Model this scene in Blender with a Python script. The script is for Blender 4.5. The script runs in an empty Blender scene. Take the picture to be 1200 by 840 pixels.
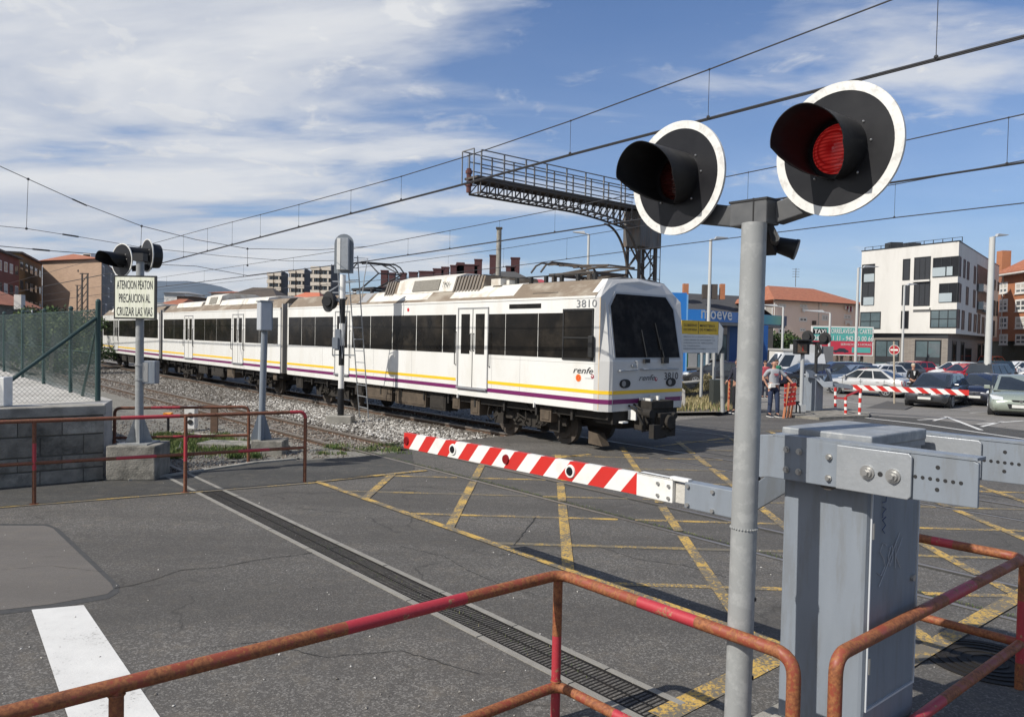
import bpy, bmesh, math, random
import numpy as np
from math import sin, cos, tan, atan, atan2, radians, degrees, pi, sqrt, hypot
from mathutils import Vector, Matrix, Euler, Quaternion
random.seed(7)
rng = np.random.default_rng(7)
sc = bpy.context.scene
col = sc.collection
# ------------------------------------------------------------------ camera
FPX, EYE = 900.0, 2.3
PITCH, ROLL = atan(25/900), .02
fw_ = Vector((0, cos(PITCH), -sin(PITCH)))
r0_ = Vector((1, 0, 0)); u0_ = r0_.cross(fw_)
R_ = cos(ROLL)*r0_ + sin(ROLL)*u0_
U_ = -sin(ROLL)*r0_ + cos(ROLL)*u0_
cam_d = bpy.data.cameras.new('camera'); cam = bpy.data.objects.new('camera', cam_d); col.objects.link(cam)
cam_d.sensor_width = 36; cam_d.lens = FPX/1200*36; cam_d.clip_start = .05; cam_d.clip_end = 12000
m = Matrix((R_, U_, -fw_)).transposed().to_4x4(); m.translation = (0, 0, EYE); cam.matrix_world = m
sc.camera = cam
# ------------------------------------------------------------------ survey helpers
# the site was measured off the photograph; these turn a sighting into a place in the world
CAM = Vector((0, 0, EYE))
def ray(x, y): return fw_ + R_*((x-600)/FPX) - U_*((y-420)/FPX)
def G(x, y, z=0.0):
    r = ray(x, y); return CAM + r*((z-EYE)/r.z)
def D(x, y, d):
    r = ray(x, y); return CAM + r*(d/r.y)
TD = Vector((cos(radians(-50)), sin(radians(-50)), 0)); TN = Vector((-TD.y, TD.x, 0)); TO = Vector((-3.0, 15.1, 0))
UP = Vector((0, 0, 1))
def ZP(y):                                                    # the car park lies a little lower than the crossing
    t = max(0.0, min(1.0, (y-25.5)/6.5)); return -.33*t*t*(3-2*t)
def GP(x, y):
    p = G(x, y)
    for _ in range(8): p = G(x, y, ZP(p.y))
    return p
def T(s, o, z=0.0): return TO + TD*s + TN*o + UP*z          # along the track, across it, up
def PL(x, y, A, B):                                          # sighting onto the upright plane through A, B
    A = Vector((A[0], A[1], 0)); B = Vector((B[0], B[1], 0)); e = (B-A).normalized(); n = Vector((-e.y, e.x, 0))
    r = ray(x, y); t = A.dot(n)/(r.x*n.x+r.y*n.y); p = CAM + r*t
    return (p-A).dot(e), p.z
def TP(x, y, o):                                             # sighting onto the upright plane at track offset o
    s, z = PL(x, y, T(0, o), T(1, o)); return T(s, o, z)
# ------------------------------------------------------------------ world, sun
SUN_AZ = Vector((.85, .525, 0)).normalized(); SUN_EL = radians(43)
sc.view_settings.view_transform = 'Standard'; sc.view_settings.look = 'None'
sc.view_settings.exposure = 0.08; sc.view_settings.gamma = 1
try: sc.view_settings.use_curve_mapping = False
except Exception: pass
w = bpy.data.worlds.new('World'); sc.world = w; w.use_nodes = True
nt = w.node_tree; nt.nodes.clear()
def N(nt, t, **kw):
    n = nt.nodes.new(t)
    for k, v in kw.items():
        if k.startswith('_'): n.inputs[int(k[1:]) if k[1:].isdigit() else k[1:].replace('_', ' ')].default_value = v
        else: setattr(n, k, v)
    return n
def ramp(nt, fac, stops, interp='LINEAR'):
    r = nt.nodes.new('ShaderNodeValToRGB'); r.color_ramp.interpolation = interp
    e = r.color_ramp.elements
    while len(e) < len(stops): e.new(.5)
    for el, (p, c) in zip(e, stops):
        el.position = p; el.color = (c, c, c, 1) if isinstance(c, (int, float)) else (*c, 1)
    nt.links.new(fac, r.inputs[0]); return r
def math_(nt, op, a, b=None, c=None, clamp=False):
    n = nt.nodes.new('ShaderNodeMath'); n.operation = op; n.use_clamp = clamp
    for i, x in enumerate((a, b, c)):
        if x is None: continue
        if isinstance(x, (int, float)): n.inputs[i].default_value = x
        else: nt.links.new(x, n.inputs[i])
    return n.outputs[0]
def mixc(nt, fac, a, b, blend='MIX'):
    n = nt.nodes.new('ShaderNodeMix'); n.data_type = 'RGBA'; n.blend_type = blend
    for i, x in ((0, fac), (6, a), (7, b)):
        if isinstance(x, (int, float)): n.inputs[i].default_value = x
        elif isinstance(x, tuple): n.inputs[i].default_value = (*x, 1) if len(x) == 3 else x
        else: nt.links.new(x, n.inputs[i])
    return n.outputs[2]
sky = N(nt, 'ShaderNodeTexSky', sky_type='NISHITA', sun_disc=False, sun_elevation=SUN_EL, altitude=60, air_density=1.0, dust_density=.4, ozone_density=2.2)
sky.sun_rotation = atan2(-SUN_AZ.x, -SUN_AZ.y)
tc = N(nt, 'ShaderNodeTexCoord'); sx = N(nt, 'ShaderNodeSeparateXYZ'); nt.links.new(tc.outputs['Generated'], sx.inputs[0])
zz = math_(nt, 'ADD', math_(nt, 'MAXIMUM', sx.outputs[2], 0.0), .13)
cx = N(nt, 'ShaderNodeCombineXYZ')
px_ = math_(nt, 'DIVIDE', sx.outputs[0], zz); py_ = math_(nt, 'DIVIDE', sx.outputs[1], zz)
nt.links.new(px_, cx.inputs[0]); nt.links.new(py_, cx.inputs[1])
mp = N(nt, 'ShaderNodeMapping'); mp.inputs['Location'].default_value = (1.15, .4, 0); mp.inputs['Rotation'].default_value = (0, 0, radians(20)); mp.inputs['Scale'].default_value = (.50, 1.0, 1)
nt.links.new(cx.outputs[0], mp.inputs[0])
n1 = N(nt, 'ShaderNodeTexNoise', _Scale=1.35, _Detail=9, _Roughness=.56, _Distortion=.35); nt.links.new(mp.outputs[0], n1.inputs[0])
n2 = N(nt, 'ShaderNodeTexNoise', _Scale=.42, _Detail=3, _Roughness=.5); nt.links.new(mp.outputs[0], n2.inputs[0])
n3 = N(nt, 'ShaderNodeTexNoise', _Scale=5.5, _Detail=8, _Roughness=.6, _Distortion=.5); nt.links.new(cx.outputs[0], n3.inputs[0])
west = ramp(nt, math_(nt, 'MULTIPLY_ADD', px_, -.24, .40), [(.1, .0), (.85, 1.0)])     # more cloud to the left
cov = math_(nt, 'ADD', math_(nt, 'MULTIPLY', n2.outputs[0], .5), math_(nt, 'MULTIPLY', west.outputs[0], .30))
cl = math_(nt, 'ADD', math_(nt, 'MULTIPLY', n1.outputs[0], .85), cov)
clr = ramp(nt, cl, [(.745, 0), (.80, .28), (.87, .80), (.97, .97)])
small = ramp(nt, n3.outputs[0], [(.56, 0), (.68, .9)])
fac = math_(nt, 'ADD', clr.outputs[0], math_(nt, 'MULTIPLY', small.outputs[0], .35), clamp=True)
hz = ramp(nt, sx.outputs[2], [(0.0, .50), (.16, .20), (.4, .05)])
fac2 = math_(nt, 'MAXIMUM', fac, hz.outputs[0])
shade = ramp(nt, n1.outputs[0], [(.36, (8.6, 9.2, 10.6)), (.58, (13.2, 13.4, 13.7))])
skyc = mixc(nt, 1.0, sky.outputs[0], (1.05, 1.48, 2.0), 'MULTIPLY')
cmix = mixc(nt, fac2, skyc, shade.outputs[0])
bg = N(nt, 'ShaderNodeBackground', _Strength=.056); nt.links.new(cmix, bg.inputs[0])
wo = N(nt, 'ShaderNodeOutputWorld'); nt.links.new(bg.outputs[0], wo.inputs[0])
sd = bpy.data.lights.new('sun', 'SUN'); sd.energy = 5.0; sd.angle = radians(.53); sd.color = (1, .955, .88)
sun = bpy.data.objects.new('sun', sd); col.objects.link(sun)
sun.rotation_euler = Vector((SUN_AZ.x*cos(SUN_EL), SUN_AZ.y*cos(SUN_EL), -sin(SUN_EL))).to_track_quat('-Z', 'Y').to_euler(); sun.location = (0, 0, 60)

# ------------------------------------------------------------------ materials
MATS = {}
def mat(name, c, rough=.6, metal=0.0, c2=None, sc1=3.0, amt=.5, bump=0.0, bsc=60.0, spec=.5, coat=0.0, emit=None, detail=6, stretch=None, c3=None, sc3=.6, amt3=.5):
    """c and c2 mixed by noise (uneven colour), c3 = blotches of another colour, fine bump"""
    if name in MATS: return MATS[name]
    M = bpy.data.materials.new(name); M.use_nodes = True; nt = M.node_tree; b = nt.nodes['Principled BSDF']
    b.inputs['Roughness'].default_value = rough; b.inputs['Metallic'].default_value = metal
    b.inputs['Specular IOR Level'].default_value = spec; b.inputs['Coat Weight'].default_value = coat
    t = N(nt, 'ShaderNodeTexCoord'); vec = t.outputs['Object']
    if stretch:
        mpn = N(nt, 'ShaderNodeMapping'); mpn.inputs['Scale'].default_value = stretch; nt.links.new(vec, mpn.inputs[0]); vec = mpn.outputs[0]
    if c2 is None: c2 = tuple(x*.78 for x in c)
    n = N(nt, 'ShaderNodeTexNoise', _Scale=sc1, _Detail=detail, _Roughness=.6); nt.links.new(vec, n.inputs[0])
    lo = .5-.25*(1-amt)-.08; hi = .5+.25*(1-amt)+.08
    r = ramp(nt, n.outputs[0], [(max(0, .5-.22), 0), (min(1, .5+.22), amt*1.0)])
    out = mixc(nt, r.outputs[0], c, c2)
    if c3:
        n3 = N(nt, 'ShaderNodeTexNoise', _Scale=sc3, _Detail=8, _Roughness=.65); nt.links.new(vec, n3.inputs[0])
        r3 = ramp(nt, n3.outputs[0], [(.5, 0), (.62, amt3)]); out = mixc(nt, r3.outputs[0], out, c3)
    nt.links.new(out, b.inputs['Base Color'])
    if rough > .15 and metal < .5:
        rr = ramp(nt, n.outputs[0], [(.3, max(.03, rough-.08)), (.7, min(1, rough+.08))]); nt.links.new(rr.outputs[0], b.inputs['Roughness'])
    if bump:
        nb = N(nt, 'ShaderNodeTexNoise', _Scale=bsc, _Detail=6, _Roughness=.65); nt.links.new(t.outputs['Object'], nb.inputs[0])
        bp = N(nt, 'ShaderNodeBump', _Strength=bump, _Distance=.02); nt.links.new(nb.outputs[0], bp.inputs['Height']); nt.links.new(bp.outputs[0], b.inputs['Normal'])
    if emit: b.inputs['Emission Color'].default_value = (*emit[0], 1); b.inputs['Emission Strength'].default_value = emit[1]
    MATS[name] = M; return M

def asphalt(name, base, light, grain=110, amount=1.0, tan_=(.2, .17, .13), cracks=True):
    M = bpy.data.materials.new(name); M.use_nodes = True; nt = M.node_tree; b = nt.nodes['Principled BSDF']; MATS[name] = M
    t = N(nt, 'ShaderNodeTexCoord'); v = t.outputs['Object']
    g = N(nt, 'ShaderNodeTexVoronoi', _Scale=grain); nt.links.new(v, g.inputs[0])
    gn = N(nt, 'ShaderNodeTexNoise', _Scale=grain*1.5, _Detail=4, _Roughness=.7); nt.links.new(v, gn.inputs[0])
    big = N(nt, 'ShaderNodeTexNoise', _Scale=.55, _Detail=8, _Roughness=.62, _Distortion=.6); nt.links.new(v, big.inputs[0])
    mid = N(nt, 'ShaderNodeTexNoise', _Scale=5, _Detail=6, _Roughness=.7); nt.links.new(v, mid.inputs[0])
    sepc = N(nt, 'ShaderNodeSeparateColor'); nt.links.new(g.outputs['Color'], sepc.inputs[0])
    chip = ramp(nt, sepc.outputs[0], [(.55, 0), (1, .75)])
    c0 = mixc(nt, chip.outputs[0], base, light)
    c1 = mixc(nt, ramp(nt, gn.outputs[0], [(.35, .65), (.6, 0)]).outputs[0], c0, tuple(x*.35 for x in base))
    c2 = mixc(nt, ramp(nt, big.outputs[0], [(.38, 0), (.66, .5)]).outputs[0], c1, tuple(x*.62 for x in base))
    c3 = mixc(nt, ramp(nt, mid.outputs[0], [(.5, 0), (.78, .45)]).outputs[0], c2, tan_)
    out = c3
    if cracks:
        mpd = N(nt, 'ShaderNodeTexNoise', _Scale=1.3, _Detail=6); nt.links.new(v, mpd.inputs[0])
        vm = N(nt, 'ShaderNodeVectorMath', operation='MULTIPLY_ADD'); nt.links.new(mpd.outputs['Color'], vm.inputs[0]); vm.inputs[1].default_value = (1.2, 1.2, 0); nt.links.new(v, vm.inputs[2])
        cr = N(nt, 'ShaderNodeTexVoronoi', feature='DISTANCE_TO_EDGE', _Scale=.33); nt.links.new(vm.outputs[0], cr.inputs[0])
        cm = ramp(nt, cr.outputs['Distance'], [(0, 1), (.006, .0)])
        cg = ramp(nt, big.outputs[0], [(.48, 0), (.56, .7)])
        out = mixc(nt, math_(nt, 'MULTIPLY', cm.outputs[0], cg.outputs[0]), c3, (.02, .02, .018))
    mr = N(nt, 'ShaderNodeMapping'); mr.inputs['Rotation'].default_value = (0, 0, radians(-40)); mr.inputs['Scale'].default_value = (.10, .85, 1); nt.links.new(v, mr.inputs[0])
    ln = N(nt, 'ShaderNodeTexNoise', _Scale=1.0, _Detail=5, _Roughness=.6); nt.links.new(mr.outputs[0], ln.inputs[0])
    out = mixc(nt, ramp(nt, ln.outputs[0], [(.42, 0), (.62, .55)]).outputs[0], out, tuple(x*.55 for x in base))
    st = N(nt, 'ShaderNodeTexNoise', _Scale=1.9, _Detail=7, _Roughness=.72, _Distortion=1.2); nt.links.new(v, st.inputs[0])
    out = mixc(nt, ramp(nt, st.outputs[0], [(.60, 0), (.70, .5)]).outputs[0], out, tuple(x*.4 for x in base))
    nt.links.new(out, b.inputs['Base Color']); b.inputs['Roughness'].default_value = .85; b.inputs['Specular IOR Level'].default_value = .35
    bp = N(nt, 'ShaderNodeBump', _Strength=.7*amount, _Distance=.006)
    hh = math_(nt, 'ADD', sepc.outputs[0], gn.outputs[0]); nt.links.new(hh, bp.inputs['Height']); nt.links.new(bp.outputs[0], b.inputs['Normal'])
    return M
def paint_on_road(name, c, worn, thr=.56):
    M = bpy.data.materials.new(name); M.use_nodes = True; nt = M.node_tree; b = nt.nodes['Principled BSDF']; MATS[name] = M
    t = N(nt, 'ShaderNodeTexCoord'); v = t.outputs['Object']
    a = N(nt, 'ShaderNodeTexNoise', _Scale=38, _Detail=8, _Roughness=.75); nt.links.new(v, a.inputs[0])
    a2 = N(nt, 'ShaderNodeTexNoise', _Scale=2.2, _Detail=6, _Roughness=.7); nt.links.new(v, a2.inputs[0])
    s = math_(nt, 'ADD', math_(nt, 'MULTIPLY', a.outputs[0], .62), math_(nt, 'MULTIPLY', a2.outputs[0], .5))
    k = ramp(nt, s, [(thr, 0), (thr+.05, .95)])
    c1 = mixc(nt, ramp(nt, a2.outputs[0], [(.35, 0), (.7, .5)]).outputs[0], c, tuple(x*.7 for x in c))
    nt.links.new(mixc(nt, k.outputs[0], c1, worn), b.inputs['Base Color']); b.inputs['Roughness'].default_value = .75
    bp = N(nt, 'ShaderNodeBump', _Strength=.5, _Distance=.004); nt.links.new(a.outputs[0], bp.inputs['Height']); nt.links.new(bp.outputs[0], b.inputs['Normal'])
    return M
def rusty(name, paint, thr=.52, rust=(.30, .085, .028), rust2=(.42, .16, .05), rough=.5):
    M = bpy.data.materials.new(name); M.use_nodes = True; nt = M.node_tree; b = nt.nodes['Principled BSDF']; MATS[name] = M
    t = N(nt, 'ShaderNodeTexCoord'); v = t.outputs['Object']
    a = N(nt, 'ShaderNodeTexNoise', _Scale=9, _Detail=9, _Roughness=.7); nt.links.new(v, a.inputs[0])
    a2 = N(nt, 'ShaderNodeTexNoise', _Scale=55, _Detail=5, _Roughness=.7); nt.links.new(v, a2.inputs[0])
    rc = mixc(nt, ramp(nt, a2.outputs[0], [(.38, 0), (.62, 1)]).outputs[0], rust, rust2)
    rc = mixc(nt, ramp(nt, a.outputs[0], [(.56, 0), (.7, .7)]).outputs[0], rc, tuple(x*.35 for x in rust))
    s = math_(nt, 'ADD', math_(nt, 'MULTIPLY', a.outputs[0], .7), math_(nt, 'MULTIPLY', a2.outputs[0], .3))
    k = ramp(nt, s, [(thr, 0), (thr+.012, 1)])
    pc = mixc(nt, ramp(nt, a2.outputs[0], [(.3, .25), (.7, 0)]).outputs[0], paint, tuple(min(1, x*1.25+.04) for x in paint))
    nt.links.new(mixc(nt, k.outputs[0], pc, rc), b.inputs['Base Color'])
    rr = ramp(nt, k.outputs[0], [(0, rough), (1, .72)]); nt.links.new(rr.outputs[0], b.inputs['Roughness'])
    bp = N(nt, 'ShaderNodeBump', _Strength=.35, _Distance=.004); nt.links.new(s, bp.inputs['Height']); nt.links.new(bp.outputs[0], b.inputs['Normal'])
    return M
asph = asphalt('asphalt', (.112, .104, .094), (.36, .34, .31), 78)
asph_path = asphalt('path_asphalt', (.075, .073, .068), (.17, .165, .155), 90)
asph_patch = asphalt('patch_asphalt', (.165, .150, .135), (.27, .25, .23), 170, .5, cracks=False)
asph_park = asphalt('car_park_asphalt', (.23, .215, .195), (.34, .32, .30), 60, .4, (.26, .235, .2))
yellow = paint_on_road('yellow_road_paint', (.50, .32, .075), (.12, .11, .09), .522)
yellow_old = paint_on_road('worn_yellow_road_paint', (.36, .245, .07), (.12, .11, .09), .505)
white_rd = paint_on_road('white_road_paint', (.62, .61, .58), (.3, .29, .27), .64)
rust_m = rusty('rusted_tube', (.22, .045, .02), .46, (.15, .045, .018), (.30, .11, .038))
red_m = rusty('red_painted_tube', (.35, .024, .035), .56, (.22, .07, .03), (.36, .18, .10))
rust_dk = rusty('dark_rusted_tube', (.16, .045, .022), .46, (.10, .035, .02), (.2, .08, .035))
red_dk = rusty('dark_red_painted_tube', (.36, .03, .04), .60, (.10, .035, .02), (.2, .08, .035))
conc = mat('concrete', (.34, .32, .28), .9, c2=(.2, .19, .165), sc1=4, amt=.8, bump=.6, bsc=50, c3=(.13, .12, .105), sc3=2, amt3=.5)
conc_dk = mat('weathered_concrete', (.30, .28, .24), .95, c2=(.13, .122, .105), sc1=5, amt=.9, bump=.9, bsc=40, c3=(.06, .058, .05), sc3=3, amt3=.6)
conc_lt = mat('pale_concrete', (.56, .54, .49), .9, c2=(.38, .36, .32), sc1=3, amt=.8, bump=.4, bsc=60)
mast_grey = mat('grey_painted_mast', (.275, .28, .275), .5, c2=(.215, .22, .215), sc1=7, amt=.6, bump=.08, bsc=25, c3=(.42, .42, .41), sc3=14, amt3=.35)
cab_grey = mat('grey_painted_steel', (.215, .24, .272), .40, c2=(.17, .192, .22), sc1=3, amt=.7, bump=.05, bsc=24, c3=(.15, .15, .145), sc3=5, amt3=.35, stretch=(3, 3, .5), spec=.35)
galv = mat('galvanised_steel', (.37, .385, .40), .42, .35, c2=(.26, .275, .29), sc1=11, amt=.8, bump=.12, bsc=30)
black = mat('black_paint', (.010, .010, .011), .45, spec=.3, c2=(.03, .03, .032), sc1=6, amt=.6)
black_m = mat('matt_black', (.013, .013, .014), .6, c2=(.026, .025, .025), sc1=8, amt=.6)
dark_steel = mat('dark_weathered_steel', (.055, .05, .046), .7, .1, c2=(.10, .075, .055), sc1=5, amt=.8, bump=.2, bsc=30)
white_p = mat('white_paint', (.74, .73, .70), .42, c2=(.62, .61, .57), sc1=3, amt=.5, c3=(.5, .47, .4), sc3=7, amt3=.25)
red_p = mat('red_signal_paint', (.55, .025, .018), .42, c2=(.44, .02, .016), sc1=4, amt=.6)
steel = mat('bright_steel', (.5, .49, .47), .35, .8, sc1=20)
rail_side = mat('rusty_rail', (.12, .068, .042), .8, c2=(.07, .045, .03), sc1=9, amt=.8, bump=.3)
wood_sl = mat('old_timber_sleeper', (.10, .075, .055), .9, c2=(.055, .045, .036), sc1=6, amt=.9, bump=.6, bsc=40)
green_p = mat('dark_green_post', (.018, .05, .047), .5, c2=(.035, .075, .07), sc1=8, amt=.6)
wire_m = mat('wire', (.05, .05, .055), .5, .3)
glass_dk = mat('dark_glass', (.010, .011, .013), .12, spec=.35, c2=(.02, .02, .022), sc1=.6)
glass_bl = mat('window_glass', (.05, .065, .075), .08, spec=.7, c2=(.10, .12, .13), sc1=.5, amt=.7)

# ------------------------------------------------------------------ mesh builder
class MB:
    def __init__(s): s.v = []; s.f = []; s.m = []
    def add(s, vs, fs, mi=0):
        b = len(s.v); s.v += [tuple(v) for v in vs]; s.f += [tuple(i+b for i in f) for f in fs]; s.m += [mi]*len(fs); return s
    def box(s, c, d, R=None, mi=0):
        c = Vector(c); h = Vector(d)*.5; vs = []
        for z in (-1, 1):
            for x, y in ((-1, -1), (1, -1), (1, 1), (-1, 1)):
                p = Vector((x*h.x, y*h.y, z*h.z)); vs.append(c + (R @ p if R else p))
        return s.add(vs, [(0, 3, 2, 1), (4, 5, 6, 7), (0, 1, 5, 4), (1, 2, 6, 5), (2, 3, 7, 6), (3, 0, 4, 7)], mi)
    def bx(s, x0, x1, y0, y1, z0, z1, mi=0): return s.box(((x0+x1)/2, (y0+y1)/2, (z0+z1)/2), (x1-x0, y1-y0, z1-z0), None, mi)
    def fbox(s, O, e, n, u0, u1, v0, v1, z0, z1, mi=0):      # box in a frame: e along, n across, z up
        vs = [O + e*u + n*v + UP*z for z in (z0, z1) for u, v in ((u0, v0), (u1, v0), (u1, v1), (u0, v1))]
        return s.add(vs, [(0, 3, 2, 1), (4, 5, 6, 7), (0, 1, 5, 4), (1, 2, 6, 5), (2, 3, 7, 6), (3, 0, 4, 7)], mi)
    def prism(s, pts, ext, mi=0, mi_side=None):               # polygon (list of Vector) pushed along ext
        n = len(pts); pts = [Vector(p) for p in pts]; ext = Vector(ext)
        vs = pts + [p+ext for p in pts]
        s.add(vs, [tuple(range(n))[::-1], tuple(range(n, 2*n))], mi)
        b = len(s.v)-2*n
        fs = [(b+i, b+(i+1) % n, b+n+(i+1) % n, b+n+i) for i in range(n)]
        s.f += fs; s.m += [mi if mi_side is None else mi_side]*n; return s
    def poly(s, pts, mi=0): return s.add(pts, [tuple(range(len(pts)))], mi)
    def cyl(s, p0, p1, r0, r1=None, n=12, mi=0, cap=True):
        p0 = Vector(p0); p1 = Vector(p1); r1 = r0 if r1 is None else r1
        a = (p1-p0).normalized(); x = a.orthogonal().normalized(); y = a.cross(x)
        vs = [p0+(x*cos(2*pi*i/n)+y*sin(2*pi*i/n))*r0 for i in range(n)]+[p1+(x*cos(2*pi*i/n)+y*sin(2*pi*i/n))*r1 for i in range(n)]
        fs = [(i, (i+1) % n, n+(i+1) % n, n+i) for i in range(n)]
        if cap: fs += [tuple(range(n))[::-1], tuple(range(n, 2*n))]
        return s.add(vs, fs, mi)
    def ring(s, c, a, r0, r1, t, n=32, mi=0):                # flat washer, axis a, thickness t
        c = Vector(c); a = Vector(a).normalized(); x = a.cross(UP).normalized() if abs(a.z) < .9 else Vector((1, 0, 0)); y = x.cross(a)
        vs = []
        for rr, k in ((r1, 0), (r1, t), (r0, t), (r0, 0)):
            vs += [c+a*k+(x*cos(2*pi*i/n)+y*sin(2*pi*i/n))*rr for i in range(n)]
        fs = []
        for q in range(4):
            q2 = (q+1) % 4
            fs += [(q*n+i, q*n+(i+1) % n, q2*n+(i+1) % n, q2*n+i) for i in range(n)]
        return s.add(vs, fs, mi)
    def tube(s, pts, r, n=8, mi=0, mis=None, cap=True):
        pts = [Vector(p) for p in pts]; k = len(pts); rs = r if isinstance(r, (list, tuple)) else [r]*k
        tg = []
        for i in range(k):
            a = pts[min(i+1, k-1)]-pts[max(i-1, 0)]; tg.append(a.normalized())
        x = tg[0].orthogonal().normalized(); vs = []
        for i in range(k):
            x = (x - tg[i]*x.dot(tg[i])).normalized(); y = tg[i].cross(x)
            vs += [pts[i]+(x*cos(2*pi*j/n)+y*sin(2*pi*j/n))*rs[i] for j in range(n)]
        b = len(s.v); s.v += [tuple(v) for v in vs]
        for i in range(k-1):
            for j in range(n):
                s.f.append((b+i*n+j, b+i*n+(j+1) % n, b+(i+1)*n+(j+1) % n, b+(i+1)*n+j)); s.m.append(mis[i] if mis else mi)
        if cap:
            s.f += [tuple(b+j for j in range(n))[::-1], tuple(b+(k-1)*n+j for j in range(n))]; s.m += [mi, mi]
        return s
    def bar(s, p0, p1, w, h, up=UP, mi=0):
        p0 = Vector(p0); p1 = Vector(p1); a = (p1-p0).normalized(); sd = a.cross(up)
        sd = a.orthogonal().normalized() if sd.length < 1e-4 else sd.normalized(); u = sd.cross(a)
        vs = [p+sd*x*w/2+u*y*h/2 for p in (p0, p1) for x, y in ((-1, -1), (1, -1), (1, 1), (-1, 1))]
        return s.add(vs, [(0, 3, 2, 1), (4, 5, 6, 7), (0, 1, 5, 4), (1, 2, 6, 5), (2, 3, 7, 6), (3, 0, 4, 7)], mi)
    def sph(s, c, r, n=12, k=8, mi=0):
        c = Vector(c); r = Vector((r, r, r)) if isinstance(r, (int, float)) else Vector(r)
        vs = [c+Vector((0, 0, r.z))]
        for i in range(1, k):
            th = pi*i/k
            vs += [c+Vector((r.x*sin(th)*cos(2*pi*j/n), r.y*sin(th)*sin(2*pi*j/n), r.z*cos(th))) for j in range(n)]
        vs.append(c-Vector((0, 0, r.z))); fs = [(0, 1+j, 1+(j+1) % n) for j in range(n)]
        for i in range(k-2):
            fs += [(1+i*n+j, 1+(i+1)*n+j, 1+(i+1)*n+(j+1) % n, 1+i*n+(j+1) % n) for j in range(n)]
        L = 1+(k-1)*n; fs += [(L, L-n+(j+1) % n, L-n+j) for j in range(n)]
        return s.add(vs, fs, mi)
    def mesh(s, name, mats, smooth=None):
        me = bpy.data.meshes.new(name); me.from_pydata([tuple(v) for v in s.v], [], s.f)
        for mm in (mats if isinstance(mats, (list, tuple)) else [mats]): me.materials.append(mm)
        me.polygons.foreach_set('material_index', s.m)
        bm = bmesh.new(); bm.from_mesh(me); bmesh.ops.recalc_face_normals(bm, faces=bm.faces); bm.to_mesh(me); bm.free()
        if smooth: me.polygons.foreach_set('use_smooth', [True]*len(me.polygons)); me.set_sharp_from_angle(angle=radians(smooth))
        me.update(); return me
    def build(s, name, mats, parent=None, smooth=None, bevel=0, kind=None, label=None, world=True):
        return link(name, s.mesh(name, mats, smooth), parent, bevel, kind, label, world)
LOCAL = set()
def link(name, me, parent=None, bevel=0, kind=None, label=None, world=True):
    o = bpy.data.objects.new(name, me); col.objects.link(o)
    if parent and parent.name in LOCAL: world = False
    if not world: LOCAL.add(o.name)
    if parent:
        o.parent = parent
        if world: o.matrix_parent_inverse = full(parent).inverted()
    if bevel:
        b = o.modifiers.new('bevel', 'BEVEL'); b.width = bevel; b.segments = 2; b.limit_method = 'ANGLE'; b.angle_limit = radians(40)
    if kind: o['kind'] = kind
    if label: o['label'] = label
    return o
def full(o):
    m = Matrix.Translation(o.location) @ o.rotation_euler.to_matrix().to_4x4()
    return (full(o.parent) @ o.matrix_parent_inverse @ m) if o.parent else m
def thing(name, label, cat, loc=(0, 0, 0), rz=0, group=None):
    o = bpy.data.objects.new(name, None); col.objects.link(o); o.location = loc; o.rotation_euler = (0, 0, rz); o.empty_display_size = .2
    o['label'] = label; o['category'] = cat
    if group: o['group'] = group
    return o
def tag(o, label, cat, group=None, kind=None):
    o['label'] = label; o['category'] = cat
    if group: o['group'] = group
    if kind: o['kind'] = kind
    return o
def copy_tree(o, parent=None):
    c = o.copy(); col.objects.link(c)
    if parent: c.parent = parent; c.matrix_parent_inverse = o.matrix_parent_inverse.copy()
    for ch in o.children: copy_tree(ch, c)
    return c
def structure(name, mb, mats, **k): return mb.build(name, mats, None, kind='structure', **k)
def rounded(pts, r, n=5):                                    # round the corners of a polyline
    pts = [Vector(p) for p in pts]; out = [pts[0]]
    for a, b, c in zip(pts, pts[1:], pts[2:]):
        u = (a-b); v = (c-b); rr = min(r, u.length*.45, v.length*.45); u = b+u.normalized()*rr; v = b+v.normalized()*rr
        for i in range(n+1):
            t = i/n; out.append(u*(1-t)**2+b*2*t*(1-t)+v*t*t)
    out.append(pts[-1]); return out
_tc = {}
def text(body, O, e, u, height, mats, parent, name='lettering', width=None, ext=.002, shear=0, align='LEFT', lift=None, label=None, bold=0):
    cu = bpy.data.curves.new('t', 'FONT'); cu.body = body; cu.size = 1; cu.extrude = 0; cu.shear = shear; cu.offset = bold; cu.resolution_u = 2
    ob = bpy.data.objects.new('t', cu); col.objects.link(ob)
    dg = bpy.context.evaluated_depsgraph_get(); me = bpy.data.meshes.new_from_object(ob.evaluated_get(dg)); bpy.data.objects.remove(ob)
    co = [v.co.copy() for v in me.vertices]
    x0 = min(c.x for c in co); x1 = max(c.x for c in co); y0 = min(c.y for c in co); y1 = max(c.y for c in co)
    sy = height/(y1-y0); sxx = (width/(x1-x0)) if width else sy
    e = Vector(e).normalized(); u = Vector(u).normalized(); n = e.cross(u)
    off = {'LEFT': 0, 'CENTER': -(x1-x0)*sxx/2, 'RIGHT': -(x1-x0)*sxx}[align]
    for v in me.vertices: v.co = Vector(O)+e*((v.co.x-x0)*sxx+off)+u*((v.co.y-y0)*sy)+n*ext
    me.materials.clear(); me.materials.append(mats); me.name = name
    return link(name, me, parent, label=label)
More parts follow.
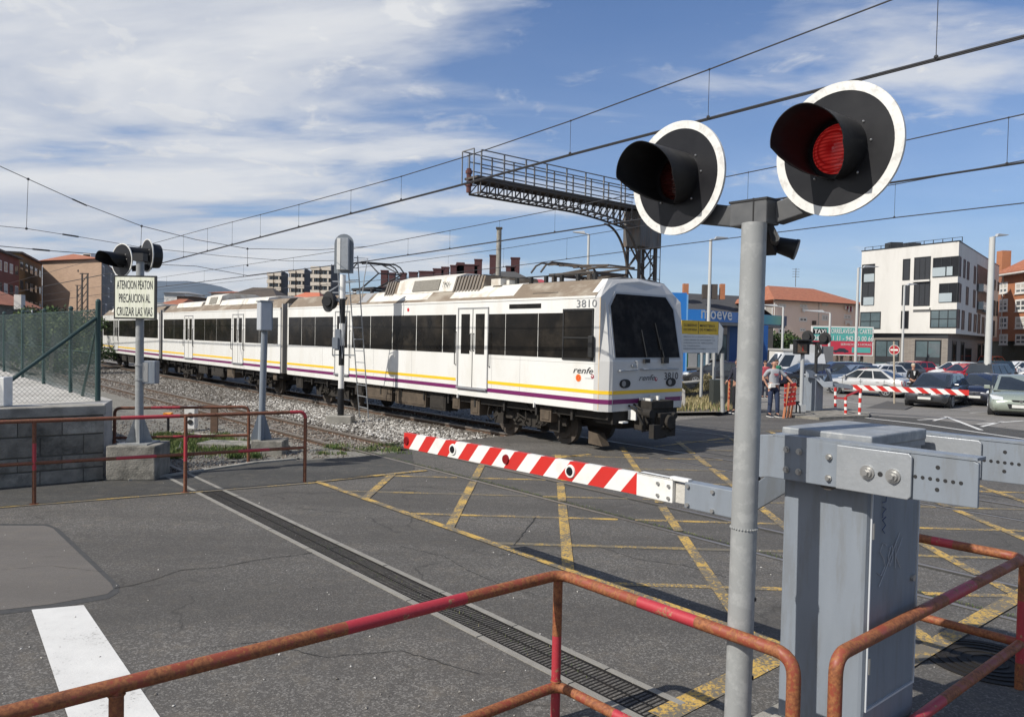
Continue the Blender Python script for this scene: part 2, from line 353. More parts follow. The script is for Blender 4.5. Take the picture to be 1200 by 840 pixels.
# ================================================================== GROUND
def sheet(name, pts, z, m, cut=None, kind='structure', parent=None):
    b = MB(); b.poly([Vector((p[0], p[1], z)) for p in pts]); return b.build(name, m, parent, kind=kind if not parent else None)
def so(s, o): return T(s, o)
earth = mat('dusty_earth', (.17, .15, .125), .95, c2=(.10, .09, .075), sc1=.9, amt=.9, bump=.6, bsc=12)
ballast_m = mat('ballast_bed', (.22, .205, .18), .95, c2=(.10, .085, .07), sc1=14, amt=1, bump=1.0, bsc=70, c3=(.32, .31, .29), sc3=30, amt3=.6)
sheet('ground', [(-2500, -60), (2500, -60), (2500, 3500), (-2500, 3500)], -.36, earth)
edge = [G(-60, 567), G(130, 564), G(180, 560), G(300, 542), G(420, 535), G(482, 527)]
ed2 = [T(-.2, 2.6), T(-.2, 7), T(-.5, 13.5)]
road_pts = [(-30, -8), (45, -8), (45, 3), (22, 12), (13.2, 19.1), (12, 22.6), (11.3, 25.0), (8.2, 26.6)] + [tuple(T(-.9, 15)[:2])] + [tuple(p[:2]) for p in ed2[::-1]] + [tuple(p[:2]) for p in edge[::-1]] + [(-14, 6), (-30, -2)]
sheet('road', road_pts, 0, asph)
park_pts = [(8.2, 26.6), (11.3, 25.0), (12, 22.6), (13.2, 19.1), (22, 12), (45, 3), (140, 20), (140, 130), (10, 130), (9.3, 60), (9.6, 45), (10.3, 35.8)]
bmk = bmesh.new(); bmk.faces.new([bmk.verts.new((p[0], p[1], 0)) for p in park_pts])
for k in range(16):
    bmesh.ops.bisect_plane(bmk, geom=bmk.verts[:]+bmk.edges[:]+bmk.faces[:], plane_co=(0, 25.4+k*.45, 0), plane_no=(0, 1, 0))
for v in bmk.verts: v.co.z = ZP(v.co.y)-.001
pm_ = bpy.data.meshes.new('car_park'); bmk.to_mesh(pm_); bmk.free(); pm_.materials.append(asph_park); link('car_park', pm_, kind='structure')
# footway strip behind the far left railing (darker), laid over the road
fw_pts = [G(-80, 602), G(217, 577), G(360, 566), G(372, 564), G(486, 550), G(482, 527.5), G(420, 536), G(300, 543), G(180, 561), G(-80, 573)]
sheet('footway', fw_pts, .004, asph_path)
patch = [G(-60, 616), G(52, 616), G(62, 619), G(130, 684), G(133, 690), G(126, 696), G(60, 708), G(-60, 722)]
sheet('road_patch', patch, .004, asph_patch)
seam = MB()
pp = [G(-60, 613), G(56, 614), G(70, 620), G(140, 686), G(139, 694), G(128, 701), G(60, 713), G(-60, 727)]
seam.poly([Vector((p.x, p.y, .002)) for p in pp]); structure('road_patch_seam', seam, mat('bitumen_seam', (.035, .034, .032), .7, c2=(.07, .068, .065), sc1=20, amt=.9))
# ballast bed and the dusty verge left of the crossing
bed = [T(-.2, -.6), T(-.2, 2.6), T(-.2, 7), T(-.5, 13.5), T(-80, 13.5), T(-80, -.9)]
sheet('ballast_bed', bed, -.10, ballast_m)
verge = [G(130, 565), G(180, 561), G(300, 543), G(420, 536), G(482, 528), T(-.15, -.2), T(-3, -.75), T(-30, -.75), T(-30, -6), T(-6, -5.6)]
sheet('verge', verge, -.012, mat('verge_soil', (.20, .185, .16), .95, c2=(.10, .095, .075), sc1=3, amt=1, bump=.8, bsc=40, c3=(.33, .32, .29), sc3=25, amt3=.6))
lip = MB(); pe = [G(150, 563), G(180, 560.5), G(300, 542.5), G(345, 538.5)]
for a, b_ in zip(pe, pe[1:]): lip.bar(a+UP*.0, b_+UP*.0, .10, .06)
structure('path_kerb', lip, conc)

# ------------------------------------------------------------------ tracks
def rail_profile(mb, a, b, top=0.0, mi_top=0, mi=1):
    e = (b-a).normalized(); n = Vector((-e.y, e.x, 0)); L = (b-a).length
    mb.fbox(a, e, n, 0, L, -.03, .03, top-.035, top, mi_top)
    mb.fbox(a, e, n, 0, L, -.008, .008, top-.12, top-.035, mi)
    mb.fbox(a, e, n, 0, L, -.055, .055, top-.14, top-.12, mi)
sl_me = None
tracks = []
polis = mat('worn_rail_head', (.30, .27, .24), .38, .6, c2=(.18, .13, .1), sc1=12)
for i, (o0, s_end) in enumerate(((0.54, 26), (4.85, 26), (9.2, 26))):
    r = thing('railway_track', ['empty rusty railway track nearest the crossing railings, running in front of the train', 'railway track under the white train', 'farthest railway track beyond the train, mostly hidden'][i], 'railway track', T(0, o0), radians(-50), 'parallel tracks through the level crossing')
    r['kind'] = 'structure'; del r['category']
    for sg in (-.53, .53):
        b = MB(); rail_profile(b, Vector((-80, sg, 0)), Vector((-.2, sg, 0)), .0)
        b.bx(-.2, s_end, sg-.028, sg+.028, -.05, .0045, 0)
        b.build('rail', [polis, rail_side], r, world=False)
        # flangeway groove in the road
        g = MB(); iny = 1 if sg < 0 else -1
        y0, y1 = sorted((sg+iny*.03, sg+iny*.10)); g.bx(-.2, s_end, y0, y1, -.03, .0025)
        y0, y1 = sorted((sg-iny*.03, sg-iny*.048)); g.bx(-.2, s_end, y0, y1, -.03, .0028)
        g.build('flangeway', mat('flangeway_dirt', (.022, .020, .017), .9, c2=(.06, .055, .04), sc1=9, amt=1, bump=.5), r, world=False)
    n = 0
    for k in range(100):
        x = -.5-k*.62
        if n >= 95: break
        if sl_me is None:
            b = MB(); b.box((0, 0, -.155), (.2, 1.9, .13)); sl_me = b.mesh('sleeper', wood_sl)
        o = link('sleeper', sl_me, r, world=False); o.location = (x+random.uniform(-.02, .02), random.uniform(-.03, .03), random.uniform(-.012, .012)); o.rotation_euler = (0, 0, random.uniform(-.02, .02)); n += 1

# ------------------------------------------------------------------ loose ballast: many small stones, one object
def stones(name, n, place, size, mats, label, seed, parent=None):
    rg = np.random.default_rng(seed)
    base = np.array([(1, 0, 0), (0, 1, 0), (-1, 0, 0), (0, -1, 0), (0, 0, .75), (0, 0, -.6)], float)
    faces = np.array([(0, 1, 4), (1, 2, 4), (2, 3, 4), (3, 0, 4), (1, 0, 5), (2, 1, 5), (3, 2, 5), (0, 3, 5)])
    P = np.array([place(rg) for _ in range(n)]); S = rg.uniform(size[0], size[1], n)
    V = base[None]*(1+rg.uniform(-.35, .35, (n, 6, 3)))*S[:, None, None]*rg.uniform(.7, 1.3, (n, 1, 3))
    a = rg.uniform(0, 2*pi, n); b = rg.uniform(-.6, .6, n)
    ca, sa, cb, sb = np.cos(a), np.sin(a), np.cos(b), np.sin(b)
    X = V[..., 0]*cb[:, None]+V[..., 2]*sb[:, None]; Z = -V[..., 0]*sb[:, None]+V[..., 2]*cb[:, None]; Y = V[..., 1]
    V = np.stack([X*ca[:, None]-Y*sa[:, None], X*sa[:, None]+Y*ca[:, None], Z], -1)+P[:, None, :]
    Fc = (faces[None]+np.arange(n)[:, None, None]*6).reshape(-1, 3)
    me = bpy.data.meshes.new(name); me.from_pydata(V.reshape(-1, 3).tolist(), [], Fc.tolist()); me.materials.append(mats); me.update()
    o = link(name, me, parent, kind='stuff'); o['label'] = label
    if not parent: o['category'] = 'gravel'
    return o
def stone_mat(name, stops):
    M = bpy.data.materials.new(name); M.use_nodes = True; nt = M.node_tree; b = nt.nodes['Principled BSDF']
    g = N(nt, 'ShaderNodeNewGeometry'); r = ramp(nt, g.outputs['Random Per Island'], stops)
    nt.links.new(r.outputs[0], b.inputs['Base Color']); b.inputs['Roughness'].default_value = .9; return M
st_grey = stone_mat('ballast_stone', [(0, (.07, .058, .045)), (.4, (.155, .138, .118)), (.75, (.26, .24, .215)), (1, (.46, .44, .41))])
st_brown = stone_mat('rusty_ballast_stone', [(0, (.09, .07, .055)), (.5, (.19, .155, .125)), (1, (.36, .33, .29))])
st_white = stone_mat('fresh_ballast_stone', [(0, (.12, .105, .09)), (.45, (.30, .28, .25)), (1, (.60, .58, .54))])
def band(s0, s1, o0, o1, z, zz_=.03, pw=1.0):
    def f(rg):
        t = rg.random()**pw; s = s1+(s0-s1)*t; o = rg.uniform(o0, o1); p = T(s, o); return (p.x, p.y, z+rg.uniform(-zz_, zz_))
    return f
stones('ballast_stones', 17000, band(-24, -.25, 1.3, 3.9, -.075, .03, 1.3), (.018, .042), st_grey, 'pale grey ballast stones between the empty track and the train', 1)
stones('ballast_stones', 7000, band(-12, -.25, 1.5, 3.4, -.04, .03, 1.1), (.02, .045), st_white, 'bright fresh ballast stones heaped beside the train near the signal ladder', 2)
stones('ballast_stones', 12000, band(-26, -.25, -.7, 1.5, -.095, .02, 1.2), (.015, .036), st_brown, 'rust stained ballast stones between the rails of the empty track', 3)
stones('ballast_stones', 6000, band(-22, -.25, 3.7, 10.8, -.09, .02, 1.0), (.02, .042), st_grey, 'grey ballast stones under the train and around the farthest track', 4)
stones('ballast_stones', 8000, band(-60, -20, -.7, 4.0, -.085, .02, .8), (.025, .055), st_grey, 'distant brown and grey ballast stones beside the far cars of the train', 5)
def vpl(rg):
    while True:
        x = rg.uniform(130, 480); y = rg.uniform(492, 560); p = G(x, y)
        s = (p-TO).dot(TD); o = (p-TO).dot(TN)
        yb = np.interp(x, [130, 180, 300, 420, 482], [563, 559, 541, 534, 526])
        if o < -.45 and y < yb: return (p.x, p.y, .0)
stones('path_gravel', 3500, vpl, (.008, .026), st_brown, 'loose gravel scattered over the verge between the footway and the empty track', 6)

def rdp(rg):
    p = G(rg.uniform(-40, 1100), 560+300*rg.random()**1.3); return (p.x, p.y, .004)
stones('road_grit', 260, rdp, (.004, .011), st_white, 'tiny pale grit and litter specks scattered over the near road', 7)
# ------------------------------------------------------------------ grass tufts
def blades(name, n, place, h, label, mats, seed, cat='grass', wd=.006):
    rg = np.random.default_rng(seed); V = []; Fc = []
    for i in range(n):
        x, y, z = place(rg); hh = rg.uniform(*h); a = rg.uniform(0, 2*pi); l = rg.uniform(0, .6)*hh; w_ = wd*rg.uniform(.7, 1.6)
        c, s_ = cos(a), sin(a); b = len(V)
        V += [(x-s_*w_, y+c*w_, z), (x+s_*w_, y-c*w_, z), (x+c*l*.4+s_*w_*.7, y+s_*l*.4-c*w_*.7, z+hh*.6), (x+c*l*.4-s_*w_*.7, y+s_*l*.4+c*w_*.7, z+hh*.6), (x+c*l, y+s_*l, z+hh)]
        Fc += [(b, b+1, b+2, b+3), (b+3, b+2, b+4)]
    me = bpy.data.meshes.new(name); me.from_pydata(V, [], Fc); me.materials.append(mats); me.update()
    o = link(name, me, kind='stuff'); o['label'] = label; o['category'] = cat; return o
grass_m = stone_mat('grass_blade', [(0, (.05, .085, .02)), (.5, (.085, .14, .03)), (.8, (.14, .17, .05)), (1, (.26, .23, .10))])
dry_m = stone_mat('dry_grass_blade', [(0, (.12, .11, .04)), (.5, (.30, .24, .11)), (1, (.45, .38, .22))])
def gpatch(x0, x1, y0, y1, clump=14):
    cs = None
    def f(rg):
        nonlocal cs
        if cs is None: cs = [(rg.uniform(x0, x1), rg.uniform(y0, y1), rg.uniform(.3, 1)) for _ in range(clump)]
        c = cs[int(rg.integers(len(cs)))]
        p = G(rg.normal(c[0], (x1-x0)*.07*c[2]), min(max(rg.normal(c[1], (y1-y0)*.16*c[2]), y0), y1)); return (p.x, p.y, -.02)
    return f
blades('grass_patch', 15000, gpatch(185, 300, 511, 537, 34), (.04, .15), 'bright green grass tufts on the verge behind the concrete mast footing', grass_m, 11)
blades('grass_patch', 1500, gpatch(375, 476, 520, 532, 14), (.02, .08), 'low green grass between the rails just left of the barrier tip', grass_m, 12)
def mossband(rg):
    s = rg.uniform(-.5, 16); o = .0+.05+rg.normal(.05, .03); p = T(s, o); return (p.x, p.y, 0)
blades('moss_strip', 2500, mossband, (.004, .018), 'thin moss and grass growing along the embedded rail in the road', grass_m, 13, wd=.004)

# ------------------------------------------------------------------ painted markings
def strip(mb, a, b, w, z=.004):
    a = Vector((a[0], a[1], 0)); b = Vector((b[0], b[1], 0)); e = (b-a).normalized(); n = Vector((-e.y, e.x, 0))*w/2
    k = max(1, int((b-a).length/.7)); pts = [a+(b-a)*i/k for i in range(k+1)]
    L = [p+n*(1+random.uniform(-.05, .05)) for p in pts]; Rr = [p-n*(1+random.uniform(-.05, .05)) for p in pts]
    for i in range(k): mb.poly([Vector((q.x, q.y, z+ZP(q.y))) for q in (L[i], Rr[i], Rr[i+1], L[i+1])])
# yellow box junction: a rectangle square to the tracks, filled with a diagonal grid
A_ = ((G(372, 565)-TO).dot(TD), (G(372, 565)-TO).dot(TN)); s0b, o0b = A_[0], A_[1]
s1b, o1b = s0b+8.6, 12.9
edge_mb = MB(); old_mb = MB(); grid_mb = MB()
strip(edge_mb, T(s0b, o0b), T(s1b, o0b), .10, .0105)
strip(edge_mb, G(372, 565), G(500, 551.5), .10, .0125); strip(edge_mb, T(s0b+.2, 1.35), T(s0b+.3, 3.6), .12, .004)
strip(edge_mb, T(s0b+.3, 5.6), T(s0b+.3, 8.4), .12, .004)
strip(edge_mb, T(s1b, o0b), T(s1b, o1b), .15, .013); strip(edge_mb, T(s0b, o1b), T(s1b, o1b), .13, .0105)
structure('yellow_box_border', edge_mb, yellow)
def clipseg(p, dr):                                           # clip a line to the box in track coordinates
    t0, t1 = -60, 60
    for ax, lo, hi in ((TD, s0b, s1b), (TN, o0b, o1b)):
        v = (p-TO).dot(ax); q = dr.dot(ax)
        a_, b_ = sorted(((lo-v)/q, (hi-v)/q)); t0 = max(t0, a_); t1 = min(t1, b_)
    return (p+dr*t0, p+dr*t1) if t1-t0 > .4 else None
def brk(mb, seg, w, z):                                       # rails interrupt the paint
    a, b = seg; oa, ob = (a-TO).dot(TN), (b-TO).dot(TN)
    cuts = sorted([((c-oa)/(ob-oa)) for c in (0.0, 1.07, 4.32, 5.38, 8.67, 9.73) if (c-oa)*(c-ob) < 0])
    t = 0.0; L = (b-a).length
    for c in cuts+[1+.1/L]:
        e = c-.10/L
        if e-t > .25/L: strip(mb, a+(b-a)*t, a+(b-a)*e, w, z)
        t = c+.12/L
dx = Vector((1, -.035, 0)).normalized(); dy = Vector((.045, 1, 0)).normalized()
for k in range(-4, 12):
    sg_ = clipseg(Vector((0, 7.2+1.3*k, 0)), dx)
    if sg_: brk(old_mb if k % 2 else grid_mb, sg_, .09, .004)
for k in range(-3, 12):
    sg_ = clipseg(Vector((-1.7+1.38*k-.35, 10, 0)), dy)
    if sg_: brk(grid_mb, sg_, .12, .0085)
structure('yellow_box_hatching', grid_mb, yellow); structure('worn_yellow_box_hatching', old_mb, yellow_old)
yl = MB(); strip(yl, G(-60, 599.5), G(372, 565.5), .09, .0085); structure('yellow_edge_line', yl, yellow_old)
yl = MB(); strip(yl, G(772, 840), G(915, 768), .17, .006); structure('yellow_stop_line', yl, yellow)
b = MB(); b.poly([G(37, 714, .004), G(98, 708.5, .004), G(215, 880, .004), G(100, 900, .004)]); structure('white_road_stripe', b, white_rd)
b = MB()
for q in ([(1080, 497), (1208, 515.5)], [(1108, 488), (1150, 504)], [(1080, 497), (1000, 488)]):
    strip(b, GP(*q[0]), GP(*q[1]), .13, .006)
for q in ([(1100, 478), (1137, 481)], [(1075, 492), (1098, 491)], [(1145, 497), (1200, 493)], [(1137, 484), (1182, 480)], [(1150, 500), (1175, 494)], [(985, 470), (1010, 473)], [(1000, 447), (1110, 452)], [(1094, 493), (1110, 489)]):
    strip(b, GP(*q[0]), GP(*q[1]), .10, .006)
structure('white_parking_lines', b, white_rd)
b = MB(); b.poly([G(1000, 486, .003), G(1080, 490, .003), G(1215, 506, .003), G(1260, 560, .003), G(1080, 512, .003), G(1000, 497, .003)]); structure('dark_road_band', b, asph_path)

# ------------------------------------------------------------------ channel drain with grate and kerbs
dr = thing('channel_drain', 'long iron grate drain with pale concrete kerbs, crossing the road diagonally towards the railing', 'drain', T(4, -3.62)); dr['kind'] = 'structure'; del dr['category']
oc = -3.64; ds0, ds1 = -4.1, 10.55
b = MB(); b.fbox(T(0, oc), TD, TN, ds0, ds1, -.155, .155, -.09, -.05); b.build('channel_bed', mat('drain_dirt', (.018, .017, .014), .95, c2=(.04, .038, .03), sc1=10, amt=1), dr)
for sg in (-1, 1):
    n = 0; s = ds0
    while s < ds1-.05:                                        # kerbs cast in lengths
        e = min(s+1.0, ds1); b = MB(); o1, o2 = sorted((oc+sg*.15, oc+sg*.205))
        b.fbox(T(0, 0), TD, TN, s+.006, e-.006, o1, o2, -.08, .007+random.uniform(-.002, .002)); b.build('kerb', mat('drain_kerb_concrete', (.27, .255, .225), .85, c2=(.17, .16, .14), sc1=7, amt=.8, bump=.3), dr); s = e
iron = mat('cast_iron', (.012, .0115, .011), .7, .1, spec=.2, c2=(.03, .025, .02), sc1=7, amt=.7)
s = ds0
while s < ds1-.05:
    e = min(s+.75, ds1); b = MB()
    for o1, o2 in ((oc-.15, oc-.128), (oc+.128, oc+.15), (oc-.008, oc+.008)): b.fbox(T(0, 0), TD, TN, s+.004, e-.004, o1, o2, -.045, .0035)
    x = s+.012
    while x < e-.01:
        b.fbox(T(0, 0), TD, TN, x, x+.012, oc-.13, oc+.13, -.045, .0025); x += .036
    b.build('grate', iron, dr); s = e
def inch(rg):
    s = 4+6*rg.random()**.7; return tuple(T(s, oc+rg.uniform(-.12, .12), -.045))
blades('drain_weeds', 1500, inch, (.02, .07), 'small weeds sprouting through the slots of the drain grate', grass_m, 14, wd=.003)
# cracks in the asphalt
cm_ = mat('road_crack_fill', (.022, .021, .019), .9, c2=(.05, .047, .04), sc1=12)
for path, w_ in (([(628, 606), (618, 618), (611, 628), (603, 639)], .02), ([(134, 690), (175, 681), (212, 668), (262, 664), (300, 656), (352, 650), (398, 640)], .014), ([(0, 668), (60, 663), (118, 670)], .008), ([(470, 640), (520, 652), (548, 668), (600, 690), (640, 700)], .010), ([(700, 640), (745, 655), (800, 662), (850, 676)], .010), ([(240, 760), (300, 752), (380, 770), (470, 762), (560, 790)], .010), ([(560, 610), (520, 604), (480, 612)], .008)):
    b = MB(); P_ = [G(x, y, .0) for x, y in path]; Q_ = []
    for a, c in zip(P_, P_[1:]):
        k = max(2, int((c-a).length/.06))
        for i in range(k): Q_.append(a.lerp(c, i/k))
    Q_.append(P_[-1]); pr_ = [q+Vector((random.uniform(-.012, .012), random.uniform(-.012, .012), 0)) for q in Q_]; ws_ = [w_*random.uniform(.25, 1)/2 for _ in pr_]
    for i in range(len(pr_)-1):
        e = (pr_[i+1]-pr_[i]).normalized(); n = Vector((-e.y, e.x, 0)); b.poly([Vector((v.x, v.y, .0052)) for v in (pr_[i]+n*ws_[i], pr_[i]-n*ws_[i], pr_[i+1]-n*ws_[i+1], pr_[i+1]+n*ws_[i+1])])
    structure('road_crack', b, cm_)
# manhole on the right
mc = G(1158, 775); mh = thing('manhole_cover', 'round ribbed iron manhole cover in the shade behind the right railing', 'manhole', mc)
b = MB(); b.cyl(mc+UP*-.03, mc+UP*.004, .36, n=36); b.build('cover', iron, mh)
b = MB()
for r in (.12, .19, .26, .33): b.ring(mc+UP*.004, (0, 0, 1), r-.014, r+.014, .006, 40)
b.build('rib', iron, mh)
b = MB(); b.ring(mc+UP*-.02, (0, 0, 1), .37, .42, .028, 40); b.build('frame', iron, mh)
# ================================================================== NEAR FURNITURE
ZR = .885                                                     # near rails
def railtube(mb, pts, r, red=()):                             # red: list of (t0,t1) in metres along
    pts = [Vector(p) for p in pts]; L = [0]
    for a, b in zip(pts, pts[1:]): L.append(L[-1]+(b-a).length)
    cuts = sorted(set([round(x, 4) for ab in red for x in ab if 0 < x < L[-1]]))
    out = [pts[0]]; ls = [0]
    for i in range(1, len(pts)):
        for c in cuts:
            if L[i-1]+1e-3 < c < L[i]-1e-3:
                out.append(pts[i-1].lerp(pts[i], (c-L[i-1])/(L[i]-L[i-1]))); ls.append(c)
        out.append(pts[i]); ls.append(L[i])
    mis = [1 if any(a <= (ls[i]+ls[i+1])/2 <= b for a, b in red) else 0 for i in range(len(out)-1)]
    mb.tube(out, r, 14, mis=mis)
RM = [rust_m, red_m]; RD = [rust_dk, red_dk]
# foreground railing, left piece
c0 = G(-120, 868, ZR); c1 = G(657, 672.5, ZR); c2 = G(931, 769, ZR)
e1 = (c1-c0).normalized(); e2 = (c2-c1).normalized()
rl = thing('railing', 'foreground rusty red tube railing cutting across the bottom of the view, with bent corner post', 'railing', (c1.x, c1.y, 0))
def pd(px, py, z=ZR): p = G(px, py, z); return (p-c0).length
b = MB(); top = rounded([c0, c1, c2, Vector((c2.x, c2.y, .0))], .10, 6)
Lc1 = (c1-c0).length
railtube(b, top, .032, [(pd(405, 736), pd(545, 701)), (Lc1+(G(752, 700, ZR)-c1).length, Lc1+(G(815, 724, ZR)-c1).length)])
b.build('top_rail', RM, rl, smooth=60)
zl = .21; b = MB(); lc0 = Vector((c0.x, c0.y, zl)); lc1 = Vector((c1.x, c1.y, zl)); lc2 = Vector((c2.x, c2.y, zl))
L1 = (lc1-lc0).length; railtube(b, rounded([lc0, lc1, lc2], .09, 5), .030, [(L1+.42, L1+.75)]); b.build('lower_rail', RM, rl, smooth=60)
b = MB(); railtube(b, [Vector((c1.x, c1.y, 0))+e1*-.02, Vector((c1.x, c1.y, ZR-.02))+e1*-.02], .028, [(.0, .52)]); b.build('post', RM, rl, smooth=60)
p_ = G(134, 800, ZR); p_ = c0+e1*(p_-c0).dot(e1); b = MB(); railtube(b, [Vector((p_.x, p_.y, 0)), Vector((p_.x, p_.y, ZR))], .028, [(.1, .3)]); b.build('post', RM, rl, smooth=60)
def weld(parent, c, ax, r, mt):
    b = MB(); x = ax.orthogonal().normalized(); y = ax.cross(x); pts = [c+(x*cos(a)+y*sin(a))*r*random.uniform(.97, 1.04) for a in [i/14*2*pi for i in range(15)]]
    b.tube(pts, .0055, 6, cap=False); b.build('weld_bead', mt, parent, smooth=60)
for c_, ax_w in ((Vector((c1.x, c1.y, ZR-.034))+e1*-.02, UP), (Vector((c1.x, c1.y, zl+.033))+e1*-.02, UP), (Vector((p_.x, p_.y, ZR-.034)), UP)): weld(rl, c_, ax_w, .029, rust_m)
# foreground railing, right piece
d0 = G(980, 768, ZR); d1 = G(1200, 654, ZR); d2 = G(1040, 623, ZR)
rr = thing('railing', 'foreground rusty red tube railing at the right, wrapping around behind the grey barrier cabinet', 'railing', (d1.x, d1.y, 0))
b = MB(); top = rounded([Vector((d0.x, d0.y, 0)), d0, d1, d2], .09, 6)
q = (G(1105, 705, ZR)-d0).length+ZR
railtube(b, top, .032, [(q, q+.42), (ZR+(d1-d0).length+.36, ZR+(d1-d0).length+.50)]); b.build('top_rail', RM, rr, smooth=60)
zr2 = .31; b = MB(); k0, k1, k2 = [Vector((p.x, p.y, zr2)) for p in (d0, d1, d2)]
railtube(b, [k0, k1-(k1-k0).normalized()*.02], .030, [(.75, 1.25)]); b.build('lower_rail', RM, rr, smooth=60)
b = MB(); railtube(b, [k1, k2], .030, []); b.build('lower_rail', RM, rr, smooth=60)
b = MB(); railtube(b, [Vector((d1.x, d1.y, 0)), Vector((d1.x, d1.y, ZR-.02))], .028, [(.18, .6)]); b.build('post', RM, rr, smooth=60)

# ------------------------------------------------------------------ barrier machine
KK = 1.18
A0 = D(917, 600, 3.5*KK); A0.z = 0
cb = thing('crossing_barrier', 'large grey barrier machine in the right foreground, striped boom lowered across the road', 'barrier', A0)
W_, DP, ZB, ZT = .46, .62, .27, 1.79
b = MB(); b.fbox(A0, TD, TN, 0, W_, 0, DP, ZB, ZT); b.build('housing', cab_grey, cb, bevel=.022)
b = MB(); b.fbox(A0, TD, TN, -.012, W_+.014, -.012, DP+.012, ZT, ZT+.058)
b.build('lid', [mat('dusty_zinc_lid', (.27, .285, .30), .55, .15, c2=(.19, .20, .205), sc1=9, amt=.9, bump=.1, bsc=30, c3=(.38, .38, .37), sc3=16, amt3=.5)], cb, bevel=.008)
b = MB(); b.fbox(A0, TD, TN, -.008, W_+.008, -.008, DP+.008, ZT-.03, ZT); b.build('lid_rim', cab_grey, cb)
b = MB(); b.fbox(A0, TD, TN, W_, W_+.006, .05, DP-.05, ZB+.22, ZT-.17); b.build('door', cab_grey, cb, bevel=.003)
b = MB()
for u0, u1, z0, z1 in ((.03, DP-.03, ZB+.19, ZB+.20), (.03, .04, ZB+.2, ZT-.16), (DP-.04, DP-.03, ZB+.2, ZT-.16), (.03, DP-.03, ZT-.16, ZT-.15)): b.fbox(A0, TD, TN, W_, W_+.009, u0, u1, z0, z1)
b.build('door_frame', mat('light_door_edge', (.5, .52, .54), .4), cb)
for zz_ in (ZB+.42, ZT-.42):
    b = MB(); b.cyl(A0+TD*(W_+.008)+TN*.045+UP*(zz_-.04), A0+TD*(W_+.008)+TN*.045+UP*(zz_+.04), .009, n=8); b.build('hinge', steel, cb)
b = MB(); b.cyl(A0+TD*(W_+.006)+TN*(DP-.10)+UP*1.05, A0+TD*(W_+.022)+TN*(DP-.10)+UP*1.05, .018, n=14); b.build('door_lock', steel, cb)
b = MB(); b.fbox(A0, TD, TN, W_, W_+.012, DP*.5, DP*.5+.05, ZT-.10, ZT-.02); b.build('lock_plate', galv, cb)
gs = mat('scratched_marks', (.36, .38, .41), .6); gb = mat('faded_blue_marker', (.03, .06, .16), .7)
def scribble(m_, ox, oz, sc_, paths, name):
    b = MB()
    for path in paths:
        b.tube([A0+TD*(W_+.012)+TN*(ox+x*sc_)+UP*(oz+z*sc_) for x, z in path], .0022, 4)
    return b.build(name, m_, cb)
scribble(gs, .10, 1.12, .105, [[(.9, 1.5), (.5, 1.7), (.2, 1.3), (.6, .9), (.8, .5), (.4, .1), (.0, .3)], [(1.3, 1.3), (1.1, .9), (1.3, .4), (1.6, .8), (1.5, 1.4), (1.2, 1.3)], [(1.9, 1.5), (1.9, .2)], [(2.6, 1.6), (1.95, .8), (2.5, .1)], [(.2, -.4), (2.3, 1.9)]], 'scratched_tag')
scribble(gb, .12, 1.36, .06, [[(.9, 3.9), (.3, 3.8), (.2, 3.3), (.9, 3.0), (.8, 2.4), (.2, 2.4)], [(.3, 2.0), (.9, 1.8), (.3, 1.5), (.3, 1.1)], [(.9, 1.1), (.3, .9), (.9, .4), (.3, .1), (.8, -.3)]], 'marker_tag')
b = MB(); b.fbox(A0, TD, TN, -.12, W_+.12, -.10, DP+.10, .0, ZB-.03); b.fbox(A0, TD, TN, -.03, W_+.03, -.03, DP+.03, ZB-.04, ZB)
b.build('plinth', conc, cb, bevel=.03)
# arm plates either side, fork down to the boom
def plate(off, th, poly, m_, name, bev=.004):
    b = MB(); b.prism([A0+TD*s+TN*off+UP*z for s, z in poly], TN*th); return b.build(name, m_, arm, bevel=bev)
arm = cb
for off in (-.12, .73):
    plate(off, .02, [(-.02, 1.585), (.66, 1.592), (.66, 1.80), (-.02, 1.812), (-.09, 1.80), (-.09, 1.57)], cab_grey, 'side_plate')
    plate(off-.016 if off < 0 else off-.014, .014, [(.36, 1.588), (.70, 1.590), (.715, 1.605), (.715, 1.79), (.70, 1.803), (.36, 1.803)], galv, 'cover_plate')
    plate(off+.004, .02, [(.70, 1.592), (.985, 1.60), (.985, 1.795), (.96, 1.805), (.70, 1.805)], cab_grey, 'counterweight_plate')
    b = MB(); b.fbox(A0, TD, TN, .0, .98, off+.0, off+.10, 1.805, 1.818); b.build('plate_flange', cab_grey, arm)
    b = MB()
    for s, z in ((.085, 1.745), (.155, 1.742), (.085, 1.64), (.155, 1.638), (.315, 1.735), (.315, 1.63)):
        b = MB(); c = A0+TD*s+UP*z+TN*(off-.001); b.cyl(c, c-TN*.018, .0115, n=6); b.cyl(c, c-TN*.006, .017, n=12); b.build('bolt', steel, arm)
    b = MB()
    for s in (.515, .635):
        b = MB(); c = A0+TD*s+UP*1.69+TN*(off-.016); b.cyl(c, c-TN*.008, .034, n=20); b.cyl(c-TN*.008, c-TN*.02, .024, n=20); b.cyl(c-TN*.02, c-TN*.034, .014, n=6)
        b.build('pivot_bolt', steel, arm, smooth=30)
    b = MB()
    for i in range(7): c = A0+TD*(.725+i*.032)+UP*1.70+TN*(off+.004); b.cyl(c, c-TN*.0015, .0085, n=12)
    for z in (1.655, 1.755): c = A0+TD*.82+UP*z+TN*(off+.004); b.cyl(c, c-TN*.0015, .0095, n=12)
    c = A0+TD*.575+UP*1.69+TN*(off-.016); b.cyl(c, c-TN*.0015, .012, n=12)
    b.build('bolt_hole', black_m, arm)
b = MB(); b.cyl(A0+TD*.30+TN*-.10+UP*1.62, A0+TD*.30+TN*.74+UP*1.62, .055, n=20); b.build('shaft', dark_steel, arm, smooth=30)
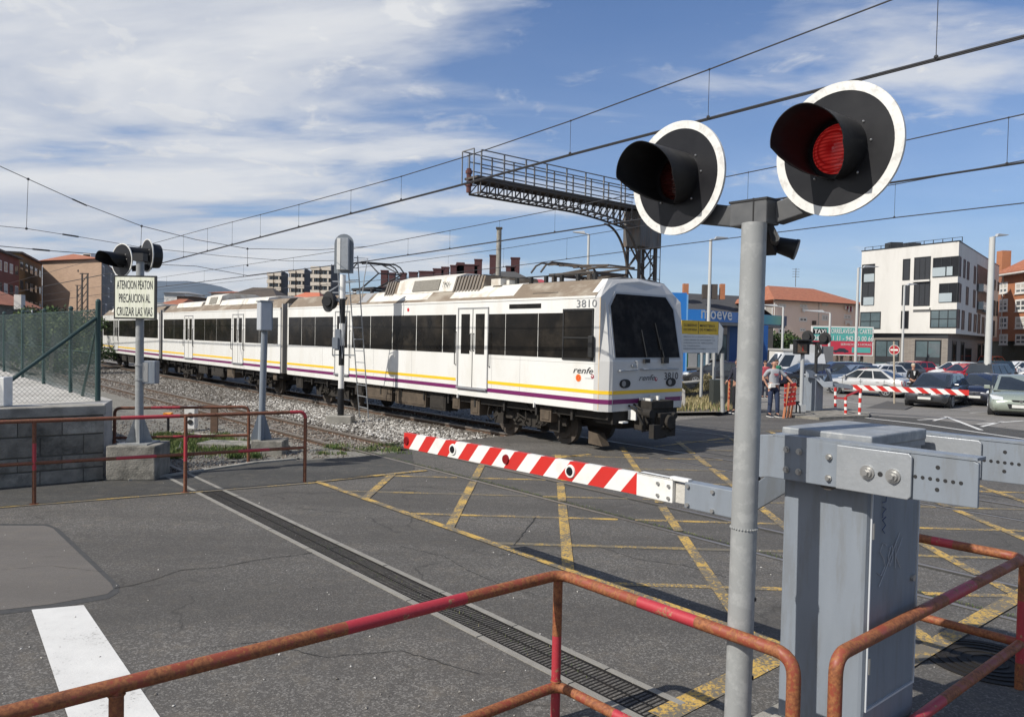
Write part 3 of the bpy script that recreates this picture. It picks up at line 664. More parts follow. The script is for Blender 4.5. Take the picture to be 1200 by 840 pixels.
for o1, o2 in ((-.11, .275), (.74, .385)):
    b = MB(); q = lambda s, o, z: A0+TD*s+TN*o+UP*z
    b.prism([q(-.085, o1, 1.57), q(-.085, o1, 1.80), q(-.47, o2, 1.38), q(-.47, o2, 1.215)], TN*(.02 if o1 < 0 else -.02)); b.build('fork_plate', cab_grey, arm, bevel=.004)
oB = .33
def bz(s): return 1.30+(s+1.27)*.016
b = MB(); b.fbox(A0, TD, TN, -.86, -.44, oB-.055, oB+.04, 1.215, 1.385); b.build('boom_socket', cab_grey, arm, bevel=.006)
b = MB()
for s, z in ((-.83, 1.36), (-.64, 1.355), (-.83, 1.24), (-.64, 1.235)): c = A0+TD*s+UP*z+TN*(oB-.055); b = MB(); b.cyl(c, c-TN*.014, .013, n=8); b.build('bolt', steel, arm)
b = MB(); b.fbox(A0, TD, TN, -1.27, -.96, oB-.05, oB-.02, 1.225, 1.385); b.fbox(A0, TD, TN, -1.27, -.93, oB+.02, oB+.04, 1.225, 1.385); b.fbox(A0, TD, TN, -1.27, -.96, oB-.05, oB+.04, 1.37, 1.385)
b.fbox(A0, TD, TN, -.99, -.84, oB-.045, oB-.0, 1.375, 1.40); b.build('boom_clamp', white_p, arm, bevel=.004)
b = MB(); b.fbox(A0, TD, TN, -.98, -.84, oB-.02, oB+.02, 1.23, 1.36); b.build('shear_block', conc_lt, arm)
b = MB()
for s, z in ((-1.08, 1.34), (-.99, 1.335), (-1.08, 1.26), (-.99, 1.255)): c = A0+TD*s+UP*z+TN*(oB-.05); b = MB(); b.cyl(c, c-TN*.012, .012, n=8); b.build('bolt', steel, arm)
# boom with slanting stripes: each stripe its own length of painted blade
def boom(parent, org, ed, nn, s_tip, s_root, zfun, h, th, n_str, lean, red_tip=True, m_r=red_p, m_w=white_p):
    L = s_root-s_tip; pit = L/(2*n_str+.6)
    s = s_tip; i = 0
    while s < s_root-1e-4:
        e = min(s_tip+(i+1)*pit, s_root)
        a0_ = s if i == 0 else s-lean/2; b0_ = e if e >= s_root else e-lean/2
        a1_ = s if i == 0 else s+lean/2; b1_ = e if e >= s_root else e+lean/2
        b = MB(); P_ = lambda q, zz: org+ed*q+UP*(zfun(q)+zz)
        b.prism([P_(a0_, -h/2)-nn*th/2, P_(b0_, -h/2)-nn*th/2, P_(b1_, h/2)-nn*th/2, P_(a1_, h/2)-nn*th/2], nn*th)
        b.build('red_stripe' if (i % 2 == 0) == red_tip else 'white_stripe', m_r if (i % 2 == 0) == red_tip else m_w, parent)
        s = e; i += 1
boom(arm, A0+TN*oB, TD, TN, -4.32, -1.27, bz, .152, .045, 9, .14)
for q in range(-4, -1):
    pass
redglass = mat('red_lamp_glass', (.20, .008, .010), .15, spec=.6)
for s in (-4.27, -2.72):
    c = A0+TN*(oB-.023)+TD*s+UP*bz(s); b = MB(); b.cyl(c, c-TN*.012, .043, .038, n=20); b.build('boom_lamp', redglass, arm, smooth=30)
for s in (-3.48, -1.95):
    c = A0+TN*(oB-.023)+TD*s+UP*bz(s); b = MB(); b.cyl(c, c-TN*.010, .052, .048, n=24); o = b.build('boom_lamp_housing', white_p, arm, smooth=30)
    b = MB(); c2_ = c-TN*.010; b.cyl(c2_, c2_-TN*.008, .035, .028, n=20); b.build('lens', glass_dk, o)

# ------------------------------------------------------------------ crossing signal mast (near)
mp0 = D(869, 700, 3.17*KK); mp1 = D(884, 262, 3.2*KK)
sg = thing('crossing_signal', 'grey mast carrying two black crossing lights with white rims, the right one lit red', 'signal', (mp0.x, mp0.y, 0))
dirm = (mp1-mp0).normalized(); base = mp0-dirm*(mp0.z/dirm.z)
b = MB(); b.cyl(base, mp1, .064, .060, n=40); b.build('mast', mast_grey, sg, smooth=30)
b = MB(); jz = base+dirm*((D(867, 618, 3.17*KK).z)/dirm.z)
for i in range(28):
    a = 2*pi*i/28; b.sph(jz+Vector((cos(a)*.0635, sin(a)*.0635, 0)), .0055, 6, 4)
b.build('weld_ring', mast_grey, sg)
b = MB()
for yy in (700, 790, 560):
    q = D(889, yy, 3.17*KK); c = base+dirm*(q.z/dirm.z); b.sph(c+Vector((.055, -.025, 0)), .011, 8, 5)
b.build('stud', black_m, sg)
hc = D(884, 251, 3.28*KK)
b = MB(); b.fbox(hc, TD, TN, -.105, .105, -.06, .06, -.062, .062); b.build('junction_box', mat('dark_grey_cast', (.075, .077, .08), .5, c2=(.12, .12, .12), sc1=12, amt=.7), sg, bevel=.008)
b = MB(); b.fbox(hc, TD, TN, .03, .036, -.064, .064, -.064, .068); b.fbox(hc, TD, TN, -.108, .108, -.064, .064, .055, .066)
b.build('box_seam', black_m, sg)
dL = D(793, 209, 3.56*KK); dR = D(980.5, 175, 3.035*KK)
grey_arm = mat('dark_arm', (.05, .052, .055), .55, c2=(.10, .10, .10), sc1=9, amt=.8)
for c_, s_ in ((dL, -1), (dR, 1)):
    tgt = c_+TN*.06-UP*.16
    st = hc+TD*s_*.10; b = MB()
    k = [st+TN*.10+UP*.05, st+TN*.10-UP*.055, tgt+TN*.08-UP*.07, tgt+TN*.08+UP*.05]
    b.prism(k, -TN*.08); b.build('bracket_arm', grey_arm, sg, bevel=.006)
def signal_head(parent, c, fwd, R=.306, rim=.042, hood=.142, hl=.33, lens_r=.115, lit=False, m_l=None, cut=.35, plate_m=None, droop=0.0):
    """round backboard with white rim, tunnel hood and lens; fwd = unit vector out of the face"""
    fwd = fwd.normalized(); x = UP.cross(fwd).normalized(); y = fwd.cross(x)
    h = MB(); h.cyl(c-fwd*.012, c, R-rim, n=56); bd = h.build('backboard', plate_m or mat('backboard_black', (.010, .010, .012), .42, spec=.3, c2=(.018, .018, .020), sc1=5, amt=.6), parent, smooth=30)
    h = MB(); h.ring(c-fwd*.014, fwd, R-rim, R, .016, 64); h.build('white_rim', mat('white_rim_paint', (.72, .71, .68), .5, c2=(.58, .57, .53), sc1=9, amt=.7, c3=(.35, .33, .3), sc3=22, amt3=.4), parent, smooth=30)
    h = MB(); h.cyl(c-fwd*.012, c-fwd*.13, R*.42, R*.36, n=32); h.build('lamp_housing', black, parent, smooth=30)
    h = MB(); n = 40; th = .0035; rows = []
    for k in range(7):
        t = k/6
        for rr_ in (hood, hood-th):
            row = []
            for i in range(n+1):
                lo = radians(-90+cut*90*0) - 0
                a_half = radians(178 if t < .12 else 178-(t-.12)/.88*78)      # opens towards the mouth
                a = pi/2-a_half+2*a_half*i/n; cutb = max(0, min(1, (cos(a)*.8-sin(a)*.5+.25)/1.1))
                row.append(c+fwd*(hl*t*(1-cut*cutb))+UP*(-droop*t)+x*cos(a)*rr_+y*sin(a)*rr_)
            rows.append(row)
    vs = [p for r in rows for p in r]; m_ = n+1; fs = []
    for k in range(6):
        for i in range(n):
            o1 = (2*k)*m_+i; o2 = (2*k+2)*m_+i; fs.append((o1, o1+1, o2+1, o2)); i1 = o1+m_; i2 = o2+m_; fs.append((i1+1, i1, i2, i2+1))
        fs.append(((2*k)*m_, (2*k+2)*m_, (2*k+3)*m_, (2*k+1)*m_)); fs.append(((2*k)*m_+n, (2*k+1)*m_+n, (2*k+3)*m_+n, (2*k+2)*m_+n))
    for i in range(n): fs.append((12*m_+i, 12*m_+i+1, 13*m_+i+1, 13*m_+i))
    h.add(vs, fs); h.build('hood', mat('hood_black', (.011, .011, .012), .5, spec=.3, c2=(.022, .022, .023), sc1=14, amt=.7, bump=.06, bsc=30), parent, smooth=50)
    h = MB(); k = 10; pr = []
    for q in range(k+1):
        t = q/k*.5*pi*.62; rr_ = lens_r*sin(t)/sin(.5*pi*.62); zz_ = .045*(cos(t)-cos(.5*pi*.62))/(1-cos(.5*pi*.62)); pr.append((rr_, zz_))
    vs = [c+fwd*(.004+pr[0][1])]; n = 36
    for rr_, zz_ in pr[1:]: vs += [c+fwd*(.004+zz_)+x*cos(2*pi*i/n)*rr_+y*sin(2*pi*i/n)*rr_ for i in range(n)]
    fs = [(0, 1+i, 1+(i+1) % n) for i in range(n)]
    for q in range(k-1): fs += [(1+q*n+i, 1+q*n+(i+1) % n, 1+(q+1)*n+(i+1) % n, 1+(q+1)*n+i) for i in range(n)]
    h.add(vs, fs); h.build('lens', m_l, parent, smooth=60)
    h = MB()
    for a in (40, 140, 5, -130, -50, 175): h.sph(c+x*cos(radians(a))*(hood+.018)+y*sin(radians(a))*(hood+.018)+fwd*.002, .006, 6, 4)
    h.build('screw', steel, parent)
def lens_mat(name, c, emit):
    M = bpy.data.materials.new(name); M.use_nodes = True; nt = M.node_tree; b = nt.nodes['Principled BSDF']
    b.inputs['Base Color'].default_value = (*c, 1); b.inputs['Roughness'].default_value = .12; b.inputs['Coat Weight'].default_value = .4
    t = N(nt, 'ShaderNodeTexCoord'); mpn = N(nt, 'ShaderNodeMapping'); mpn.inputs['Rotation'].default_value = (0, 0, radians(-40)); nt.links.new(t.outputs['Object'], mpn.inputs[0])
    sp = N(nt, 'ShaderNodeSeparateXYZ'); nt.links.new(mpn.outputs[0], sp.inputs[0])
    fx = math_(nt, 'ABSOLUTE', math_(nt, 'SINE', math_(nt, 'MULTIPLY', sp.outputs[0], 190))); fz = math_(nt, 'ABSOLUTE', math_(nt, 'SINE', math_(nt, 'MULTIPLY', sp.outputs[2], 190)))
    g = math_(nt, 'MULTIPLY', fx, fz); bp = N(nt, 'ShaderNodeBump', _Strength=.9, _Distance=.006); nt.links.new(g, bp.inputs['Height']); nt.links.new(bp.outputs[0], b.inputs['Normal'])
    if emit:
        e = mixc(nt, g, (c[0], c[1]*.4, c[2]*.4), (1, .07, .06)); nt.links.new(e, b.inputs['Emission Color']); b.inputs['Emission Strength'].default_value = emit
    return M
signal_head(sg, dL, -TN, m_l=lens_mat('unlit_red_lens', (.05, .008, .006), 0))
signal_head(sg, dR, -TN, m_l=lens_mat('lit_red_lens', (.34, .008, .010), .22))
# small rear facing spotlight under the bracket
b = MB(); bc = D(905, 285, 3.35*KK)
b.tube([hc+TD*.08-UP*.06, hc+TD*.12-UP*.13, bc+TN*.02], .022, 8); b.bar(hc+TD*.05-UP*.07, bc-UP*.05, .05, .035); b.build('lamp_bracket', black_m, sg)
fb = D(919, 289, 3.35*KK); sp = MB(); ax = (TD*.75+TN*.35-UP*.25).normalized(); sp.cyl(fb-ax*.08, fb+ax*.05, .035, .050, n=20); sp.cyl(fb+ax*.05, fb+ax*.065, .053, n=20); sp.sph(fb-ax*.06, .045, 14, 8); sp.build('spotlight', black, sg, smooth=40)

# ------------------------------------------------------------------ left railings
def left_rail(pts, posts, z, zlow, label, root, red, endbend=True, startbend=False):
    t = thing('railing', label, 'railing', root)
    P_ = [Vector((p.x, p.y, z)) for p in pts]
    pl = ([Vector((pts[0].x, pts[0].y, 0))] if startbend else [])+P_+([Vector((pts[-1].x, pts[-1].y, 0))] if endbend else [])
    b = MB(); railtube(b, rounded(pl, .10, 5), .026, red[0]); b.build('top_rail', RD, t, smooth=60)
    b = MB(); railtube(b, [Vector((p.x, p.y, zlow)) for p in pts], .024, red[1]); b.build('lower_rail', RD, t, smooth=60)
    for p in posts:
        b = MB(); railtube(b, [Vector((p.x, p.y, 0)), Vector((p.x, p.y, z))], .025, [(.45, .8)]); b.cyl(Vector((p.x, p.y, 0)), Vector((p.x, p.y, .012)), .06, n=12); b.build('post', RD, t, smooth=60)
pA = G(40, 591); pB = G(217, 577); pC = G(357, 565); eL = (pC-pA).normalized()
pZ = pA-eL*3.2
Lz = 3.2
left_rail([pZ, pC], [pA, pB], 1.09, .54, 'long rusty red railing along the footway at the left, in front of the block wall', pA, ([(Lz+1.0, Lz+1.75), (Lz+3.3, Lz+3.6)], [(Lz+.95, Lz+1.45), (Lz+2.55, Lz+3.0)]))
q0 = G(134, 546.5); q1 = G(291, 541.5)
left_rail([q0, q1], [], .98, .48, 'short rusty red railing behind the sign mast, next to the tracks', q0, ([(1.5, 1.95)], [(.9, 1.35)]), True, True)

# ------------------------------------------------------------------ block wall with raised ground behind
wl0 = G(122, 561.5); wl1 = G(-60, 577.5); ew = (wl1-wl0).normalized(); nw = Vector((ew.y, -ew.x, 0))
if nw.y < 0: nw = -nw
wt = thing('retaining_wall', 'weathered grey concrete block wall at the left edge under the wire fence', 'wall', wl0)
conc_d2 = mat('lighter_block', (.38, .355, .305), .95, c2=(.16, .15, .13), sc1=6, amt=.9, bump=.9, bsc=40, c3=(.07, .068, .06), sc3=4, amt3=.6); conc_d3 = mat('darker_block', (.25, .23, .195), .95, c2=(.10, .095, .08), sc1=4, amt=.9, bump=.9, bsc=40, c3=(.05, .048, .042), sc3=2.5, amt3=.7)
hts = [(0.0, .20), (.21, .20), (.42, .29), (.72, .27)]
for ri, (z0, hh) in enumerate(hts):
    x = 0.0 if ri % 2 else -.0; first = .28 if ri % 2 == 0 else .56; L = 3.6
    while x < L:
        w0 = first if x == 0 else .56; x1 = x+w0
        b = MB(); b.fbox(wl0, ew, nw, x+.004, x1-.004, .0+random.uniform(0, .012), .24, z0, z0+hh-.012); b.build('block', (conc_dk, conc_d2, conc_d3)[random.randrange(3)], wt, bevel=.008); x = x1
b = MB(); b.fbox(wl0, ew, nw, .01, 3.6, .022, .22, 0, 1.0); b.build('mortar', mat('mortar', (.11, .105, .09), .95, bump=.5), wt)
b = MB(); b.fbox(wl0, ew, nw, -.02, 3.6, -.02, .26, .995, 1.14); b.build('coping', conc, wt, bevel=.012)
# raised yard behind the wall, with its side wall along the track
f0 = G(118, 468, 1.13)
yard = [wl0+nw*.25, wl0+ew*3.6+nw*.25, T(-16, -9.5), T(-44, -9.5), T(-44, -3.2)]
# side line of the yard follows the receding fence
fdir = TD*-1
side0 = Vector((wl0.x, wl0.y, 0))+nw*.12
fa = G(112, 469, 1.13); fb_ = G(26, 442, 1.13); fdv = Vector((fb_.x-fa.x, fb_.y-fa.y, 0)).normalized(); fN = Vector((fdv.y, -fdv.x, 0))
far_ = Vector((fa.x, fa.y, 0))+fdv*34
b = MB(); poly_ = [side0, Vector((fa.x, fa.y, 0))+fN*.25, far_+fN*.25, far_+Vector((-22, -10, 0)), side0+ew*3.5+Vector((-8, 0, 0)), side0+ew*3.5]
b.prism([Vector((p.x, p.y, -.3)) for p in poly_], UP*1.43)
structure('raised_yard', b, mat('yard_concrete', (.52, .50, .46), .9, c2=(.36, .34, .31), sc1=1.2, amt=.9, bump=.5, bsc=40, c3=(.24, .23, .2), sc3=2, amt3=.5))

# ------------------------------------------------------------------ wire fence
def chainlink(a, b_, z0, z1, pitch, r, parent, label=None, sag=0):
    L = (b_-a).length; e = (b_-a)/L; n = int((L+(z1-z0))/pitch)+1; V = []; Fc = []; h = z1-z0
    nn = Vector((-e.y, e.x, 0))
    def seg(p, q):
        i = len(V); u = (q-p).normalized(); s1 = u.cross(nn).normalized()*r; s2 = nn*r
        for c in (p, q): V.extend([tuple(c+s1), tuple(c-s1*.5+s2*.87), tuple(c-s1*.5-s2*.87)])
        Fc.extend([(i, i+1, i+4, i+3), (i+1, i+2, i+5, i+4), (i+2, i, i+3, i+5)])
    for k in range(n):
        x = k*pitch
        for sgn in (1, -1):
            if sgn > 0: p0_, p1_ = (x-h, 0), (x, h)
            else: p0_, p1_ = (x, 0), (x-h, h)
            (xa, za), (xb, zb_) = p0_, p1_
            ta, tb = 0.0, 1.0
            for lo, hi in ((0, L),):
                dxv = xb-xa
                t1 = (lo-xa)/dxv; t2 = (hi-xa)/dxv; t1, t2 = min(t1, t2), max(t1, t2); ta = max(ta, t1); tb = min(tb, t2)
            if tb-ta > .02:
                wv = lambda t: a+e*(xa+(xb-xa)*t)+UP*(z0+(zb_-za)*t+za)+nn*(.02*sin((xa+(xb-xa)*t)*2.3+t*4))
                mid = (ta+tb)/2; seg(wv(ta), wv(mid)); seg(wv(mid), wv(tb))
    me = bpy.data.meshes.new('wire_mesh'); me.from_pydata(V, [], Fc); me.materials.append(mat('fence_wire', (.04, .065, .06), .5, .3, c2=(.09, .12, .115), sc1=2))
    o = link('wire_mesh', me, parent, kind='stuff'); return o
fn = thing('chain_link_fence', 'dark green chain link fence receding along the tracks at the left edge', 'fence', fa)
posts = [D(118, 468, 12.4), fa+fdv*1.9, fa+fdv*4.5, fa+fdv*7.1, fa+fdv*10.0, fa+fdv*13.2, fa+fdv*17, fa+fdv*22, fa+fdv*28, fa+fdv*33]
posts[0] = Vector((fa.x, fa.y, 0))-fdv*.15
for i, p in enumerate(posts):
    b = MB(); q = Vector((p.x, p.y, 0)); b.cyl(q+UP*1.1, q+UP*(2.74 if i == 0 else 2.66), .042 if i == 0 else .034, n=12)
    b.sph(q+UP*(2.74 if i == 0 else 2.66), .045, 8, 4); b.build('post', green_p, fn, smooth=40)
p0v = Vector((posts[0].x, posts[0].y, 0))
chainlink(p0v, Vector((posts[5].x, posts[5].y, 0)), 1.15, 2.62, .08, .0027, fn)
chainlink(Vector((posts[5].x, posts[5].y, 0)), Vector((posts[9].x, posts[9].y, 0)), 1.15, 2.62, .11, .005, fn)
b = MB(); b.cyl(p0v+UP*2.45, p0v+fdv*1.1+UP*1.14, .024, n=8); b.build('brace', green_p, fn)
b = MB()
for zz_ in (1.2, 1.9, 2.6): b.cyl(p0v+UP*zz_, Vector((posts[9].x, posts[9].y, zz_)), .006, n=4)
b.build('tension_wire', green_p, fn)
fl = thing('chain_link_fence', 'dark green chain link fence section on the block wall, with a long diagonal brace', 'fence', p0v)
wA = p0v; wB = side0+ew*3.6+nw*.05; wB = Vector((wB.x, wB.y, 0)); we = (wB-wA).normalized()
chainlink(wA, wB, 1.15, 2.62, .07, .0024, fl)
b = MB(); b.cyl(wA+UP*2.50, wA+we*1.62+UP*1.18, .030, n=10); b.build('brace', green_p, fl, smooth=40)
for k in (2.2, 3.5):
    b = MB(); q = wA+we*k; b.cyl(q+UP*1.1, q+UP*2.66, .034, n=12); b.build('post', green_p, fl, smooth=40)
b = MB(); bx_ = D(6, 452, 11.2); b.box((bx_.x-.12, bx_.y, 1.36), (.34, .2, .42)); tag(b.build('white_box', white_p, bevel=.01), 'small white cabinet on the block wall at the far left edge', 'cabinet')

# ------------------------------------------------------------------ mast with pedestrian warning sign
ms = G(163, 519, .53); ms.z = 0; mt_ = D(161, 330, ms.y+.1)
blk_e = Vector((1, .10, 0)).normalized(); blk_n = Vector((-.10, 1, 0)).normalized()
ws = thing('warning_signal', 'grey mast with cream pedestrian warning sign and two black hooded lights, at the left', 'signal', ms)
b = MB(); bc0 = ms.copy()
b.prism([bc0+blk_e*x+blk_n*y for x, y in ((-.36, -.34), (.36, -.34), (.36, .34), (-.36, .34))], UP*.53); b.build('concrete_base', conc_dk, ws, bevel=.02)
mb0 = bc0+UP*.53; b = MB(); b.cyl(mb0, bc0+UP*3.42, .062, .058, n=20); b.build('mast', mast_grey, ws, smooth=30)
b = MB()
for a in range(4):
    dv = Vector((cos(a*pi/2+.5), sin(a*pi/2+.5), 0)); b.prism([mb0+dv*.05, mb0+dv*.2, mb0+dv*.06+UP*.42], dv.cross(UP)*.012)
b.box(mb0+UP*.01, (.46, .46, .02)); b.build('base_flange', mast_grey, ws)
# sign: faces the camera side
ss = D(158, 348.5, bc0.y-.12); sn = (Vector((0, 0, 0))-Vector((ss.x, ss.y, 0))).normalized(); sn = (sn+Vector((-.50, 0, 0))).normalized(); se = UP.cross(sn).normalized()
if se.x < 0: se = -se
b = MB(); b.fbox(ss, se, -sn, -.335, .335, 0, .04, -.335, .335); b.build('sign_frame', mat('black_frame', (.02, .02, .02), .5), ws)
b = MB(); b.fbox(ss, se, -sn, -.31, .31, -.006, .0, -.31, .31); b.build('sign_panel', mat('cream_sign_face', (.82, .81, .68), .55, c2=(.72, .72, .55), sc1=2.5, amt=.8, stretch=(6, 6, .6), c3=(.3, .34, .2), sc3=3, amt3=.35), ws)
for i, tx in enumerate(('ATENCION PEATON', 'PRECAUCION AL', 'CRUZAR LAS VIAS')):
    wdt = (.57, .50, .57)[i]
    text(tx, ss+sn*.0075-se*wdt/2+UP*(.125-.205*i), se, UP, .135, black_m, ws, width=wdt, ext=.001, bold=.004)
def small_head(parent, c, fwd, R=.26, hl=.62, hood=.105):
    signal_head(parent, c, fwd, R=R, rim=.016, hood=hood, hl=hl, lens_r=.09, m_l=mat('dark_lens', (.03, .01, .01), .2))
hL = D(142.5, 305, 12.1); hR = D(172, 299.5, 12.3)
small_head(ws, hL, Vector((-.50, -.87, -.0)), .265, .36, .115); small_head(ws, hR, Vector((-.70, -.71, 0)), .265, .34, .115)
b = MB(); b.bar(hL+UP*-.12+Vector((.1, .12, 0)), hR+UP*-.17+Vector((.05, .05, 0)), .07, .09); b.box(bc0+UP*3.42, (.16, .16, .12)); b.cyl(hR+Vector((.03, .03, .0)), hR+Vector((.13, .13, 0)), .2, .19, n=16); b.build('bracket', black_m, ws)
jb = D(177, 436, bc0.y+.06); b = MB(); b.box(jb, (.20, .16, .36)); b.build('junction_box', cab_grey, ws, bevel=.01)
b = MB(); b.cyl(bc0+UP*(jb.z+.1), bc0+UP*(jb.z+.13), .07, n=16); b.cyl(bc0+UP*(jb.z-.13), bc0+UP*(jb.z-.1), .07, n=16); b.box(bc0+UP*(jb.z)+Vector((.08, 0, 0)), (.12, .05, .3)); b.build('clamp', steel, ws)

# ------------------------------------------------------------------ grey box on post
gp = G(313, 533); gp.z = 0
gx = thing('equipment_post', 'grey steel box on a slim post with a winged foot, right of the small railing', 'equipment box', gp)
b = MB(); b.fbox(gp, Vector((1, .05, 0)), Vector((-.05, 1, 0)), -.30, .28, 0, .5, -.05, .26); b.build('concrete_base', conc_dk, gx, bevel=.015)
gt = D(306, 517, gp.y+.22); gt.z = .26
b = MB(); b.cyl(gt, Vector((D(310, 395, gt.y).x, gt.y, 2.36)), .062, n=20); b.build('post', cab_grey, gx, smooth=30)
b = MB()
for a in range(4):
    dv = Vector((cos(a*pi/2+.3), sin(a*pi/2+.3), 0)); b.prism([gt+dv*.05, gt+dv*.19, gt+dv*.18+UP*.08, gt+dv*.055+UP*.5], dv.cross(UP)*.012)
b.build('foot_fin', cab_grey, gx)
gc = D(310, 370, gt.y); b = MB(); e_ = Vector((.86, .5, 0)); n_ = Vector((-.5, .86, 0)); 
b.fbox(gc, e_, n_, -.11, .11, -.15, .17, -.28, .26); b.build('box', mat('pale_grey_box', (.42, .44, .47), .45, c2=(.34, .36, .38), sc1=4), gx, bevel=.02)
b = MB(); b.fbox(gc, e_, n_, .11, .125, -.14, .16, -.26, .25); b.build('box_door', cab_grey, gx, bevel=.004)
b = MB(); b.fbox(gc, e_, n_, -.12, .13, -.17, .19, .26, .285); b.build('rain_cover', galv, gx)

# ------------------------------------------------------------------ small trackside things
def lineside(px, py, w, h, m_, name, label, cat, dz=0):
    p = G(px, py); b = MB(); b.box((p.x, p.y, h/2), (w, w*.8, h)); o = b.build(name, m_, bevel=.01); tag(o, label, cat); return p
p = G(224, 504); t = thing('track_machine', 'white and grey lineside box beside the empty track', 'equipment box', p)
b = MB(); b.box((p.x, p.y, .30), (.24, .2, .52)); b.build('case', white_p, t, bevel=.01)
b = MB(); b.cyl(Vector((p.x+.02, p.y-.101, .36)), Vector((p.x+.02, p.y-.115, .36)), .06, n=12); b.cyl(Vector((p.x+.02, p.y-.101, .2)), Vector((p.x+.02, p.y-.115, .2)), .06, n=12); b.build('lens', black_m, t)
p = G(197, 507); t = thing('marker_light', 'small orange marker lamp on a short black stake near the tracks', 'lamp', p)
b = MB(); b.cyl(p, p+UP*.33, .03, n=8); b.build('stake', black_m, t); b = MB(); b.box(p+UP*.40, (.2, .12, .12)); b.build('lamp', mat('orange_plastic', (.75, .28, .02), .4), t, bevel=.02)
p = G(251, 507); b = MB(); b.bar(p-UP*.02, p+UP*.62, .16, .05, Vector((0, 1, 0))); tag(b.build('rail_post', rail_side), 'short rusty rail stump standing upright beside the empty track', 'post')
p = G(262, 524.5); b = MB(); b.prism([p+Vector(q) for q in ((-.5, -.1, -.1), (.55, -.25, -.1), (.6, .35, -.1), (-.4, .4, -.1))], UP*.2); tag(b.build('concrete_slab', conc, bevel=.015), 'pale flat concrete slab lying in the grass left of the equipment post', 'concrete slab')
b = MB(); b.tube([G(150, 545)+UP*.03, G(210, 528)+UP*.05, G(215, 507)+UP*.03], .02, 6); b.tube([G(196, 506)+UP*.02, G(240, 510)+UP*.02, G(300, 512)+UP*.02], .015, 6); tag(b.build('cable', mat('pale_cable', (.4, .38, .33), .7)), 'pale cables lying on the gravel between the lineside boxes', 'cable')

# ------------------------------------------------------------------ railway signal with ladder
sb = G(397, 495); sb.z = 0
rs = thing('railway_signal', 'black and white banded railway signal mast with grey rounded backboard in front of the train', 'signal', sb)
b = MB(); b.box((sb.x, sb.y+.2, .05), (.66, .5, .24)); b.build('concrete_base', conc, rs, bevel=.02)
s0_ = Vector((sb.x, sb.y+.2, .16)); st_ = D(402, 320, s0_.y); drr = (st_-s0_)/(st_.z-s0_.z)
zs = [.16, .30, 1.05, 1.28, 1.62, 1.98, 2.42, 2.85, 3.3, 3.55, 3.9]
zpx = [489, 456, 431, 413, 404, 379, 369, 349, 322]
lv = [s0_.z]+[D(400, y, s0_.y).z for y in (455, 428, 405, 379, 350)]+[D(402, 322, s0_.y).z]
cols = [1, 0, 1, 0, 1, 0]
for i in range(6):
    b = MB(); b.cyl(s0_+drr*(lv[i]-s0_.z), s0_+drr*(lv[i+1]-s0_.z), .085 if i == 0 else .075, n=16); b.build('black_band' if cols[i] else 'white_band', black if cols[i] else white_p, rs, smooth=30)
hc_ = D(402.5, 297, s0_.y)
def outline(w, h, r, n=10): # rounded-top shield in (x,z)
    o = [(-w/2, -h/2), (w/2, -h/2)]
    o += [(w/2*cos(pi*i/n), h/2-w/2+w/2*sin(pi*i/n)) for i in range(n+1)]; return o
b = MB(); b.prism([hc_+Vector((x, .05, z)) for x, z in outline(.50, 1.02, .25)], Vector((0, .03, 0))); b.build('backboard', mat('zinc_grey', (.17, .19, .21), .45, .2, c2=(.24, .26, .28), sc1=6), rs)
b = MB(); b.box(hc_+Vector((.02, -.06, -.03)), (.28, .2, .82)); b.build('lamp_case', galv, rs, bevel=.01)
b = MB(); b.box(hc_+Vector((-.09, -.165, -.03)), (.09, .01, .80)); b.build('case_edge', white_p, rs)
c_ = D(384, 353.5, s0_.y); b = MB(); b.cyl(c_, c_+Vector((.03, .03, 0)), .27, n=28); b.cyl(c_+Vector((0, -.16, 0)), c_, .12, .14, n=18); b.cyl(c_+Vector((.03, .03, 0)), c_+Vector((.08, .13, 0)), .2, n=18); b.build('round_signal', black_m, rs, smooth=30)
b = MB(); b.bar(c_+Vector((0, .03, .05)), s0_+drr*(c_.z+.05-s0_.z), .05, .05); b.bar(c_+Vector((0, .03, .25)), s0_+drr*(c_.z+.5-s0_.z), .03, .03)
for yy in (343, 330, 416): q = D(401, yy, s0_.y); b.box(q+Vector((.05, 0, 0)), (.6, .05, .03))
b.build('bracket', galv, rs)
b = MB(); q = D(393, 402, s0_.y-.12); b.box(q, (.14, .12, .3)); q = D(396, 398, s0_.y-.05); b.box(q, (.12, .1, .55)); b.build('relay_box', cab_grey, rs)
b = MB(); la0, lb0 = G(421.5, 488), G(432, 491); la1, lb1 = D(407, 300, s0_.y+.1), D(419, 300, s0_.y+.1)
la0.z = lb0.z = -.02
b.cyl(la0, la1, .017, n=6); b.cyl(lb0, lb1, .017, n=6)
for k in range(1, 14): t = k/14; b.cyl(la0.lerp(la1, t), lb0.lerp(lb1, t), .012, n=5)
b.build('ladder', galv, rs)
b = MB(); h0 = D(407, 330, s0_.y+.1); h1 = D(425, 292, s0_.y+.1)
b.tube([D(424, 352, s0_.y), D(427, 325, s0_.y), D(431, 303, s0_.y), D(415, 302, s0_.y)], .014, 6); b.tube([D(408, 352, s0_.y), D(401, 420, s0_.y-.1), D(395, 300, s0_.y)], .01, 5)
b.build('handrail', galv, rs)
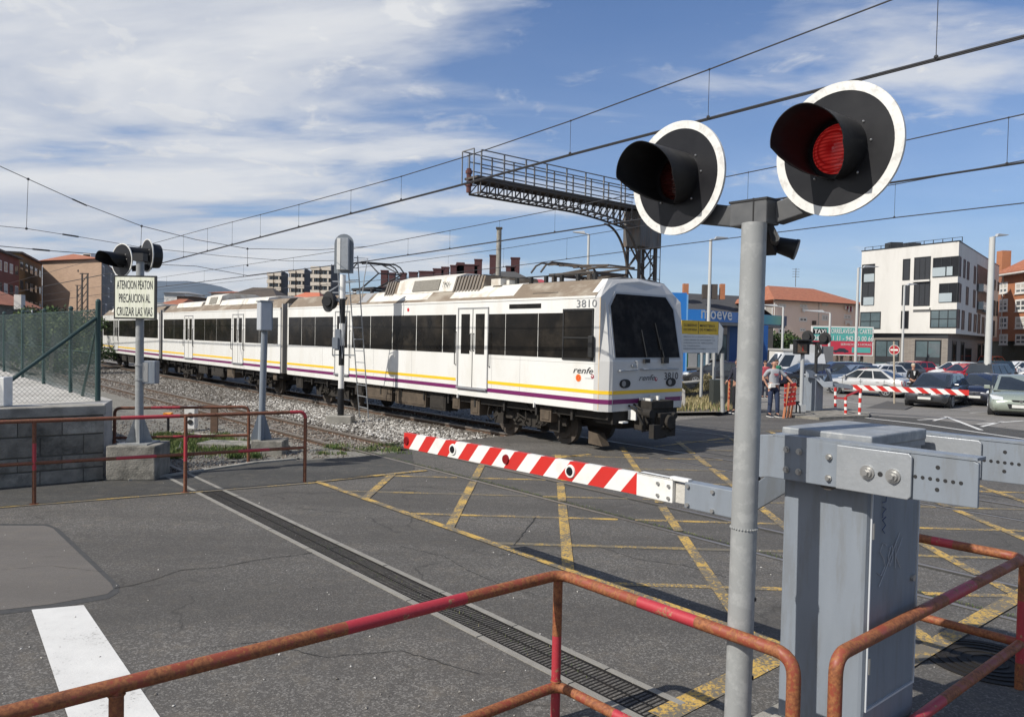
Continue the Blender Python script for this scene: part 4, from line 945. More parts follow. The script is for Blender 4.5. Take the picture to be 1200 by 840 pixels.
# ================================================================== TRAIN
t_white = mat('train_white', (.72, .71, .68), .32, c2=(.62, .61, .57), sc1=1.2, amt=.6, stretch=(1.2, 1, .35), coat=.15, c3=(.54, .50, .42), sc3=1.6, amt3=.25)
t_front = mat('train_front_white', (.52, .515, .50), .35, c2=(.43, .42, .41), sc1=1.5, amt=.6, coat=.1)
t_roof = mat('dirty_roof', (.20, .155, .11), .8, c2=(.14, .105, .075), sc1=2.2, amt=.9, stretch=(.8, 1, 2), c3=(.42, .38, .31), sc3=1.1, amt3=.5)
t_roofw = mat('stained_white_roof', (.66, .64, .59), .6, c2=(.50, .46, .39), sc1=2, amt=.7, c3=(.36, .28, .19), sc3=2.2, amt3=.5)
t_grey = mat('train_grey', (.30, .30, .30), .5)
t_yel = mat('train_yellow', (.80, .50, .02), .4, c2=(.7, .42, .02), sc1=2); t_pur = mat('train_purple', (.155, .012, .095), .4, c2=(.12, .01, .075), sc1=2)
t_dust = mat('dusty_underframe', (.032, .026, .02), .9, c2=(.013, .011, .009), sc1=7, amt=.9, bump=.4, bsc=25)
t_dust2 = mat('pale_dusty_box', (.11, .082, .056), .9, c2=(.045, .035, .026), sc1=5, amt=.8, bump=.3)
t_under = mat('dark_underframe', (.012, .011, .010), .9, c2=(.03, .025, .02), sc1=6, amt=.9)
t_glass = mat('train_window_glass', (.006, .006, .006), .12, spec=.14, c2=(.020, .017, .014), sc1=2.2, amt=1, c3=(.045, .038, .03), sc3=1.1, amt3=.45)  # uneven tones stand in for faint reflections and a glimpse of the interior
t_rust = mat('rust_stain', (.50, .33, .17), .7, c2=(.62, .55, .44), sc1=9, amt=1, stretch=(3, 3, .6))
rubber = mat('black_rubber', (.014, .014, .014), .7)
HW = 1.25; ZBT, ZG = .87, 3.12
X_, Y_ = Vector((1, 0, 0)), Vector((0, 1, 0))
def side_panel(b, x0, x1, z0, z1, d=.004, y=-HW, mi=0, both=False):
    b.bx(x0, x1, y-d, y+.002, z0, z1, mi)
def carbody(root, L, cab):
    b = MB()
    sec = lambda x, hw, zb, zg, zr, hr: [Vector((x, -hw, zb)), Vector((x, -hw, 1.86)), Vector((x, -hw, zg))]
    xe = -.34 if cab else 0
    # side shells with flat ends
    b.bx(-L, xe, -HW, HW, ZBT, ZG); b.build('body', t_white, root, world=False, bevel=.012)
    b = MB(); x1 = -.36 if cab else -.05
    prof = [(-HW, ZG), (-HW*.93, ZG+.10), (-.88, 3.50), (-.45, 3.56), (.45, 3.56), (.88, 3.50), (HW*.93, ZG+.10), (HW, ZG)]
    b.prism([Vector((-L+.02, y, z)) for y, z in prof], X_*(x1+L-.02)); b.build('roof', t_roof, root, world=False)
    b = MB(); b.bx(-L, xe, -HW-.012, -HW+.01, ZG-.012, ZG+.035); b.build('gutter', t_white, root, world=False)
    if cab:
        b = MB(); A = [(-.20, 1.25, ZBT), (-.20, 1.25, 1.86), (-.20, 1.25, ZG), (-.25, 1.16, 3.22), (-.365, .88, 3.505), (-.365, .0, 3.568)]
        Bm = [(-.03, 1.15, ZBT), (-.02, 1.15, 1.86), (-.215, 1.10, 3.06), (-.25, 1.0, 3.28), (-.34, .76, 3.485), (-.34, .0, 3.55)]
        Cc = [(0, 1.08, ZBT), (0, 1.08, 1.86), (-.215, 1.03, 3.02), (-.262, .84, 3.28), (-.30, .66, 3.43), (-.30, 0, 3.50)]
        rows = []
        A0r = [(-.345, 1.25, ZBT), (-.345, 1.25, 1.86), (-.345, 1.25, ZG), (-.35, 1.16, 3.22), (-.38, .88, 3.505), (-.38, .0, 3.568)]
        for ring in (A0r, A, Bm, Cc):
            left = [Vector((x, -y, z)) for x, y, z in ring]; right = [Vector((x, y, z)) for x, y, z in ring[:-1]][::-1]; rows.append(left+right)
        n = len(rows[0]); vs = [p for r in rows for p in r]; fs = []
        for k in range(3):
            for i in range(n-1): fs.append((k*n+i, k*n+i+1, (k+1)*n+i+1, (k+1)*n+i))
        o = 3*n
        for i in range(n//2): 
            j = n-1-i
            if j-1 > i+1 or j > i+1: fs.append(tuple(dict.fromkeys((o+i, o+i+1, o+j-1, o+j))))
        b.add(vs, fs); b.build('cab', t_front, root, world=False)
        # lower apron underneath closing
def window(root, x0, x1, z0=1.89, z1=2.82, y=-HW, sg=-1):
    b = MB(); b.bx(x0, x1, *sorted((y, y+sg*.006)), z0, z1); return b.build('window', t_glass, root, world=False)
def door(root, x0, x1):
    f = MB(); f.bx(x0-.03, x0, -HW-.02, -HW, 1.08, 2.97); f.bx(x1, x1+.03, -HW-.02, -HW, 1.08, 2.97); f.bx(x0-.03, x1+.03, -HW-.02, -HW, 2.95, 2.985); f.build('door_frame', t_grey, root, world=False)
    f = MB(); f.bx(x0-.02, x1+.02, -HW-.06, -HW, 1.045, 1.085); f.build('door_step', galv, root, world=False)
    m_ = (x0+x1)/2
    for a, b_ in ((x0+.01, m_-.012), (m_+.012, x1-.01)):
        d = MB(); d.bx(a, b_, -HW-.012, -HW, 1.09, 2.945); dd = d.build('door', t_white, root, world=False, bevel=.004)
        g = MB(); g.bx(a+.10, b_-.10, -HW-.016, -HW-.011, 1.88, 2.83); g.build('door_window', t_glass, dd)
        g = MB(); hx = a+.045 if a == x0+.01 else b_-.045
    g = MB()
    for hx in (m_-.05, m_+.06): g.tube([Vector((hx, -HW-.012, 1.95)), Vector((hx, -HW-.045, 1.97)), Vector((hx, -HW-.045, 2.35)), Vector((hx, -HW-.012, 2.37))], .012, 6)
    g.build('door_handle', rubber, root, world=False)
    for hx in (x0-.10, x1+.09): g = MB(); g.tube([Vector((hx, -HW, 1.6)), Vector((hx, -HW-.05, 1.62)), Vector((hx, -HW-.05, 2.38)), Vector((hx, -HW, 2.40))], .013, 6); g.build('grab_rail', rubber, root, world=False)
    g = MB(); g.bx(m_-.012, m_+.012, -HW-.013, -HW-.002, 1.09, 2.945); g.build('door_seal', rubber, root, world=False)
def bogie(root, x):
    b = MB()
    for sg in (-1, 1):
        y = sg*.80
        b.bx(x-1.25, x+1.25, y-.05, y+.05, .42, .60); b.bx(x-.45, x+.45, y-.06, y+.06, .30, .44)
        b.bx(x-.55, x-.35, y-.10, y+.04, .55, .80); b.bx(x+.35, x+.55, y-.10, y+.04, .55, .80)
        for wx in (-.95, .95):
            b.bx(x+wx-.16, x+wx+.16, y-.12, y+.06, .28, .52); b.cyl(Vector((x+wx-.1, y-.06, .5)), Vector((x+wx-.1, y-.06, .78)), .07, n=8); b.cyl(Vector((x+wx+.1, y-.06, .5)), Vector((x+wx+.1, y-.06, .78)), .07, n=8)
    b.build('bogie_frame', t_dust, root, world=False)
    for wx in (-.95, .95):
        w_ = MB()
        w_.cyl(Vector((x+wx, -.9, .40)), Vector((x+wx, .9, .40)), .06, n=10)
        for sg in (-1, 1): w_.cyl(Vector((x+wx, sg*.48, .40)), Vector((x+wx, sg*.60, .40)), .40, n=24); w_.cyl(Vector((x+wx, sg*.60, .40)), Vector((x+wx, sg*.66, .40)), .30, .26, n=24)
        w_.build('wheelset', dark_steel, root, world=False, smooth=40)
    rr_ = random.Random(int(x*10))
    for k in range(10):
        b = MB()
        xx = x+rr_.uniform(-1.3, 1.3); y = -.98+rr_.uniform(-.1, .1); zz_ = rr_.uniform(.3, .75)
        b.tube([Vector((xx, y, .85)), Vector((xx+rr_.uniform(-.15, .15), y-.03, zz_+.1)), Vector((xx+rr_.uniform(-.35, .35), y, zz_)), Vector((xx+rr_.uniform(-.4, .4), y+.1, zz_+.12))], rr_.uniform(.012, .03), 5); b.build('hose', t_dust, root, world=False)
def boxes(root, lst):
    for x0, x1, z0, z1, m_ in lst:
        b = MB(); b.bx(x0, x1, -1.12, -.72, z0, z1); b.bx(x0+.05, x1-.05, -1.135, -1.115, z0+.05, z1-.05); b.build('equipment_box', m_, root, world=False, bevel=.01)
def underframe(root, L, x1=0):
    b = MB(); b.bx(-L+.1, x1-.1, -1.08, 1.08, .70, .885); b.bx(-L+.3, x1-.4, -.35, .35, .45, .72)
    for k in range(int(L/1.1)): x = -L+.6+k*1.1; b.bx(x-.03, x+.03, -1.15, 1.15, .62, .86)
    b.build('underframe', t_under, root, world=False)
def ac_unit(root, x0, x1, grn=True):
    b = MB(); prof = [(-.98, 3.42), (-.86, 3.80), (-.55, 3.90), (.55, 3.90), (.86, 3.80), (.98, 3.42)]
    b.prism([Vector((x0, y, z)) for y, z in prof], X_*(x1-x0)); o = b.build('air_conditioner', t_roofw, root, world=False, bevel=.01)
    g = MB(); w_ = x1-x0
    def slat(a, c, m_, nm):
        g = MB(); p0_ = Vector((x0+w_*a, -.972, 3.47)); e = X_; u = Vector((0, .12, .38)).normalized(); nn = Vector((0, -.38, .12)).normalized()
        vs = [p0_+nn*.015, p0_+e*w_*(c-a)+nn*.015, p0_+e*w_*(c-a)+u*.30+nn*.015, p0_+u*.30+nn*.015]; g.prism(vs, -nn*.02); g.build(nm, m_, o)
        return p0_
    slat(.30, .76, mat('ac_grille', (.30, .28, .24), .8, c2=(.12, .11, .09), sc1=50, amt=1, bump=.8, bsc=120), 'grille')
    return o
def roof_ribs(root, x0, x1):                                  # corrugated dark end hump
    b = MB(); n = int((x1-x0)/.13)
    for k in range(n): x = x0+k*.13; b.prism([Vector((x, y, z)) for y, z in ((-1.0, 3.40), (-.86, 3.80), (.86, 3.80), (1.0, 3.40))], X_*.065)
    b.build('ribbed_fairing', mat('grey_roof_metal', (.13, .115, .10), .7, c2=(.22, .18, .14), sc1=4), root, world=False)
    b = MB(); b.prism([Vector((x0, y, z)) for y, z in ((-.96, 3.40), (-.84, 3.77), (.84, 3.77), (.96, 3.40))], X_*(x1-x0)); b.build('fairing', t_roof, root, world=False)
def seg_stripes(root, x0, x1, doors):
    b = MB(); b.bx(x0, x1, -HW-.005, -HW, 1.02, 1.11); b.build('purple_stripe', t_pur, root, world=False)
    xs = [x0]+[q for d in sorted(doors) for q in (d[0]-.10, d[1]+.02)]+[x1]
    b = MB()
    for a, c in zip(xs[::2], xs[1::2]): b.bx(a, c, -HW-.005, -HW, 1.212, 1.282)
    b.build('yellow_stripe', t_yel, root, world=False)
def pantograph(root, x, raised, zc):
    p = dark_steel if not raised else black_m; b = MB(); zb = 3.62
    for sg in (-.5, .5):
        for q in (-.55, .55): b.cyl(Vector((x+q, sg, 3.54)), Vector((x+q, sg, zb+.06)), .06, n=8)
        b.bar(Vector((x-.7, sg, zb+.08)), Vector((x+.7, sg, zb+.08)), .07, .07)
    b.bar(Vector((x-.6, -.5, zb+.08)), Vector((x-.6, .5, zb+.08)), .07, .07); b.bar(Vector((x+.6, -.5, zb+.08)), Vector((x+.6, .5, zb+.08)), .07, .07)
    b.build('pantograph_base', p, root, world=False)
    b = MB(); z0 = zb+.12; zk = (zc+z0)/2 if raised else z0+.10
    kx = x+1.0 if not raised else x+.75
    for sg in (-.4, .4):
        b.cyl(Vector((x-.6, sg*.6, z0)), Vector((kx, sg, zk)), .03, .022, n=6); b.cyl(Vector((kx, sg, zk)), Vector((x-.1 if raised else x-.7, sg*.55, zc-.06 if raised else z0+.20)), .022, .018, n=6)
    b.cyl(Vector((kx, -.4, zk)), Vector((kx, .4, zk)), .02, n=6); b.build('pantograph_arm', p, root, world=False)
    hx = x-.1 if raised else x-.7; hz = zc-.03 if raised else z0+.24; b = MB()
    for q in (-.16, .16):
        b.tube([Vector((hx+q, -.92, hz-.24)), Vector((hx+q, -.78, hz-.08)), Vector((hx+q, -.6, hz)), Vector((hx+q, .6, hz)), Vector((hx+q, .78, hz-.08)), Vector((hx+q, .92, hz-.24))], .022, 6)
    b.bar(Vector((hx-.16, -.4, hz-.03)), Vector((hx+.16, -.4, hz-.03)), .03, .03); b.bar(Vector((hx-.16, .4, hz-.03)), Vector((hx+.16, .4, hz-.03)), .03, .03)
    b.build('collector_head', p, root, world=False)
def gangway(root, x):
    b = MB()
    for k in range(6): xx = x-.06-k*.085; b.bx(xx-.03, xx+.03, -1.02+(k % 2)*.03, 1.02-(k % 2)*.03, .95, 3.25)
    b.build('gangway_bellows', rubber, root, world=False)
    b = MB(); b.bx(x-.10, x, -1.22, 1.22, .90, 3.30); b.bx(x-.58, x-.48, -1.22, 1.22, .90, 3.30); b.build('end_fairing', mat('grey_end_panel', (.36, .34, .31), .6, c2=(.25, .23, .2), sc1=2), root, world=False)
    b = MB(); b.bx(x-.5, x-.08, -.3, .3, .55, .75); b.build('coupler', t_under, root, world=False)

def cab_car(root):
    L = 14.85; sh = .18
    carbody(root, L, True); underframe(root, L)
    doors = [(-4.90, -3.76), (-11.32, -10.44)]
    for a, c in doors: door(root, a, c)
    for a, c in ((-1.40, -.58),): window(root, a+sh, c+sh, 1.89, 2.86)
    for a, c in ((-2.19, -1.42), (-3.29, -2.21), (-3.90, -3.31), (-5.75, -5.2), (-6.95, -5.78), (-8.15, -6.98), (-9.35, -8.18), (-10.45, -9.38), (-12.9, -11.68), (-13.9, -12.93), (-14.93, -13.93)): window(root, a+sh, c+sh)
    b = MB(); b.bx(-1.43+sh, -.55+sh, -HW-.02, -HW-.004, 1.86, 1.90); b.bx(-1.43+sh, -.55+sh, -HW-.02, -HW-.004, 2.86, 2.90); b.bx(-1.43+sh, -1.39+sh, -HW-.02, -HW-.004, 1.9, 2.86); b.bx(-.59+sh, -.55+sh, -HW-.02, -HW-.004, 1.9, 2.86); b.bx(-1.4+sh, -.58+sh, -HW-.018, -HW-.004, 2.30, 2.33); b.build('cab_window_frame', rubber, root, world=False)
    b = MB(); b.bx(-.62+sh, -.50+sh, -HW-.10, -HW-.02, 1.92, 2.36); b.build('mirror', rubber, root, world=False, bevel=.02)
    b = MB(); b.bx(-3.18+sh, -2.12+sh, -HW-.006, -HW, 2.93, 3.03); b.build('destination_display', t_glass, root, world=False)
    seg_stripes(root, -L, -.20, doors)
    # stripes wrap round the cab corner onto the nose
    for z0, z1, m_, nm in ((1.02, 1.11, t_pur, 'purple_stripe'), (1.212, 1.282, t_yel, 'yellow_stripe')):
        for sg in (-1, 1):
            b = MB(); pts = [(-.20, 1.25), (-.03, 1.15), (0, 1.08)]
            for (xa, ya), (xb, yb) in zip(pts, pts[1:]):
                nn = Vector((-(yb-ya), (xb-xa), 0)).normalized(); nn = nn if nn.y > 0 else -nn
                q = [Vector((xa, ya, z0))+nn*.005, Vector((xb, yb, z0))+nn*.005, Vector((xb, yb, z1))+nn*.005, Vector((xa, ya, z1))+nn*.005]
                b.prism([Vector((v.x, v.y*sg, v.z)) for v in q], Vector((-nn.x, -nn.y*sg, 0))*.006)
            b.build(nm, m_, root, world=False)
        b = MB()
        if m_ is t_yel: b.bx(0, .005, -1.06, 1.06, z0, z1)
        else: b.bx(0, .005, -1.06, -.25, z0, z1); b.bx(0, .005, .55, 1.06, z0, z1)
        b.build(nm, m_, root, world=False)
    # windscreen with grey surround
    def front(y, z, d): # point on the raked front
        t = (z-1.86)/(3.02-1.86); return Vector((-.215*t+d, y, z))
    for ring, m_, d, nm in (([(-1.04, 1.91), (1.04, 1.91), (1.015, 2.98), (.80, 3.25), (-.80, 3.25), (-1.015, 2.98)], mat('screen_surround', (.36, .37, .38), .5), .012, 'windscreen_surround'), ([(-1.0, 1.94), (1.0, 1.94), (.975, 2.955), (.77, 3.21), (-.77, 3.21), (-.975, 2.955)], mat('windscreen_glass', (.006, .006, .006), .2, spec=.04, c2=(.03, .024, .02), sc1=3, amt=.6, c3=(.05, .045, .04), sc3=2, amt3=.4), .022, 'windscreen')):
        b = MB(); b.prism([front(y, z, d) for y, z in ring], Vector((-.06, 0, 0))); b.build(nm, m_, root, world=False)
    b = MB(); b.tube([front(.45, 1.93, .05), front(.38, 2.35, .045)], .012, 5); b.tube([front(.38, 2.1, .05), front(.30, 2.65, .045)], .01, 4)
    b.tube([front(-.1, 1.93, .05), front(-.16, 2.5, .045)], .010, 5); b.bx(.02, .08, .38, .55, 1.82, 1.94); b.bx(.02, .07, -.2, -.04, 1.83, 1.91); b.build('wiper', rubber, root, world=False)
    b = MB(); b.tube([Vector((.0, -.92, 1.68)), Vector((.06, -.92, 1.68)), Vector((.06, -.42, 1.70)), Vector((.06, -.42, 1.86)), Vector((0, -.42, 1.86))], .018, 6); b.tube([Vector((0, -.25, 1.70)), Vector((.06, -.25, 1.70)), Vector((.06, .90, 1.70)), Vector((0, .90, 1.70))], .018, 6)
    b.bx(0, .05, -.55, -.45, 1.76, 1.80); b.build('handrail', galv, root, world=False)
    for y in (-.72, .72):
        b = MB(); b.prism([Vector((0, y+.16*cos(2*pi*i/20)*(1 if abs(cos(2*pi*i/20)) < .9 else .97), 1.42+.09*sin(2*pi*i/20))) for i in range(20)], X_*.02); h = b.build('headlight', rubber, root, world=False)
        b = MB(); b.cyl(Vector((.02, y-.05, 1.42)), Vector((.026, y-.05, 1.42)), .06, n=16); b.build('lens', mat('headlight_lens', (.25, .25, .25), .1), h)
    b = MB(); b.bx(-.02, -.0, -1.04, 1.04, .86, .88)
    b.bx(-.50, -.04, -1.0, 1.0, .62, .88); b.build('front_beam', t_under, root, world=False)
    # coupler
    cp = MB(); cp.bx(.02, .34, -.26, .30, .62, .98); cp.bx(.30, .46, -.16, .34, .36, .84); cp.bx(.06, .30, -.50, -.26, .50, .80); cp.bx(.03, .38, -.34, .36, .92, 1.08)
    cp.cyl(Vector((.46, .10, .66)), Vector((.54, .10, .66)), .14, n=16); cp.cyl(Vector((.0, .1, .72)), Vector((.5, .1, .72)), .09, n=10); cp.build('coupler', t_dust, root, world=False, bevel=.012)
    cp = MB(); cp.cyl(Vector((.1, -.38, .84)), Vector((.44, -.38, .84)), .09, n=12); cp.cyl(Vector((.45, .24, .78)), Vector((.53, .24, .78)), .06, n=10); cp.bx(.38, .50, -.40, -.18, .35, .62)
    for yy, zz_ in ((-.45, 1.0), (-.3, .96), (.3, .95), (-.1, 1.05), (-.6, .98), (.15, .9), (-.2, .8)): cp.tube([Vector((.02, yy, zz_)), Vector((.22, yy-.02, zz_-.08)), Vector((.34, yy+.05, zz_-.35)), Vector((.25, yy+.14, zz_-.5)), Vector((.5, yy*.4+.1, zz_-.42))], .022, 6)
    cp.build('coupler_hoses', t_under, root, world=False)
    b = MB(); b.bx(.0, .30, -.28, -.22, .78, 1.13); b.bx(.0, .22, .06, .12, 1.0, 1.16); b.bx(0, .2, -.6, -.56, .7, .9); b.bx(.10, .20, -.98, -.82, .66, .69); b.build('bracket', white_p, root, world=False)
    b = MB(); b.prism([Vector((-.95, -.74, .12)), Vector((-.55, -.74, .10)), Vector((-.70, -.74, .34)), Vector((-.95, -.74, .38))], Y_*.22); b.build('rail_guard', t_dust2, root, world=False)
    bogie(root, -2.75); bogie(root, -12.15)
    boxes(root, [(-2.05, -1.70, .50, .80, t_dust2), (-5.3, -5.0, .50, .80, t_dust2), (-4.55, -4.2, .42, .82, t_dust2), (-6.3, -5.6, .40, .84, t_dust), (-8.0, -6.5, .42, .82, t_dust2), (-9.6, -8.2, .45, .84, t_dust2), (-10.3, -9.8, .5, .82, t_dust), (-14.4, -13.9, .45, .84, t_dust)])
    # roof: white panels, vents, air conditioner, horn box
    def rpanel(x0, x1, m_, nm='roof_panel', z_=0):
        b = MB(); b.prism([Vector((x0, y, z+.006)) for y, z in ((-HW*.93, ZG+.10), (-.88, 3.50), (-.45, 3.56), (.45, 3.56), (.88, 3.50), (HW*.93, ZG+.10))], X_*(x1-x0)); b.build(nm, m_, root, world=False)
    rpanel(-5.45, -2.97, t_roofw); rpanel(-9.45, -6.45, t_roofw); rpanel(-.52, -.36, t_white)
    rpanel(-10.1, -9.62, t_grey)
    b = MB(); p0_ = Vector((-2.3, -1.06, 3.33)); 
    for k in range(7): zz_ = 3.25+k*.028; yy = -1.162+.66*(k*.028+.03)/.68*1.45; b.bx(-2.35+k*.02, -1.55+k*.02, yy-.012, yy+.06, zz_, zz_+.014)
    b.build('roof_vent', rubber, root, world=False)
    b = MB(); b.prism([Vector((-11.7, -1.12, 3.27)), Vector((-11.0, -1.12, 3.27)), Vector((-11.1, -.98, 3.42)), Vector((-11.7, -.98, 3.42))], Vector((0, -.012, .012))); b.build('roof_vent', rubber, root, world=False)
    ac = ac_unit(root, -8.27, -5.57); roof_ribs(root, -8.9, -8.27); roof_ribs(root, -5.57, -4.4)
    text('TMY', Vector((-6.05, -.995, 3.53)), X_, Vector((0, .3, .95)), .15, black_m, root, name='painted_tag', width=.32).matrix_parent_inverse = Matrix()
    b = MB(); b.bx(-4.05, -3.7, -.95, -.7, 3.5, 3.66); b.bx(-3.6, -3.5, -.85, -.6, 3.52, 3.62); b.build('roof_box', t_roofw, root, world=False)
    b = MB(); 
    for k in range(6): x = -3.4+k*.5; b.cyl(Vector((x, -.7, 3.5)), Vector((x, -.7, 3.66)), .05, n=8)
    b.tube([Vector((-4.2, -.75, 3.6)), Vector((-3.8, -.8, 3.72)), Vector((-3.4, -.7, 3.67)), Vector((-1, -.7, 3.67))], .015, 5); b.build('roof_cable', rubber, root, world=False)
    for e_ in (text('3810', Vector((-.86, -HW-.008, 2.925)), X_, UP, .155, mat('grey_lettering', (.19, .20, .21), .5), root, name='number', width=.56), text('3810', Vector((.008, .50, 1.475)), Y_, UP, .15, mat('dark_lettering', (.05, .05, .055), .5), root, name='number', width=.46),
               text('renfe', Vector((-.92, -HW-.008, 1.60)), X_, UP, .13, mat('dark_lettering', (.05, .05, .055), .5), root, name='logo_lettering', width=.56, shear=.35), text('renfe', Vector((.008, -.30, 1.47)), Y_, UP, .12, mat('dark_lettering', (.05, .05, .055), .5), root, name='logo_lettering', width=.50, shear=.35)):
        e_.matrix_parent_inverse = Matrix()
    b = MB(); b.cyl(Vector((-.77, -HW, 1.505)), Vector((-.77, -HW-.006, 1.505)), .075, n=24); o = b.build('cercanias_logo', mat('logo_orange', (.78, .16, .02), .5), root, world=False)
    b = MB(); b.ring(Vector((-.77, -HW-.006, 1.505)), (0, -1, 0), .028, .042, .002, 20); b.build('logo_letter', mat('logo_red', (.5, .02, .02), .5), o)
    for p_, a_ in ((Vector((-.38, -HW, 1.55)), Vector((0, -1, 0))), (Vector((0, .24, 1.49)), X_)):
        b = MB(); b.cyl(p_, p_+a_*.005, .042, n=16); o = b.build('small_emblem', mat('emblem_dark_red', (.32, .02, .05), .5), root, world=False); b = MB(); b.cyl(p_+a_*.006+UP*.01, p_+a_*.008+UP*.01, .018, n=10); b.build('emblem_dot', white_p, o)
    for p_, d_2 in ((Vector((-.70, -HW-.008, 1.50)), X_), (Vector((.008, -.16, 1.42)), Y_)): text('cercanias', p_+d_2*.12, d_2, UP, .035, mat('pale_lettering', (.5, .5, .5), .6), root, width=.2).matrix_parent_inverse = Matrix()
    b = MB(); b.cyl(Vector((-7.2, -HW, 2.97)), Vector((-7.2, -HW-.006, 2.97)), .05, n=16); b.build('small_emblem', mat('emblem_red', (.5, .02, .03), .5), root, world=False)
    b = MB(); b.bx(-.225, -.203, -HW-.004, -HW, .9, 3.12); b.build('rust_streak', t_rust, root, world=False)
    for x in (-2.6, -3.6, -7.0, -9.0, -12.2): b = MB(); b.bx(x, x+.008, -HW-.002, -HW, 1.0, 1.88); b.build('panel_seam', mat('seam_grey', (.40, .39, .37), .6), root, world=False)
    b = MB(); b.bx(-3.7, -.25, -HW-.002, -HW, 1.80, 1.806); b.build('panel_seam', mat('seam_grey', (.40, .39, .37), .6), root, world=False)
    for x in (-2.1, -4.9, -9.9): b = MB(); b.bx(x, x+.03, -HW-.03, -HW+.02, .80, .90); b.build('jacking_lug', white_p, root, world=False)

tr = T(3.25, 4.85)
car1 = thing('train_car', 'leading white train car with cab front, number 3810, raised pantograph and grey windscreen surround', 'train car', tr, radians(-50), 'cars of the commuter train')
cab_car(car1)
pantograph(car1, -1.8, False, 0); pantograph(car1, -11.0, True, 4.55)
def mid_car(root, L=14.3):
    carbody(root, L, False); underframe(root, L)
    doors = [(-4.6, -3.5), (-10.75, -9.6)]
    for a, c in doors: door(root, a, c)
    for a, c in ((-1.9, -.2), (-3.3, -1.93), (-6.5, -4.8), (-8.0, -6.53), (-9.4, -8.03), (-12.4, -10.95), (-14.1, -12.43)): window(root, a, c)
    seg_stripes(root, -L, 0, doors); bogie(root, -2.6); bogie(root, -11.8); boxes(root, [(-5.6, -4.8, .45, .84, t_dust2), (-7.5, -6.0, .42, .84, t_dust), (-9.2, -8.0, .45, .84, t_dust), (-.9, -.5, .6, .84, t_dust2)])
    for x0, x1 in ((-12.8, -9.2), (-6.8, -1.8)):
        b = MB(); b.prism([Vector((x0, y, z)) for y, z in ((-1.05, 3.36), (-.94, 3.58), (-.5, 3.66), (.5, 3.66), (.94, 3.58), (1.05, 3.36))], X_*(x1-x0)); b.build('roof_fairing', t_roofw, root, world=False, bevel=.02)
    ac_unit(root, -8.9, -7.0)
gangway(car1, -14.85)
r2 = T(3.25-15.45, 4.85); a2 = radians(-50-.4)
car2 = thing('train_car', 'middle white train car between the two gangways, behind the grey equipment post', 'train car', r2, a2, 'cars of the commuter train')
mid_car(car2); gangway(car2, -14.3)
d2 = Vector((cos(a2), sin(a2), 0)); a3 = radians(-50-2.0); r3 = r2-d2*14.9
d3 = Vector((cos(a3), sin(a3), 0))
car3 = thing('train_car', 'rear white train car farthest along the track, partly behind the warning sign mast', 'train car', r3, a3, 'cars of the commuter train')
mid_car(car3, 14.3)
# ================================================================== CATENARY, GANTRY, WIRES
def catenary(o, pts_c, pts_m, label, rc=.011, rm=.009, twin=False, step=5.2):
    t = thing('overhead_line', label, 'overhead wire', pts_c[0], group='overhead lines above the three tracks')
    b = MB(); b.tube(pts_c, rc, 6)
    if twin: b.tube([p+TN*.05 for p in pts_c], rc, 6)
    b.build('contact_wire', wire_m, t)
    b = MB(); b.tube(pts_m, rm, 6); b.build('messenger_wire', wire_m, t)
    S = lambda P, s: next((a.lerp(c, ((s-(a-TO).dot(TD))/((c-TO).dot(TD)-(a-TO).dot(TD)))) for a, c in zip(P, P[1:]) if ((a-TO).dot(TD)-s)*((c-TO).dot(TD)-s) <= 0), None)
    return t, S
def droppers(t, S, C_, M_, ss):
    for s in ss:
        a = S(C_, s); c = S(M_, s)
        if a is None or c is None: continue
        b = MB(); b.cyl(a, c, .004, n=4); b.sph(a+UP*.015, .022, 8, 5); b.sph(c, .016, 6, 4); b.build('dropper', wire_m, t)
def wpts(o, lst): return [TP(x, y, o) for x, y in lst]
def ext(P, s_to):                                              # carry a wire on in a straight line
    a, b = P[0], P[1]; sa, sb = (a-TO).dot(TD), (b-TO).dot(TD); f = (s_to-sa)/(sb-sa); return [a+(b-a)*f]+P
s_of = lambda x, y, o: (TP(x, y, o)-TO).dot(TD)
C1 = ext(wpts(.54, [(1200, 42), (668, 181), (530, 219), (350, 266), (190, 308)]), 17); Q = C1[-1]; C1.append(T(-70, .54, Q.z+.15))
M1 = wpts(.54, [(1045, 0), (830, 82), (668, 142), (548, 183), (470, 207), (350, 240), (235, 270)]); M1 = ext(M1, 17); M1.append(T(-70, .54, M1[-1].z+.1))
t, S = catenary(.54, C1, M1, 'overhead contact wire pair above the empty nearest track, crossing the top of the view', twin=True)
droppers(t, S, C1, M1, [s_of(x, y, .54) for x, y in ((1097, 65), (830, 133), (668, 181), (548, 213), (470, 236), (411, 250), (350, 266), (305, 277), (272, 286), (243, 294), (215, 301))])
C2 = ext(wpts(4.85, [(1200, 190), (1050, 213), (890, 236), (690, 266), (530, 291), (430, 306)]), 17); C2.append(T(-70, 4.85, C2[-1].z+.05))
M2 = ext(wpts(4.85, [(1200, 134), (1060, 165), (848, 208), (680, 240), (560, 264), (425, 290)]), 17); M2.append(T(-70, 4.85, M2[-1].z+.2))
t, S = catenary(4.85, C2, M2, 'overhead contact wire above the train, passing behind the right signal disc', twin=True)
droppers(t, S, C2, M2, [s_of(x, y, 4.85) for x, y in ((876, 238), (1180, 192), (740, 259), (650, 273), (585, 283), (527, 292), (478, 299))]+[-14, -19, -24, -30, -36])
C3 = ext(wpts(9.2, [(1200, 238), (1050, 255), (770, 290), (600, 312), (470, 326)]), 17); C3.append(T(-70, 9.2, C3[-1].z))
M3 = ext(wpts(9.2, [(1200, 188), (1050, 216), (770, 262), (600, 290), (470, 308)]), 17); M3.append(T(-70, 9.2, M3[-1].z+.1))
t, S = catenary(9.2, C3, M3, 'farthest overhead wire line, behind the signal mast and the gantry')
